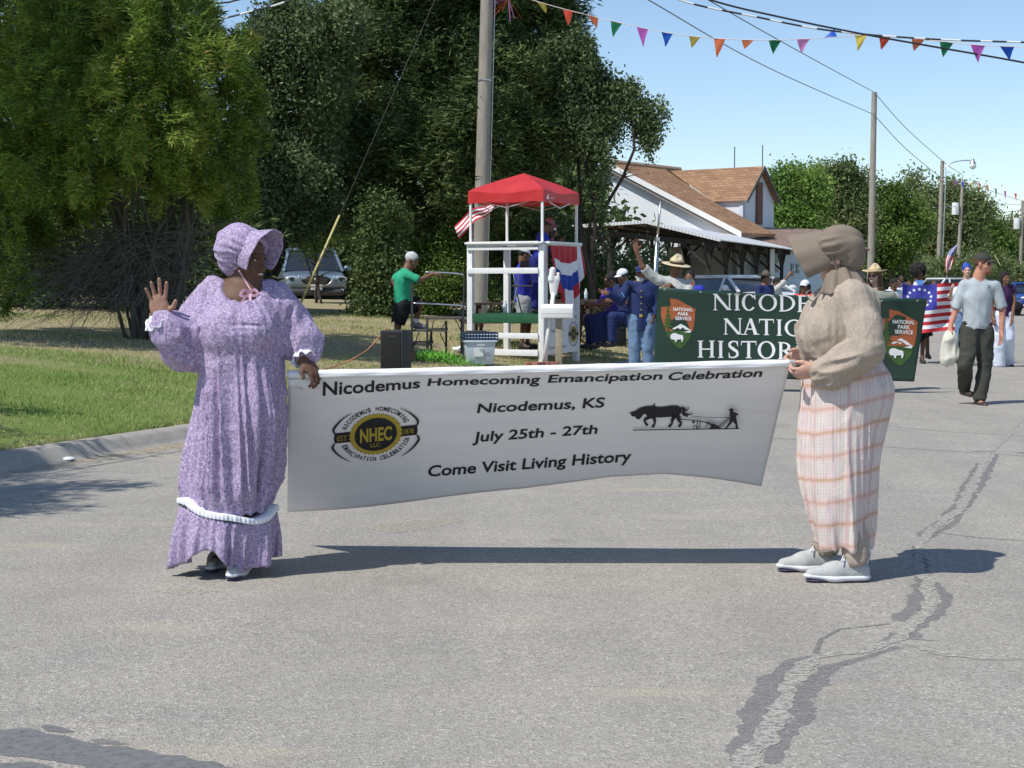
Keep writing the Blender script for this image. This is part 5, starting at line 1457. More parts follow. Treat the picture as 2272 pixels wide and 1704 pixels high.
# open picnic shelter with a low pitched metal roof
def shelter():
    k_ = 45.0; psi = R(19); a = Vector((math.sin(psi), math.cos(psi), 0)); b = Vector((math.cos(psi), -math.sin(psi), 0))
    pk = U(1438, 492, k_); g = ground_z(pk.x, pk.y); base = Vector((pk.x, pk.y, g)); zr = pk.z - g; W = 2.15; L = 20.0
    D = U(1590, 532, 44.2).z - g; Aa = U(1286, 503, 46).z - g
    root = empty('picnic_shelter', base, 0, 'open sided shelter with white corrugated metal roof and dark timber frame', 'shelter')
    Q = lambda w, l, z: b * w + a * l + Vector((0, 0, z))
    t = NT('corrugated_white'); co = t.coord(kind='UV'); wv = t.node('ShaderNodeTexWave'); wv.inputs['Scale'].default_value = 3.2; t.l(co, wv.inputs[0])
    t.base(t.ramp(t.noise(t.coord(), 1.5, 5), [(.3, (.68, .69, .70)), (.7, (.80, .80, .80))])); t.set(rough=.35, metal=.15); t.bump(wv.outputs[0], .6, .03); M_COR = t.m
    M_TIM = plain((.045, .038, .035), .9, var=.3, scale=10, bump=.3, name='dark_timber')
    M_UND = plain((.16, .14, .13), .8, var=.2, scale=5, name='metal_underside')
    for s_, ze in ((-1, Aa), (1, D)):
        quad('roof', [Q(0, -.3, zr), Q(0, L, zr), Q(s_ * W, L, ze), Q(s_ * W, -.3, ze)], M_COR, root, .025, out=b * s_ * .3 + Vector((0, 0, 1)))
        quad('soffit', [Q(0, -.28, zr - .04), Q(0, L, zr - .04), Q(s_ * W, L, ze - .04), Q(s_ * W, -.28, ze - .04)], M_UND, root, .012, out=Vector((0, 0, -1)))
        quad('fascia', [Q(0, -.32, zr + .03), Q(s_ * W, -.32, ze + .03), Q(s_ * W, -.32, ze - .06), Q(0, -.32, zr - .06)], M_COR, root, .03, out=-a)
        # scalloped eave edge
        mb = MB(); n = 60
        for i in range(n): mb.lathe([(.035, 0), (.035, .05), (.0, .06)], Q(s_ * W, -.2 + (L + .0) * i / n, ze - .02), 6, rot=None)
        mb.build('eave_corrugation', M_COR, root)
    for l in np.arange(0, L + .1, 2.5):
        for s_, ze in ((-1, Aa), (1, D)):
            MB().bar(Q(s_ * 1.75, l, -.3), Q(s_ * 1.75, l, ze - .02), .11).build('post', M_TIM, root)
            mb = MB(); mb.bar(Q(s_ * 1.75, l, ze - .75), Q(s_ * .9, l, ze + .0), .06); mb.bar(Q(s_ * 1.75, l, ze - .75), Q(s_ * 1.75, l + .75, ze - .12), .06); mb.bar(Q(s_ * 1.75, l, ze - .75), Q(s_ * 1.75, l - .75, ze - .12), .06); mb.build('brace', M_TIM, root)
        mb = MB(); mb.bar(Q(-W + .1, l, Aa - .12), Q(W - .1, l, D - .12), .07, .14); mb.bar(Q(0, l, D - .1), Q(0, l, zr - .06), .07); mb.build('truss', M_TIM, root)
    for s_, ze in ((-1, Aa), (1, D)):
        MB().bar(Q(s_ * 1.75, 0, ze - .09), Q(s_ * 1.75, L, ze - .09), .07, .16).build('beam', M_TIM, root)
        for f_ in (.3, .65): MB().bar(Q(s_ * W * f_, -.2, zr + (ze - zr) * f_ - .1), Q(s_ * W * f_, L, zr + (ze - zr) * f_ - .1), .05, .09).build('purlin', M_TIM, root)
    # back screen and pale end post
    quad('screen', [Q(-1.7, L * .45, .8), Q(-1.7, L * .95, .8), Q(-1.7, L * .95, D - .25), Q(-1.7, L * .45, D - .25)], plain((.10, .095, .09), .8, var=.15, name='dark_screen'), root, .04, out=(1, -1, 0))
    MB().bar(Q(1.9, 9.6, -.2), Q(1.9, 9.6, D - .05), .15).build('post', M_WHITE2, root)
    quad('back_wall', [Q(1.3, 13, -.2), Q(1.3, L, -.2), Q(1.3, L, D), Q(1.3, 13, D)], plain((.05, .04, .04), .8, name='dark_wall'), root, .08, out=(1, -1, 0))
    # speaker box hung in the roof
    MB().box(Q(.5, 1.2, D - .35), (.35, .3, .38)).build('hanging_box', plain((.20, .19, .18), .7, name='grey_box'), root, bevel=.02)
shelter()
# tall silver mast in front of the shelter
p = GL(1446, 745); root = empty('steel_mast', p, 0, 'silver telescopic mast standing behind the waving ranger', 'mast')
q1 = U(1466, 446, p.y) - p; q0 = U(1458, 530, p.y) - p
MB().tube([(0, 0, -.05), q0], [.048, .042], 12).build('lower_tube', M_STEEL, root, smooth=True); MB().tube([q0, q1], [.026, .024], 10).build('upper_tube', M_STEEL, root, smooth=True)
MB().tube([q0 - Vector((0, 0, .04)), q0 + Vector((0, 0, .03))], .055, 12).build('collar', M_STEEL, root, smooth=True, auto=True)

# ------------------------------------------------------------------ picnic tables, bottles, wheel
def picnic_table(px, py, rz, label, L=1.8):
    p = GL(px, py); root = empty('picnic_table', p, rz, label, 'picnic table', 'picnic tables by the shelter')
    M = plain((.07, .048, .036), .85, var=.3, scale=9, bump=.4, name='table_timber')
    for k in range(5): MB().box((0, -.3 + k * .15, .74), (L, .14, .035)).build('tabletop_plank', M, root)
    for s_ in (-1, 1):
        for k in range(2): MB().box((0, s_ * (.62 + k * .14), .44), (L, .13, .035)).build('bench_plank', M, root)
        MB().bar((s_ * L * .38, -.25, .72), (s_ * L * .38, -.72, 0), .05, .09).build('leg', M, root); MB().bar((s_ * L * .38, .25, .72), (s_ * L * .38, .72, 0), .05, .09).build('leg', M, root)
        MB().bar((s_ * L * .38, -.78, .40), (s_ * L * .38, .78, .40), .04, .09).build('crossbar', M, root)
    return root
T1 = picnic_table(1180, 770, .1, 'dark picnic table behind the white stand', 2.4)
T2 = picnic_table(1330, 752, -.05, 'picnic table under the seated people right of the stand')
M_PET = plain((.60, .68, .72), .12, spec=.6, var=.05, bump=0, name='bottle_plastic')
def bottle(p, label):
    root = empty('water_bottle', p, 0, label, 'bottle', 'small water bottles')
    MB().lathe([(.0, 0), (.032, .0), (.033, .06), (.030, .075), (.033, .09), (.033, .14), (.026, .165), (.013, .185), (.013, .197)], (0, 0, 0), 12).build('body', M_PET, root, smooth=True)
    MB().lathe([(.016, .19), (.016, .21), (.0, .212)], (0, 0, 0), 10).build('cap', M_WHITE2, root, smooth=True)
    MB().lathe([(.0345, .09), (.0345, .135)], (0, 0, 0), 12).build('wrapper', plain((.75, .8, .85), .4, bump=0, name='bottle_label'), root)
bottle(C0 + P3(.82, .35, zd), 'water bottle standing on the green deck of the stand')
for k, dx in enumerate((-.42, -.26)):
    q = T2.location + Vector((dx, .1, .76)); bottle(q, ['left', 'right'][k] + ' one of two water bottles on the table right of the stand')
# two bent steel tubes of a folding chair seen through the stand
ch = empty('folding_chair', C0 + P3(.6, .75, zd), 0, 'folding chair with pale tube frame on the green deck', 'chair')
rot = lambda x, y, z: Matrix.Rotation(-PHI, 3, 'Z') @ Vector((x, y, z))
for s_ in (-1, 1):
    MB().tube([rot(s_ * .23, .2, 0), rot(s_ * .23, -.02, .42), rot(s_ * .22, -.1, .62)], .012, 6).build('leg', M_STEEL, ch, smooth=True)
    MB().tube([rot(s_ * .21, -.18, 0), rot(s_ * .21, .0, .42), rot(s_ * .21, .14, .82)], .012, 6).build('leg', M_STEEL, ch, smooth=True)
MB().box(rot(0, -.02, .43), (.42, .38, .025), rotS).build('seat', M_DSTEEL, ch, bevel=.01)
MB().box(rot(0, .13, .74), (.42, .02, .18), rotS).build('backrest', M_DSTEEL, ch, bevel=.01)
wp = GL(1312, 765) ; root = empty('wagon_wheel', wp + Vector((0, 0, .36)), R(38), 'small brown spoked wheel leaning by the picnic table right of the stand', 'wheel')
mb = MB(); mb.tube([(.35 * math.cos(i * PI / 12), .03, .35 * math.sin(i * PI / 12)) for i in range(25)], .022, 6, cap=False); mb.build('rim', M_WOOD, root, smooth=True)
mb = MB()
for i in range(10): mb.bar((.04 * math.cos(i * PI / 5), .03, .04 * math.sin(i * PI / 5)), (.34 * math.cos(i * PI / 5), .03, .34 * math.sin(i * PI / 5)), .02)
mb.build('spokes', M_WOOD, root); MB().tube([(0, -.04, 0), (0, .1, 0)], .05, 10).build('hub', M_WOOD, root)
root = empty('white_bag', GL(1018, 782), 0, 'crumpled white plastic bag on the grass by the grey bin', 'bag'); 
s_ = Sdf(); s_.ell((0, 0, .05), (.11, .08, .05), .03).ell((.06, .01, .07), (.05, .05, .05), .03)
sdf_obj('sack', s_, .01, M_WHITE2, root, post=lambda x, y, z: .014 * ridge(x * 22, y * 22, z * 22))

# ------------------------------------------------------------------ cars
def car(name, loc, rz, label, paint, L=4.7, W=1.84, H=1.68, cat='car', plate=True, suv=True, group=None, rails=True):
    """front faces -Y"""
    root = empty(name, loc, rz, label, cat, group)
    zb, zbelt, zr = .34, 1.02, H - .02
    hl = L / 2
    # side profile of the lower body (y, z top) and cross-sections
    st = [(-hl, .62, .80, .80), (-hl + .06, .50, .88, .90), (-hl + .30, .40, .94, .95), (-hl + .95, .34, 1.00, .985), (-hl + 1.35, .32, 1.05, 1.0), (-.2, .32, 1.06, 1.0), (hl - 1.0, .32, 1.06, 1.0), (hl - .2, .36, 1.05, .97), (hl, .5, .98, .90)]
    def sec(y, z0, z1, wf, n=0):
        w = W / 2 * wf
        return [(-w * .90, y, z0), (-w, y, z0 + .12), (-w, y, z0 + (z1 - z0) * .62), (-w * .955, y, z1 - .06), (-w * .80, y, z1), (w * .80, y, z1), (w * .955, y, z1 - .06), (w, y, z0 + (z1 - z0) * .62), (w, y, z0 + .12), (w * .90, y, z0)]
    V = []; Fc = []
    for s_ in st: V += sec(*s_)
    m = 10
    for i in range(len(st) - 1):
        for j in range(m): Fc.append((i * m + j, i * m + (j + 1) % m, (i + 1) * m + (j + 1) % m, (i + 1) * m + j))
    Fc.append(tuple(range(m))[::-1]); Fc.append(tuple((len(st) - 1) * m + j for j in range(m)))
    me = bpy.data.meshes.new('body'); me.from_pydata(V, [], Fc); me.update()
    bm = bmesh.new(); bm.from_mesh(me); bmesh.ops.recalc_face_normals(bm, faces=bm.faces); bm.to_mesh(me); bm.free()
    o = link('body', me, paint, root, smooth=True); me.set_sharp_from_angle(angle=R(60))
    md = o.modifiers.new('round', 'SUBSURF'); md.levels = 2; md.render_levels = 2
    # cabin: glass house with painted roof
    y0, y1, y2, y3 = -hl + 1.30, -hl + 2.05, hl - .75, hl - .22
    w0, w1 = W / 2 * .90, W / 2 * .70
    zc = 1.04
    cab = [(-w0, y0, zc), (w0, y0, zc), (w0, y3, zc), (-w0, y3, zc), (-w1, y1, zr - .06), (w1, y1, zr - .06), (w1, y2, zr - .06), (-w1, y2, zr - .06)]
    MB().add(cab, [(0, 1, 5, 4), (1, 2, 6, 5), (2, 3, 7, 6), (3, 0, 4, 7), (4, 5, 6, 7)]).build('glass', M_GLASS, root, bevel=.03)
    MB().box((0, (y1 + y2) / 2, zr - .03), (w1 * 2 + .06, y2 - y1 + .12, .09)).build('roof', paint, root, bevel=.035)
    for s_ in (-1, 1):
        mb = MB(); mb.bar((s_ * (w0 + .01), y0 - .02, zc - .02), (s_ * (w1 + .015), y1, zr - .05), .07, .05); mb.bar((s_ * (w0 + .01), y3, zc), (s_ * (w1 + .015), y2, zr - .05), .14, .05); mb.bar((s_ * (w0 + .015), -.1, zc - .02), (s_ * (w1 + .015), -.05, zr - .05), .08, .03); mb.build('pillar', paint, root)
        if rails: MB().tube([(s_ * w1 * .9, y1 + .15, zr + .02), (s_ * w1 * .9, y1 + .3, zr + .07), (s_ * w1 * .9, y2 - .3, zr + .07), (s_ * w1 * .9, y2 - .1, zr + .02)], .02, 6).build('roof_rail', M_DSTEEL, root)
        s2 = Sdf(); s2.ell((s_ * (W / 2 + .10), y0 + .35, 1.12), (.12, .07, .08), .02); s2.cap((s_ * (W / 2 - .06), y0 + .35, 1.06), (s_ * (W / 2 + .06), y0 + .35, 1.1), .03, .03, .02); sdf_obj('mirror', s2, .02, paint, root)
        # headlight
        s2 = Sdf(); s2.ell((s_ * (W / 2 - .26), -hl + .12, .80), (.22, .10, .085), .01); h_ = sdf_obj('headlight', s2, .015, plain((.55, .58, .62), .1, metal=.5, bump=0, name='lamp_lens'), root)
        s2 = Sdf(); s2.ell((s_ * (W / 2 - .24), -hl + .05, .80), (.09, .06, .05), .01); sdf_obj('lens', s2, .012, M_GLASS, h_)
        s2 = Sdf(); s2.ell((s_ * (W / 2 - .25), -hl + .06, .47), (.11, .05, .05), .01); sdf_obj('fog_lamp', s2, .015, M_WHITE2, root)
        MB().box((s_ * (W / 2 - .10), hl - .03, .88), (.16, .08, .22)).build('tail_light', plain((.4, .02, .02), .3, name='tail_red'), root, bevel=.02)
        for y in (-hl + .92, hl - .95):
            w_ = empty('wheel', (s_ * (W / 2 - .10), y, .34)); w_.parent = root
            MB().lathe([(.20, -.11), (.31, -.11), (.34, -.08), (.34, .08), (.31, .11), (.20, .11)], (0, 0, 0), 24, rot=Matrix.Rotation(PI / 2, 3, 'Y')).build('tyre', plain((.02, .02, .02), .9, name='rubber'), w_, smooth=True)
            MB().lathe([(.0, .09 * s_), (.06, .10 * s_), (.18, .085 * s_), (.21, .06 * s_), (.21, -.06 * s_)], (0, 0, 0), 20, rot=Matrix.Rotation(PI / 2, 3, 'Y')).build('rim', M_STEEL, w_, smooth=True)
    # grille and bumper
    s2 = Sdf(); s2.ell((0, -hl + .02, .76), (.42, .09, .14), .01); g_ = sdf_obj('grille', s2, .02, plain((.02, .02, .022), .4, bump=0, name='grille_black'), root)
    mb = MB()
    for k in range(4): mb.box((0, -hl - .07 + abs(k - 1.5) * .012, .68 + k * .055), (.66 - abs(k - 1.5) * .12, .02, .014))
    mb.build('bar', M_STEEL, g_)
    s2 = Sdf(); s2.ell((0, -hl - .075, .775), (.085, .03, .045), .01); sdf_obj('badge', s2, .01, M_STEEL, g_)
    mb = MB(); mb.tube(cat3([(-.5, -hl - .02, .88), (-.3, -hl - .06, .62), (.3, -hl - .06, .62), (.5, -hl - .02, .88)], 6), .018, 6); mb.build('grille_trim', M_STEEL, root, smooth=True)
    s2 = Sdf(); s2.cap((-W / 2 + .25, -hl + .08, .42), (W / 2 - .25, -hl + .08, .42), .11, .11, .05, 'u', (0, 1, 0), 1.0); sdf_obj('bumper', s2, .025, plain((.045, .047, .05), .6, name='bumper_plastic'), root)
    if plate:
        MB().box((0, -hl - .055, .56), (.33, .02, .16)).build('number_plate', plain((.62, .62, .60), .5, name='plate'), root, bevel=.004)
    return root
PAINT_S = plain((.19, .25, .32), .28, metal=.25, var=.03, bump=0, coat=.6, name='blue_silver_paint')
pS = GL(718, 664); pS = Vector((U(690, 640, 47).x, 47, ground_z(U(714, 640, 44).x, 44) - .22))
car('parked_car', pS, R(11), 'silver blue sport utility car parked under the trees behind the yellow guy guard', PAINT_S, 4.6, 1.86, 1.72)
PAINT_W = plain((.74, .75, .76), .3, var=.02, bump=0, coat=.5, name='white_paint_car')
car('parked_car', Vector((U(2088, 600, 84).x, 84, 0)), R(-62), 'white sport utility car parked down the road behind the child with the flag', PAINT_W, 4.8, 1.9, 1.75, group='cars parked down the road')
car('parked_car', Vector((U(2020, 600, 96).x, 96, 0)), R(-75), 'dark roofed car behind the white one down the road', plain((.04, .05, .07), .3, bump=0, coat=.5, name='dark_paint'), 5.0, 1.95, 1.95, group='cars parked down the road')
car('parked_car', Vector((U(2272, 660, 72).x + .2, 72, 0)), R(-4), 'royal blue car cut by the right edge of the picture', plain((.02, .07, .32), .25, metal=.3, bump=0, coat=.7, name='blue_paint'), 4.6, 1.85, 1.5, group='cars parked down the road')
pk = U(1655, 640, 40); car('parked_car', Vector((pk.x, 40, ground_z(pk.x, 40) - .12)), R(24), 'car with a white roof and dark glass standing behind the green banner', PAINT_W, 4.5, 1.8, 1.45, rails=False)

# ------------------------------------------------------------------ green park banner
GN = (U(1448, 800, 20.9) , U(2029, 846, 20.3))
_gx = (U(2057, 661, 20.3) - U(1460, 636, 20.9)); _gy = Vector((0, .10, -1))
GNn = _gx.cross(_gy).normalized()
if GNn.y > 0: GNn = -GNn
GP0 = U(1460, 636, 20.9)
def green_s(px, py, lift=0.0):
    p = onplane(px, py, GP0, GNn)
    u = (px - 1448) / 600.0; v = (py - 636) / 190.0
    w = .030 * math.sin(u * 9 + v * 2.2) + .020 * math.sin(u * 17 - v * 3) * (1 - .5 * v) + .05 * math.exp(-((u - .84) / .13) ** 2) * math.cos(v * 3.4) + .03 * math.exp(-(v / .18) ** 2)
    return p + GNn * (w + lift)
t = NT('green_vinyl'); t.base((.016, .046, .033)); t.set(rough=.24, spec=.5); t.bump(t.noise(t.coord(), 5, 3), .25, .02); M_GVIN = t.m
gb = empty('park_banner', GP0, 0, 'dark green vinyl banner carried by two rangers with white serif lettering', 'banner')
def gsheet(u, v):
    top = (1448 + 12 * (1 - u) + 609 * u - 12 * (1 - u) * v * .9 - 28 * u * v, 636 + 25 * u + 5 * math.sin(PI * u * 1.0) * 1.2 * (1 - v) + v * (186 + 6 * math.sin(3 * u)))
    return green_s(*top) - GP0
o = sheet('sheet', gsheet, 90, 26, M_GVIN, gb, .003)
pr = Print(green_s)
rows = [([('N', 1580, 1625), ('I', 1628, 1643), ('C', 1646, 1678), ('O', 1683, 1724), ('D', 1727, 1765), ('E', 1768, 1798), ('M', 1802, 1850), ('U', 1854, 1890), ('S', 1894, 1918)], 651, 688),
        ([('N', 1603, 1648), ('A', 1646, 1684), ('T', 1684, 1717), ('I', 1720, 1738), ('O', 1741, 1783), ('N', 1788, 1832), ('A', 1832, 1872), ('L', 1874, 1902)], 706, 742),
        ([('H', 1546, 1588), ('I', 1590, 1608), ('S', 1614, 1640), ('T', 1644, 1678), ('O', 1681, 1720), ('R', 1724, 1762), ('I', 1764, 1782), ('C', 1786, 1822)], 756, 794)]
M_PW = plain((.86, .86, .86), .35, var=0, bump=0, name='print_white'); M_PBR = plain((.42, .12, .045), .35, var=.08, scale=30, bump=0, name='print_brown'); M_PGR = plain((.05, .12, .03), .35, var=.1, scale=20, bump=0, name='print_green')
for chars, y0, y1 in rows:
    for (c, x0, x1) in chars:
        pr = Print(green_s); d_ = (x0 - 1580) * .022; pr.k = 0; serif(pr, c, x0, x1, y0 + d_, y1 + d_, 0); pr.build('letter', [M_PW], gb, GP0)
def arrow(cx, cy, s, sk=0.0):
    """arrowhead emblem: brown shield, tree, snow peak, white bison"""
    q = lambda pts: [(cx + s * x, cy + s * (y + sk * x)) for x, y in pts]
    pr.k = 0
    pr.poly(q([(-.42, -.62), (-.30, -.72), (-.05, -.68), (.12, -.60), (.28, -.58), (.36, -.70), (.52, -.58), (.54, -.20), (.46, .12), (.34, .42), (.0, 1.0), (-.18, .78), (-.40, .30), (-.52, -.10), (-.56, -.46)] if False else [(-.50, -.46), (-.22, -.50), (-.24, -.74), (.02, -.70), (.24, -.58), (.52, -.44), (.50, -.12), (.44, .22), (-.36, .26), (-.46, .0), (-.52, -.24)]), 1)
    pr.poly(q([(-.38, .26), (.44, .22), (.34, .48), (.10, .76), (-.02, .74), (-.24, .52)]), 2)
    pr.poly(q([(-.18, .17), (-.06, .11), (.08, .02), (.22, .09), (.40, .22), (.22, .19), (.14, .12), (.06, .19), (-.0, .14), (-.12, .20)]), 0)
    for k in range(6):
        y = -.52 + k * .11; w = .04 + .026 * k; pr.poly(q([(-.30 - w, y + .10), (-.30, y - .02), (-.30 + w, y + .10)]), 2)
    pr.poly(q([(-.33, .10), (-.28, .10), (-.28, .26), (-.33, .26)]), 2)
    pr.poly(q([(-.22, .36), (-.16, .31), (-.08, .30), (.02, .34), (.14, .36), (.16, .46), (.13, .56), (.10, .56), (.09, .48), (-.04, .50), (-.05, .57), (-.09, .57), (-.10, .50), (-.19, .50), (-.23, .44)]), 0)
    pr.poly(q([(.16, .26), (.40, .20), (.36, .28)]), 0)
    for k, (w_, x0, x1) in enumerate((('NATIONAL', -.14, .44), ('PARK', .0, .32), ('SERVICE', -.08, .40))):
        y = -.47 + k * .135
        pr.text(w_, *q([(x0, y), (x1, y), (x0, y + .105)]), m=0, bold=.02, lift=.012)
for a_ in ((1505, 716, 74, .03), (1992, 748, 84, .06)): pr = Print(green_s); arrow(*a_); pr.build('emblem', [M_PW, M_PBR, M_PGR], gb, GP0)
for i in range(8): MB().tube([green_s(1475 + i * 80, 641 + i * 3.3 + 6 * math.sin(PI * i / 8), .002) - GP0, green_s(1475 + i * 80, 641 + i * 3.3 + 6 * math.sin(PI * i / 8), .006) - GP0], .014, 8).build('eyelet', M_STEEL, gb)

# ------------------------------------------------------------------ the white homecoming banner
RL, RR = U(640, 831, 7.60), U(1754, 806, 7.56)      # axis of the rolled top edge
_dn = Vector((0.0, .73, -.68)).normalized()
BN = (RR - RL).cross(_dn).normalized()
if BN.y > 0: BN = -BN
def ban_s(px, py, lift=0.0):
    p = onplane(px, py, RL + _dn * .01, BN)
    u = (px - 640) / 1114.0; v = (py - 830) / 260.0
    w = .014 * math.sin(u * 6.5 + .6) * v + .003 * math.sin(u * 11 + v * 3) + .0012 * math.sin(v * 13 + u * 7)
    return p + BN * (w + lift)
t = NT('white_vinyl'); n = t.noise(t.coord((.6, 3, 3)), 4, 5, .6)
c_v = t.ramp(n, [(.3, (.82, .83, .85)), (.7, (.88, .88, .89))]); t.base(c_v); t.set(rough=.55, spec=.3); t.bump(t.noise(t.coord((.25, 2.2, 2.2)), 4, 4, .55), .22, .02)
tr = t.node('ShaderNodeBsdfTranslucent'); t.l(c_v, tr.inputs[0]); mx = t.node('ShaderNodeMixShader'); mx.inputs[0].default_value = .12
t.l(t.b.outputs[0], mx.inputs[1]); t.l(tr.outputs[0], mx.inputs[2]); t.l(mx.outputs[0], t.out.inputs[0]); M_VIN = t.m
wb_ = empty('homecoming_banner', RL, 0, 'long white homecoming banner held between the two women in bonnets', 'banner')
_botx = [638, 900, 1160, 1350, 1472, 1580, 1689]; _boty = [1133, 1110, 1086, 1060, 1056, 1066, 1078]
def bsheet(u, v):
    xt = 640 + (1752 - 640) * u; yt = 838 - 24 * u
    xb = 638 + (1689 - 638) * u; yb = float(np.interp(xb, _botx, _boty))
    yb += 3 * math.sin(u * 12)
    return ban_s(xt + (xb - xt) * v, yt + (yb - yt) * v) - RL
sheet('sheet', bsheet, 120, 40, M_VIN, wb_, .0012)
# cloth rolled round the carrying pole
ax = (RR - RL); axn = ax.normalized(); e1 = Vector((0, -1, 0)); e1 = (e1 - axn * e1.dot(axn)).normalized(); e2 = axn.cross(e1)
def roll(u, v):
    a = -v * 2 * PI * 1.25 + 2.0; r = .0185 + .0012 * v + .0009 * math.sin(u * 60 + 3 * a) + .001 * math.sin(u * 23)
    sag = .006 * math.sin(PI * u)
    return axn * (ax.length * u) + (e1 * math.cos(a) + e2 * math.sin(a)) * r - Vector((0, 0, sag * .4))
sheet('rolled_edge', roll, 160, 28, M_VIN, wb_, .001)
MB().tube([-axn * .005, ax + axn * .02], .018, 10).build('carrying_pole', M_WHITE2, wb_, smooth=True)
pr = Print(lambda x, y, l: ban_s(x, y, l))
zB = lambda X, Y: (620 + .2532 * X, 780 + .2532 * Y)
zC = lambda X, Y: (1160 + .2712 * X, 780 + .2712 * Y)
def linew(words_):
    for (body, tl, tr, bl, sh) in words_: pr.text(body, tl, tr, bl, 0, .016, sh)
linew([('Nicodemus', zB(378, 262), zB(1232, 215), zB(378, 375), .0)]) if False else None
def curve_word(body, x0, x1, t0, t1, b0, b1, sh=.08):
    def wp(u, w): return (x0 + (x1 - x0) * u, (t0 + (t1 - t0) * u) * (1 - w) + (b0 + (b1 - b0) * u) * w)
    q_ = Print(lambda x, y, l: ban_s(x, y, l)); q_.text(body, None, None, None, 0, .022, sh, warp=wp); q_.build('lettering', [M_INK], wb_, RL)
curve_word('Nicodemus', 716, 932, 845, 838, 876, 860, .03)
curve_word('Homecoming', 948, 1199, 839, 832, 861, 858, .10)
curve_word('Emancipation', 1215, 1470, 832, 824, 855, 846, .14)
curve_word('Celebration', 1483, 1692, 825, 818, 843, 836, .22)
curve_word('Nicodemus, KS', 1058, 1342, 896, 880, 920, 907, .12)
curve_word('July 25th - 27th', 1048, 1326, 958, 942, 988, 970, .12)
curve_word('Come Visit Living History', 950, 1402, 1031, 1001, 1062, 1034, .10)
# emblem
c_ = zB(845, 710); kx, ky = 56, 43; slp = -.096
E = lambda x, y: (c_[0] + kx * x, c_[1] + ky * y + slp * kx * x)
pr.k = 0
def ering(ro, ri, m, a0=0, a1=360, teeth=0, amp=0, n=72): pr.ring(c_, (ro * kx, ro * ky), (ri * kx, ri * ky), m, a0, a1, None, n, (1, slp), (0, 1), teeth, amp)
pr.poly([E(-1.62, -.26), E(1.62, -.26), E(1.66, .0), E(1.62, .26), E(-1.62, .26), E(-1.66, 0)], 0)
ering(1.0, 0, 1, teeth=1, amp=.07); ering(.84, 0, 0)
def etext(body, x0, x1, y0, y1, m, bold=.0, lift=.008): pr.text(body, E(x0, y0), E(x1, y0), E(x0, y1), m, bold, 0, lift)
etext('NHEC', -.62, .64, -.38, .34, 1, .03); etext('LLC', -.2, .18, .42, .62, 1, .01); etext('EST', -1.52, -1.14, -.14, .12, 1, .0); etext('1878', 1.10, 1.50, -.14, .12, 1, .0)
def arc_text(body, a0, a1, r0, r1, flip):
    n = len(body)
    for i, ch in enumerate(body):
        if ch == ' ': continue
        a = R(a0 + (a1 - a0) * (i + .5) / n); wdt = abs(R(a1 - a0)) / n * (.40 if ch != 'I' else .13)
        def wp(u, w, a=a, wdt=wdt):
            rr = (r1 + (r0 - r1) * w) if not flip else (r0 + (r1 - r0) * w)
            aa = a + (wdt * (1 - 2 * u)) * (1 if not flip else -1)
            return E(rr * math.cos(aa) * 1.03, -rr * math.sin(aa))
        pr.text(ch, None, None, None, 0, .02, 0, .004, warp=wp)
arc_text('NICODEMUS HOMECOMING', 162, 20, 1.16, 1.38, False)
arc_text('EMANCIPATION CELEBRATION', 198, 344, 1.16, 1.38, True)
for sx in (-1, 1):
    pr.stroke([E(sx * .95, -1.22), E(sx * 1.35, -.92), E(sx * 1.66, -.5), E(sx * 1.62, -.24)], [.6, 3, 5.5, 3], 0)
    pr.stroke([E(sx * 1.62, .24), E(sx * 1.70, .48), E(sx * 1.42, .92), E(sx * 1.0, 1.26)], [3, 5.5, 3.4, .6], 0)
pr.build('emblem', [M_INK, M_GOLD], wb_, RL); pr = Print(lambda x, y, l: ban_s(x, y, l))
# horse, plough and ploughman
Z = lambda pts: [zC(x, y) for x, y in pts]
pr.k = 2
pr.poly(Z([(868, 498), (895, 488), (925, 478), (960, 452), (1010, 440), (1060, 438), (1078, 415), (1082, 420), (1078, 440), (1110, 448), (1150, 446), (1200, 438), (1240, 434), (1275, 440), (1296, 462), (1300, 490), (1284, 515), (1275, 535), (1230, 530), (1190, 534), (1130, 538), (1080, 536), (1050, 546), (1020, 528), (1000, 505), (985, 512), (966, 540), (950, 554), (930, 548), (916, 528), (888, 526), (886, 508)]), 0)
for pts, w in [([(1040, 530), (1000, 555), (998, 575), (1020, 605)], [9, 6, 4, 7]), ([(1068, 530), (1078, 560), (1078, 590), (1060, 618)], [10, 6, 4, 7]), ([(1240, 525), (1222, 560), (1220, 585), (1195, 614)], [11, 6, 4, 7]), ([(1272, 525), (1278, 560), (1296, 582), (1275, 612)], [11, 7, 4, 7]),
              ([(1292, 450), (1320, 462), (1312, 500), (1350, 524)], [4, 7, 7, 3]), ([(1315, 470), (1345, 466), (1358, 442)], [5, 3, 1]), ([(1315, 500), (1365, 505), (1390, 490)], [5, 3, 1])]: pr.stroke(Z(pts), w, 0)
for a_, b_, w in [((900, 634), (1770, 616), 2.3), ((1280, 540), (1400, 552), 2), ((1400, 552), (1520, 568), 2), ((1380, 512), (1480, 522), 1.1), ((1480, 522), (1690, 524), 1.1), ((1430, 540), (1420, 612), 1.6), ((1450, 540), (1445, 612), 1.6), ((1530, 545), (1490, 608), 1.6), ((1600, 590), (1690, 520), 2.2), ((1610, 600), (1700, 530), 1.6)]: pr.stroke(Z([a_, b_]), w, 0, smooth=False)
pr.poly(Z([(1470, 552), (1560, 568), (1600, 588), (1620, 606), (1510, 612), (1540, 588), (1520, 574)]), 0)
pr.ring(zC(1408, 598), (4.5, 4.5), (2.8, 2.8), 0, n=16); pr.ring(zC(1436, 600), (3.4, 3.4), (2, 2), 0, n=16); pr.ring(zC(1393, 552), (3, 3), (0, 0), 0, n=12)
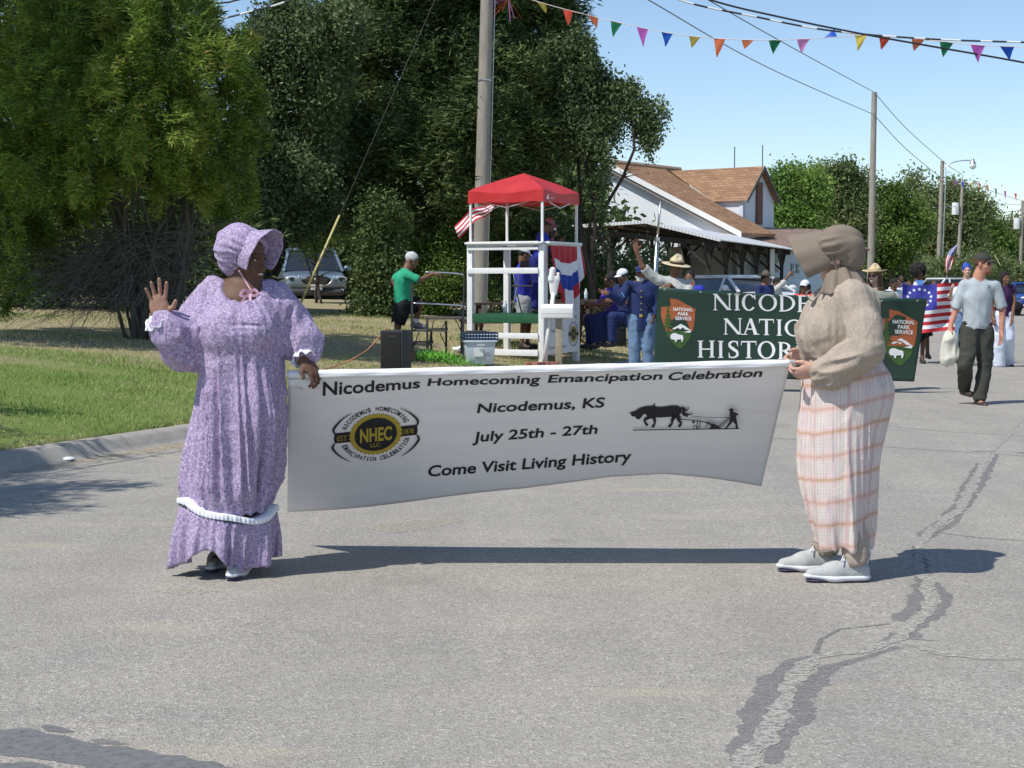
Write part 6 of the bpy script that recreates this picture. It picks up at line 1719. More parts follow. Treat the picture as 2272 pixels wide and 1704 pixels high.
pr.poly(Z([(1690, 468), (1715, 462), (1760, 480), (1752, 498), (1740, 490), (1744, 520), (1752, 560), (1758, 606), (1736, 606), (1736, 570), (1716, 545), (1690, 575), (1660, 606), (1630, 608), (1660, 590), (1690, 540), (1690, 500)]), 0)
pr.ring(zC(1702, 456), (4, 4), (0, 0), 0, n=14); pr.poly(Z([(1672, 442), (1690, 438), (1700, 430), (1716, 436), (1728, 448), (1700, 450)]), 0)
pr.build('plough_picture', [M_INK, M_GOLD], wb_, RL)
# cloth bunched at the held left corner
def bun(u, v):
    p = ban_s(640 + 72 * u - 8 * v * u, 838 + v * (12 + 10 * math.sin(PI * u) ** 2 + 10 * u ** 4), .006 + .022 * math.sin(PI * v) * (.6 + .4 * math.sin(u * 14)))
    return p - RL
sheet('folded_corner', bun, 24, 8, M_VIN, wb_, .001)
# ================================================================== people
def skin_mat(col, name='skin', rough=.5):
    t = NT(name); co = t.coord(); n = t.noise(co, 30, 4, .6)
    t.base(t.ramp(n, [(.3, tuple(c * .88 for c in col)), (.7, tuple(min(1, c * 1.1) for c in col))]))
    t.set(rough=rough, spec=.28); t.bump(t.noise(co, 300, 3), .12, .002); return t.m
SK_DARK = skin_mat((.125, .064, .040), 'skin_deep_brown', .58)
SK_PALM = skin_mat((.36, .20, .14), 'palm')
SK_BROWN = skin_mat((.19, .095, .058), 'skin_brown')
SK_PALE = skin_mat((.56, .33, .25), 'skin_fair')
SK_RED = skin_mat((.50, .23, .16), 'skin_sunburnt')
M_LIPD = plain((.16, .045, .04), .35, var=.05, bump=0, name='lips_dark'); M_LIP = plain((.42, .16, .14), .4, var=.05, bump=0, name='lips')
M_TEETH = plain((.75, .73, .68), .3, var=0, bump=0, name='teeth')
M_EYEW = plain((.45, .42, .39), .2, var=0, bump=0, name='eye_white'); M_IRIS = plain((.02, .012, .008), .15, var=0, bump=0, name='iris')
M_HAIRB = plain((.012, .010, .009), .7, var=.3, scale=60, bump=.6, name='black_hair', dist=.01)
M_HAIRN = plain((.12, .055, .028), .6, var=.35, scale=50, bump=.6, name='brown_hair', dist=.01)
M_HAIRG = plain((.55, .56, .57), .8, var=.2, scale=90, bump=.6, name='grey_hair', dist=.01)
M_LENS = plain((.01, .01, .012), .08, var=0, bump=0, name='sunglass_lens')
def frame(f, u=(0, 0, 1)):
    f = Vector(f).normalized(); u = Vector(u); r = f.cross(u).normalized(); u = r.cross(f).normalized()
    return r, f, u            # r = the person's right
def fmat(r, f, u): return [[r.x, f.x, u.x], [r.y, f.y, u.y], [r.z, f.z, u.z]]
def head_prims(s, c, f, u=(0, 0, 1), k=1.0, neck=None, neck_r=.054, detail=True):
    r, f, u = frame(f, u); Rm = fmat(r, f, u); c = Vector(c)
    P = lambda x, y, z: c + (r * x + f * y + u * z) * k
    S = lambda *a: tuple(q * k for q in a)
    s.ell(P(0, -.012, .028), S(.073, .092, .084), .02 * k, 'u', Rm)
    s.ell(P(0, .026, -.034), S(.059, .062, .078), .03 * k, 'u', Rm)
    s.ell(P(0, .058, -.092), S(.026, .024, .019), .035 * k, 'u', Rm)
    for q in (-1, 1):
        s.ell(P(q * .036, .052, -.034), S(.022, .022, .024), .022 * k, 'u', Rm)
        s.ell(P(q * .077, -.006, -.010), S(.010, .020, .032), .008 * k, 'u', Rm)
    s.ell(P(0, .089, .001), S(.009, .011, .022), .014 * k, 'u', Rm)
    s.cap(P(0, .090, -.010), P(0, .103, -.033), .008 * k, .0125 * k, .010 * k)
    if detail:
        for q in (-1, 1):
            s.ell(P(q * .012, .093, -.037), S(.0085, .010, .0075), .006 * k, 'u', Rm)
            s.ell(P(q * .031, .098, .004), S(.019, .020, .012), .012 * k, 's', Rm)
            s.cap(P(q * .012, .086, .022), P(q * .046, .070, .020), .007 * k, .006 * k, .010 * k)
        s.ell(P(0, .083, -.064), S(.025, .013, .0065), .006 * k, 'u', Rm); s.ell(P(0, .081, -.076), S(.021, .013, .0075), .006 * k, 'u', Rm)
    if neck is not None: s.cap(P(0, -.022, -.06), Vector(neck), neck_r, neck_r * 1.12, .03)
    return P, Rm
def eyes(parent, P, Rm, k, h=.004):
    for q in (-1, 1):
        s = Sdf(); s.ell(P(q * .031, .0705, .003), (.0118 * k,) * 3, 0); e = sdf_obj('eye', s, h * .8, M_EYEW, parent)
        s = Sdf(); s.ell(P(q * .031, .0785, .002), (.0062 * k,) * 3, 0); sdf_obj('iris', s, h * .5, M_IRIS, e)
        MB().tube([P(q * .031 + a * .017, .081 - abs(a) * .007, .003 + .007 * (1 - a * a)) for a in (-1, -.5, 0, .5, 1)], .0032 * k, 5).build('eyelid', M_HAIRB, e)
def hand_prims(s, wr, d, n, td, k=1.0, curl=.15, spread=.1, thumb=.6, curls=None):
    """wr wrist, d finger direction, n palm normal, td towards the thumb side"""
    wr = Vector(wr); d = Vector(d).normalized(); n = (Vector(n) - d * Vector(n).dot(d)).normalized(); t_ = Vector(td); t_ = (t_ - d * t_.dot(d) - n * t_.dot(n)).normalized()
    Rm = fmat(t_, d, n)
    s.ell(wr + d * .052 * k, (.040 * k, .054 * k, .017 * k), .014 * k, 'u', Rm)
    s.cap(wr, wr + d * .03 * k, .024 * k, .026 * k, .015 * k, 'u', n, .72)
    s.ell(wr + d * .038 * k + t_ * .022 * k + n * .006 * k, (.018 * k, .028 * k, .014 * k), .014 * k, 'u', Rm)
    for i, (o, L, rr) in enumerate(((.029, .070, .0085), (.010, .079, .0088), (-.010, .073, .0084), (-.028, .058, .0074))):
        a = curl if curls is None else curls[i]
        dd = (d + t_ * (o / .03) * spread).normalized()
        p = wr + d * (.088 - .25 * abs(o - .008)) * k + t_ * o * k
        cur = dd
        for j, (fr, ca) in enumerate(((.42, .6), (.32, 1.0), (.26, .8))):
            ax_ = cur * math.cos(a * ca) + n * math.sin(a * ca); nn = n * math.cos(a * ca) - cur * math.sin(a * ca)
            q = p + ax_ * L * fr * k
            s.cap(p, q, rr * (1 - .07 * j) * k, rr * (1 - .07 * (j + 1)) * k, .0035 * k)
            p = q; cur = ax_; n_ = nn
            n = nn
        n = Vector((Rm[0][2], Rm[1][2], Rm[2][2]))
    p0 = wr + d * .026 * k + t_ * .028 * k + n * .006 * k; p1 = p0 + (d * .55 + t_ * thumb + n * .15).normalized() * .036 * k; p2 = p1 + (d * .85 + t_ * thumb * .5 + n * .2).normalized() * .028 * k
    s.cap(p0, p1, .0125 * k, .0105 * k, .008 * k); s.cap(p1, p2, .0105 * k, .0082 * k, .004 * k)
def loft(s, tab, k=.03, lo=None, hi=None):
    """vertical loft through (z, cx, rx, cy, ry)"""
    T = np.array(tab, float); T = T[np.argsort(T[:, 0])]
    z0, z1 = T[0, 0], T[-1, 0]
    def fn(X, Y, Z):
        zc = np.clip(Z, z0, z1); zf = zc.ravel()
        cx, rx, cy, ry = (np.interp(zf, T[:, 0], T[:, i]).reshape(Z.shape) for i in (1, 2, 3, 4))
        x = (X - cx) / rx; y = (Y - cy) / ry
        q = np.sqrt(x * x + y * y) + 1e-6
        d = (q - 1) * np.minimum(rx, ry)
        dz = np.maximum(Z - z1, z0 - Z)
        return np.where(dz > 0, np.sqrt(np.maximum(d, 0) ** 2 + dz ** 2), np.maximum(d, dz))
    m = [T[:, 1].min() - T[:, 2].max(), T[:, 3].min() - T[:, 4].max(), z0]; M = [T[:, 1].max() + T[:, 2].max(), T[:, 3].max() + T[:, 4].max(), z1]
    return s.fn(fn, m, M, k)
def frill(name, c, axis, r0, r1, length, waves, amp, mat, parent, a0=0, a1=2 * PI, nu=90, nv=5, ell=1.0, side=None, seed=0, curl=0.0):
    ax_ = Vector(axis).normalized(); x = (Vector(side) if side is not None else Vector((1, 0, 0))); x = (x - ax_ * x.dot(ax_)).normalized(); y = ax_.cross(x); c = Vector(c)
    def fn(u, v):
        a = a0 + (a1 - a0) * u; w = amp * math.sin(waves * a + seed + .8 * math.sin(3 * a)) * v
        r = r0 + (r1 - r0) * v + w
        return c + (x * math.cos(a) + y * math.sin(a) * ell) * r + ax_ * (length * v + amp * .7 * math.cos(waves * a + 1 + seed) * v - curl * v * v)
    return sheet(name, fn, nu, nv, mat, parent, .002)
def sneaker(root, heel, toe, k, m_up, m_sole, m_dark, h=.005, laces=True, name='shoe'):
    heel = Vector(heel); toe = Vector(toe); d = (toe - heel).normalized(); sd = d.cross(Vector((0, 0, 1))).normalized(); L = (toe - heel).length; up = Vector((0, 0, 1))
    g = lambda a, b, z: heel + d * (a * L) + sd * b * k + up * z * k
    s = Sdf(); s.cap(g(.10, 0, .045), g(.55, 0, .045), .040 * k, .044 * k, .02, 'u'); s.cap(g(.55, 0, .042), g(.90, 0, .034), .044 * k, .030 * k, .02, 'u'); s.cap(g(.12, 0, .06), g(.30, 0, .085), .036 * k, .036 * k, .02)
    s.cap(g(.35, 0, .075), g(.62, 0, .052), .033 * k, .032 * k, .02); s.ell(g(.22, 0, .125), (.03 * k, .03 * k, .03 * k), .01, 's')
    lowc = heel.z + .022 * k
    def cutb(X, Y, Z): return (lowc - Z)
    s.fn(lambda X, Y, Z: (Z - lowc) + 0 * X + 0 * Y, [heel.x - 1, heel.y - 1, heel.z - 1], [heel.x + 1, heel.y + 1, lowc], .0, 's')
    sh = sdf_obj(name, s, h, m_up, root)
    s = Sdf(); s.cap(g(.10, 0, .022), g(.55, 0, .020), .046 * k, .049 * k, .012, 'u', (0, 0, 1), .42); s.cap(g(.55, 0, .020), g(.93, 0, .030), .049 * k, .032 * k, .012, 'u', (0, 0, 1), .42)
    sdf_obj('sole', s, h, m_sole, sh)
    s = Sdf(); s.cap(g(.12, 0, .006), g(.88, 0, .010), .042 * k, .038 * k, .01, 'u', (0, 0, 1), .18); sdf_obj('tread', s, h * 1.2, m_dark, sh)
    if laces:
        mb = MB()
        for i in range(4):
            a = .36 + .075 * i; z = .108 - .012 * i
            mb.tube([g(a, -.026, z - .012), g(a + .03, 0, z + .004), g(a + .05, .026, z - .014)], .0028 * k, 5)
        mb.tube(cat3([g(.36, 0, .115), g(.30, .035, .135), g(.22, .05, .12), g(.33, .03, .10), g(.37, 0, .11)], 5), .0028 * k, 5); mb.tube(cat3([g(.36, 0, .115), g(.42, -.035, .125), g(.47, -.05, .10), g(.40, -.03, .10)], 5), .0028 * k, 5)
        mb.build('laces', m_sole, sh, smooth=True)
        MB().tube(cat3([g(.03, 0, .075), g(-.05, 0, .12), g(-.02, 0, .15), g(.05, 0, .13)], 5), .006 * k, 6).build('heel_loop', m_sole, sh, smooth=True)
    return sh
def bonnet(root, c, f, u, mat, mat_in, k=1.0, top=.17, low=.11, R0=(.098, .112), flare=.03, span=118, dip=.0, crown_r=(.105, .10, .105), crown_off=(-.055, .03), h=.005, gather=26, stiff=0):
    r, f, u = frame(f, u); c = Vector(c); Rm = fmat(r, f, u)
    P = lambda x, y, z: c + (r * x + f * y + u * z) * k
    def brim(uu, vv):
        th = R(-span + 2 * span * uu); a = abs(th) / R(span)
        s1 = top + (low - top) * a ** 1.6; s0 = .012 + .0 * a
        fl = flare * vv * (1 - .3 * a); wv = .003 * math.sin(9 * th) * vv
        return P(math.sin(th) * (R0[0] + fl + wv), s0 + (s1 - s0) * vv, math.cos(th) * (R0[1] + fl + wv) + .012 - dip * vv * vv)
    b = sheet('brim', brim, 70, 14, mat, root, .004)
    s = Sdf(); s.ell(P(0, crown_off[0], crown_off[1]), [q * k for q in crown_r], .02, 'u', Rm); s.ell(P(0, -.06, -.055), (.075 * k, .065 * k, .06 * k), .04, 'u', Rm); s.cap(P(-.05, -.01, .05), P(.05, -.01, .05), .075 * k, .075 * k, .03)
    # open at the face
    s.ell(P(0, .075, -.02), (.080 * k, .085 * k, .105 * k), .01, 's', Rm)
    cc = np.array(c); rr_ = np.array(r); ff_ = np.array(f); uu_ = np.array(u)
    def post(x, y, z):
        q = np.stack([x - cc[0], y - cc[1], z - cc[2]], -1); a = q @ rr_; b_ = q @ ff_; w = q @ uu_
        th = np.arctan2(a, w - .01)
        g = np.exp(-((b_ - .0) / .05) ** 2)
        return -.0045 * g * np.sin(gather * th + 3 * vnoise(x * 20, y * 20, z * 20)) - .006 * (1 - .6 * g) * ridge(th * 2.2 + 7, b_ * 9, w * 6) + .003
    sdf_obj('crown', s, h, mat, root, post=post)
    # gathered seam where brim meets crown
    P_ = [P(math.sin(R(a)) * (R0[0] + .004), .008, math.cos(R(a)) * (R0[1] + .004) + .012) for a in range(-span, span + 1, 6)]
    MB().tube(P_, .0055 * k, 6).build('seam', mat, root, smooth=True)
    return P, Rm

# ------------------------------------------------------------------ fabrics
def floral():
    t = NT('lilac_floral'); co = t.coord()
    v = t.node('ShaderNodeTexVoronoi'); v.inputs['Scale'].default_value = 120; t.l(co, v.inputs['Vector'])
    sep = t.node('ShaderNodeSeparateColor'); t.l(v.outputs['Color'], sep.inputs[0])
    n = t.noise(co, 80, 5, .7)
    base = t.ramp(n, [(.30, (.16, .115, .22)), (.46, (.30, .23, .37)), (.60, (.47, .405, .53)), (.75, (.64, .59, .69))])
    fl = t.ramp(sep.outputs[0], [(0, (.50, .28, .42)), (.3, (.72, .66, .78)), (.55, (.22, .13, .36)), (.8, (.48, .34, .60)), (1, (.78, .60, .74))])
    m = t.ramp(v.outputs['Distance'], [(.25, (1, 1, 1)), (.45, (0, 0, 0))])
    c = t.mix(t.math('MULTIPLY', m, .75), base, fl)
    t.base(c); t.set(rough=.85, spec=.2); t.bump(t.noise(t.coord((1, 1, .45)), 17, 7, .68, .6), .75, .014); return t.m
M_FLOR = floral()
M_LACE = cloth_mat((.78, .79, .84), rough=.8, name='white_trim')
M_PINKR = cloth_mat((.62, .36, .46), rough=.5, name='pink_ribbon')
def stripes():
    t = NT('checked_brown'); 
    w1 = t.node('ShaderNodeTexWave'); w1.bands_direction = 'Z'; w1.inputs['Scale'].default_value = 58; t.l(t.coord(rot=(.25, .3, 0)), w1.inputs[0])
    w2 = t.node('ShaderNodeTexWave'); w2.bands_direction = 'X'; w2.inputs['Scale'].default_value = 52; t.l(t.coord(rot=(0, .3, .3)), w2.inputs[0])
    c = t.mix(t.ramp(w1.outputs[0], [(.35, (0, 0, 0)), (.65, (1, 1, 1))]), (.15, .118, .092), (.33, .275, .22))
    c = t.mix(t.ramp(w2.outputs[0], [(.35, (0, 0, 0)), (.65, (.5, .5, .5))]), c, (.16, .12, .09))
    t.base(c); t.set(rough=.85, spec=.2); t.bump(t.noise(t.coord(), 40, 4), .2, .004); return t.m
M_CHECK = stripes()
def blouse_mat():
    t = NT('tan_muslin'); co = t.coord(); n = t.noise(co, 90, 4, .7); n2 = t.noise(co, 7, 5, .6)
    c = t.mix(t.ramp(n2, [(.35, (0, 0, 0)), (.7, (.5, .5, .5))]), t.ramp(n, [(.3, (.37, .305, .24)), (.7, (.49, .415, .335))]), (.36, .295, .24))
    t.base(c); t.set(rough=.85, spec=.2); t.bump(t.noise(t.coord((1, 1, .55), rot=(0, .5, 0)), 15, 8, .70, .8), .9, .016); return t.m
M_BLOUSE = blouse_mat()
def plaid():
    t = NT('plaid_cotton')
    au = t.node('ShaderNodeAttribute', attribute_name='pu').outputs['Fac']; av = t.node('ShaderNodeAttribute', attribute_name='pv').outputs['Fac']
    def lines(src, period, off, width, soft=.15):
        x = t.math('FRACT', t.math('ADD', t.math('DIVIDE', src, period), off))
        x = t.math('ABSOLUTE', t.math('SUBTRACT', x, .5))
        w = width / period / 2
        mr = t.node('ShaderNodeMapRange'); mr.inputs[1].default_value = w * (1 - soft); mr.inputs[2].default_value = w * (1 + soft) + 1e-4; mr.inputs[3].default_value = 1; mr.inputs[4].default_value = 0
        t.l(x, mr.inputs[0]); return mr.outputs[0]
    c = (.68, .62, .555)
    c = t.mix(t.math('MULTIPLY', lines(av, .112, .0, .045, .4), .38), c, (.78, .50, .42)); c = t.mix(t.math('MULTIPLY', lines(au, .15, .1, .05, .4), .45), c, (.66, .50, .53))
    c = t.mix(t.math('MULTIPLY', lines(av, .112, .0, .017, .6), .62), c, (.60, .34, .23)); c = t.mix(t.math('MULTIPLY', lines(av, .224, .25, .013, .6), .6), c, (.52, .36, .20))
    c = t.mix(t.math('MULTIPLY', lines(au, .0145, .0, .0026, .3), .42), c, (.36, .27, .33)); c = t.mix(t.math('MULTIPLY', lines(av, .016, .0, .0024, .3), .35), c, (.50, .36, .34))
    c = t.mix(t.math('MULTIPLY', lines(au, .15, .6, .012), .6), c, (.55, .33, .36))
    t.base(c); t.set(rough=.85, spec=.2); t.bump(t.noise(t.coord((1, 1, .4)), 16, 7, .68, .5), .55, .012); return t.m
M_PLAID = plaid()
M_SHOEG = plain((.42, .43, .42), .75, var=.12, scale=60, bump=.3, name='grey_mesh'); M_SOLEW = plain((.66, .66, .70), .6, var=.05, bump=.1, name='white_sole'); M_SOLED = plain((.06, .05, .10), .8, name='dark_sole')

# ------------------------------------------------------------------ woman in the purple dress
def woman_purple():
    b = Gd(531, 1270); b = Vector((U(531, 1270, 7.68).x, 7.68, 0))
    root = empty('person', b, 0, 'woman in a long lilac floral dress and bonnet waving with her raised palm', 'person')
    hc = Vector((.058, -.02, 1.548)); f = Vector((.885, -.45, -.17)); u = Vector((.09, -.06, 1))
    s = Sdf()
    P, Rm = head_prims(s, hc, f, u, 1.0, (.035, .01, 1.40), .058)
    # smiling open mouth
    s.ell(P(0, .100, -.069), (.020, .014, .006), .004, 's', Rm)
    # chest, shoulders, trunk kept inside the dress
    s.cap((-.08, .0, 1.375), (.145, .0, 1.365), .062, .060, .05); s.ell((.035, -.015, 1.33), (.15, .115, .10), .05); s.cap((.03, .0, 1.2), (.02, 0, .85), .135, .14, .06)
    sR, eR, wR = Vector((-.135, .0, 1.385)), Vector((-.225, -.03, 1.085)), Vector((-.335, -.15, 1.255))
    s.cap(sR + Vector((.01, 0, -.02)), eR, .044, .042, .03); s.cap(eR, wR, .042, .031, .02)
    hand_prims(s, wR, (-.10, -.12, 1), (.10, -1, -.12), (1, .1, 0), 1.14, .10, .27, .95, curls=(.16, .07, .10, .22))
    sL, eL_, wL = Vector((.20, .0, 1.375)), Vector((.30, .0, 1.145)), Vector((.335, -.075, 1.055))
    s.cap(sL + Vector((-.02, 0, -.02)), eL_, .044, .042, .03); s.cap(eL_, wL, .044, .030, .02)
    hand_prims(s, wL, (.55, -.25, -.60), (-.35, .45, -.75), (.1, -.9, .1), 1.05, .75, .05, .5)
    # legs
    s.cap((-.05, .05, .85), (-.08, .05, .45), .09, .06, .03); s.cap((-.08, .05, .45), (-.12, .16, .10), .055, .035, .02); s.cap((.09, -.02, .85), (.05, -.08, .45), .09, .06, .03); s.cap((.05, -.08, .45), (.0, -.05, .10), .055, .035, .02)
    s.cap((-.12, .16, .09), (-.13, .05, .05), .035, .03, .02)
    p_lip = np.array(P(0, .090, -.069)); palm = np.array(wR)
    nrm = np.array([.10, -1, -.12]) / 1.01
    def reg(c):
        q = (c - p_lip) @ np.array(Rm)
        lip = ((q[:, 0] / .025) ** 2 + (q[:, 1] / .018) ** 2 + (q[:, 2] / .0125) ** 2) < 1
        dp = c - palm
        pal = (dp[:, 2] > .01) & (dp[:, 2] < .23) & (np.abs(dp[:, 0]) < .11) & (dp @ nrm > -.002)
        out = np.zeros(len(c), int); out[lip] = 1; out[pal] = 2; return out
    body = sdf_obj('body', s, .0036, [SK_DARK, M_LIPD, SK_PALM], root, regions=reg)
    t_ = Sdf(); t_.ell(P(0, .088, -.0665), (.0185, .012, .0055), 0, 'u', Rm); sdf_obj('teeth', t_, .0025, M_TEETH, root)
    eyes(root, P, Rm, 1.0)
    # hair low at the nape
    t_ = Sdf(); t_.ell(P(.0, -.03, .0), (.078, .085, .085), .02, 'u', Rm); t_.ell(P(-.055, -.01, -.06), (.022, .028, .035), .02, 'u', Rm); t_.ell(P(0, .09, -.01), (.085, .085, .10), .01, 's', Rm); sdf_obj('hair', t_, .006, M_HAIRB, root)
    # dress
    s = Sdf()
    loft(s, [(1.425, .03, .13, .0, .085), (1.39, .032, .175, 0, .125), (1.33, .035, .198, -.015, .155), (1.26, .035, .20, -.03, .185), (1.18, .032, .195, -.035, .20), (1.08, .028, .195, -.02, .19), (.92, .022, .208, -.01, .19), (.78, .017, .215, -.005, .19), (.556, -.014, .218, .0, .185), (.42, -.038, .218, .0, .188), (.36, -.046, .220, .0, .192), (.30, -.052, .212, .0, .185)], .02)
    s.ell((.10, -.13, .78), (.10, .09, .20), .08); s.cap((.09, -.08, .75), (.035, -.10, .42), .10, .07, .06)      # the leading leg pushes the cloth
    for q in (-1, 1): s.ell((.035 + q * .085, -.165, 1.20), (.075, .055, .075), .06)
    s.cap(sR + Vector((.02, 0, -.005)), (-.205, -.01, 1.20), .078, .090, .035); s.cap((-.205, -.01, 1.20), eR + Vector((.0, 0, .02)), .098, .095, .05); s.cap(eR + Vector((-.01, -.01, .03)), wR + Vector((.025, .03, -.065)), .10, .080, .06); s.cap(wR + Vector((.025, .03, -.065)), wR + Vector((.006, .01, -.022)), .075, .043, .03)
    s.cap((.165, .0, 1.36), (.245, -.0, 1.22), .078, .086, .035); s.cap((.245, -.0, 1.22), (.305, -.03, 1.125), .086, .085, .02); s.cap((.315, -.03, 1.125), (.325, -.055, 1.085), .082, .055, .03)
    s.ell((.048, -.155, 1.440), (.130, .145, .105), .012, 's'); s.ell((.035, .0, 1.50), (.098, .14, .11), .012, 's')
    def post(x, y, z):
        th = np.arctan2(y + .01, x - .02)
        dn = np.clip((1.15 - z) / .7, 0, 1)
        arm = np.clip((np.abs(x - .03) - .17) / .05, 0, 1) * np.clip((z - .95) / .1, 0, 1)
        v1 = ridge(th * 2.7 + .55 * z + 4, z * .75 + .3 * np.sin(th * 2), 2.2); v2 = ridge(th * 6.5 + z * 1.2, z * 1.3, 8.1)
        v1 = np.where(v1 > 0, v1 ** 1.5, v1)
        a = (-(.040 * dn + .006) * v1 - .016 * v2 * (.35 + dn)) * (.25 + .75 * np.clip((z - .30) / .15, 0, 1)) - .004 * ridge(x * 6 + z * 8, y * 6, z * 9 - x * 3)
        # gathers under the neckline
        gz_ = np.clip((z - 1.22) / .12, 0, 1) * np.clip((1.395 - z) / .05, 0, 1)
        a = a - .0035 * gz_ * np.sin(95 * (x - .05) + 2.5 * vnoise(x * 9, 0, z * 5)) * (1 - arm)
        # a sharp pull across the bust
        a = a + .010 * np.exp(-((z - (1.225 - .03 * (x - .1))) / .006) ** 2) * np.exp(-((x - .10) / .07) ** 2) * (y < -.05)
        w = -.026 * ridge(x * 7 + 3, y * 7, z * 5.2 + x * 4) - .013 * ridge(x * 15, y * 15, z * 11)
        fine = -.0018 * ridge(x * 34, y * 34, z * 20)
        return a * (1 - arm) + w * arm + fine + .006 + .014 * dn - .006 * arm
    sdf_obj('dress', s, .0062, M_FLOR, root, post=post)
    # gathered neckline edge
    N_ = []
    for i in range(41):
        a = PI * (1.0 + 1.0 * i / 40)
        N_.append((.052 + .118 * math.cos(a) , -.075 + .085 * math.sin(a) + .02, 1.405 - .062 * math.sin(-a) ** 1.0))
    # flounce and white trim
    def hemz(a):
        a = a
        # a angle, front = -pi/2
        fr = math.exp(-((math.sin((a + PI / 2 + .25) / 2)) / .16) ** 2)
        return .062 + .075 * fr + .018 * math.sin(3 * a + 1) + .010 * math.sin(7 * a)
    def ring(a, z, r_add):
        cx = np.interp(z, [.05, .30], [-.072, -.052]); rx = np.interp(z, [.05, .18, .33], [.236, .244, .232]) + r_add; ry = np.interp(z, [.05, .18, .33], [.228, .226, .210]) + r_add
        return Vector((cx + rx * math.cos(a), ry * math.sin(a), z))
    def fl(u_, v_):
        a = 2 * PI * u_; z0 = .315 + .022 * math.sin(2 * a + .6) - .018 * math.cos(a); z1 = hemz(a); z = z0 + (z1 - z0) * v_
        fo = (.026 * math.sin(8 * a + 1.6 * math.sin(3 * a)) + .015 * math.sin(19 * a + 2 * math.sin(5 * a)) + .006 * math.sin(43 * a)) * (.12 + .88 * v_)
        p = ring(a, z, fo if v_ > 0 else -.045); 
        if v_ > .0: p += Vector((.012 * math.sin(7 * a), .012 * math.cos(5 * a), 0)) * v_
        return p
    sheet('flounce', fl, 260, 16, M_FLOR, root, .002)
    def tr(u_, v_):
        a = 2 * PI * u_; z0 = .338 + .024 * math.sin(2 * a + .6) - .022 * math.cos(a) + .008 * math.sin(5 * a + 2); z = z0 - .029 * v_
        fo = (.026 * math.sin(8 * a + 1.6 * math.sin(3 * a)) + .015 * math.sin(19 * a + 2 * math.sin(5 * a))) * .16
        q = .007 + .002 * math.sin(PI * v_) + .0030 * math.sin(70 * a + 2 * math.sin(4 * a)) * (.3 + v_ * .7) + fo
        return ring(a, z, q if v_ > 0 else -.05)
    sheet('hem_trim', tr, 420, 9, M_LACE, root, .0015)
    # cuffs
    frill('cuff', wR + Vector((.006, .008, -.035)), wR - eR, .042, .068, .045, 9, .009, M_LACE, root, side=(1, 0, 0)); frill('cuff', wR + Vector((.006, .01, -.030)), (-.5, .1, -.3), .040, .060, .030, 11, .007, M_LACE, root, side=(0, -1, .3), seed=2)
    frill('cuff', wL + Vector((-.008, .015, .028)), wL - eL_, .040, .060, .042, 8, .008, M_LACE, root, seed=1)
    MB().tube([wR + Vector((.034 * math.cos(i * PI / 8), .034 * math.sin(i * PI / 8), .004 + .012 * math.cos(i * PI / 8))) for i in range(17)], .0045, 6, cap=False).build('blue_wristband', plain((.02, .16, .62), .4, bump=0, name='blue_rubber'), root, smooth=True)
    MB().tube([wR + Vector((.031 * math.cos(i * PI / 8), .031 * math.sin(i * PI / 8), .022 + .008 * math.cos(i * PI / 8))) for i in range(17)], .0022, 6, cap=False).build('bracelet', M_STEEL, root, smooth=True)
    # bonnet in the same cloth
    bo = empty('bonnet', (0, 0, 0)); bo.parent = root; bo['label'] = 'lilac floral bonnet with gathered crown'
    bonnet(bo, hc + Vector((0, 0, .008)), f, u, M_FLOR, M_FLOR, 1.0, .148, .080, (.098, .110), .028, 122, .0, (.120, .112, .120), (-.062, .030), .0055)
    # ribbon ties and bow
    kb = Vector((.085, -.115, 1.372))
    for q in (-1, 1): MB().tube(cat3([P(q * .080, .02, -.06), P(q * .055, .045, -.105), kb + Vector((q * .01, 0, .01))], 5), .0045, 5).build('tie', M_PINKR, bo, smooth=True)
    def loop(pts, nm):
        mb = MB(); Q = cat3(pts, 6)
        for i in range(len(Q) - 1): mb.bar(Q[i], Q[i + 1], .013, .0025, up=Vector((0, 1, .2)))
        mb.build(nm, M_PINKR, bo)
    loop([kb, kb + Vector((.022, -.01, .022)), kb + Vector((.042, -.012, .002)), kb + Vector((.02, -.008, -.008)), kb], 'bow_loop'); loop([kb, kb + Vector((-.022, -.01, .02)), kb + Vector((-.045, -.012, -.004)), kb + Vector((-.02, -.01, -.012)), kb], 'bow_loop')
    loop([kb, kb + Vector((-.028, -.012, -.03)), kb + Vector((-.048, -.016, -.052))], 'bow_tail'); loop([kb, kb + Vector((.004, -.016, -.035)), kb + Vector((-.006, -.02, -.078))], 'bow_tail')
    # shoes
    sneaker(root, (.012, .06, .0), (-.002, -.215, .0), 1.0, M_SHOEG, M_SOLEW, M_SOLED, .005)
    sneaker(root, (-.115, .24, .01), (-.14, -.02, .0), 1.0, M_SHOEG, M_SOLEW, M_SOLED, .007, False)
woman_purple()

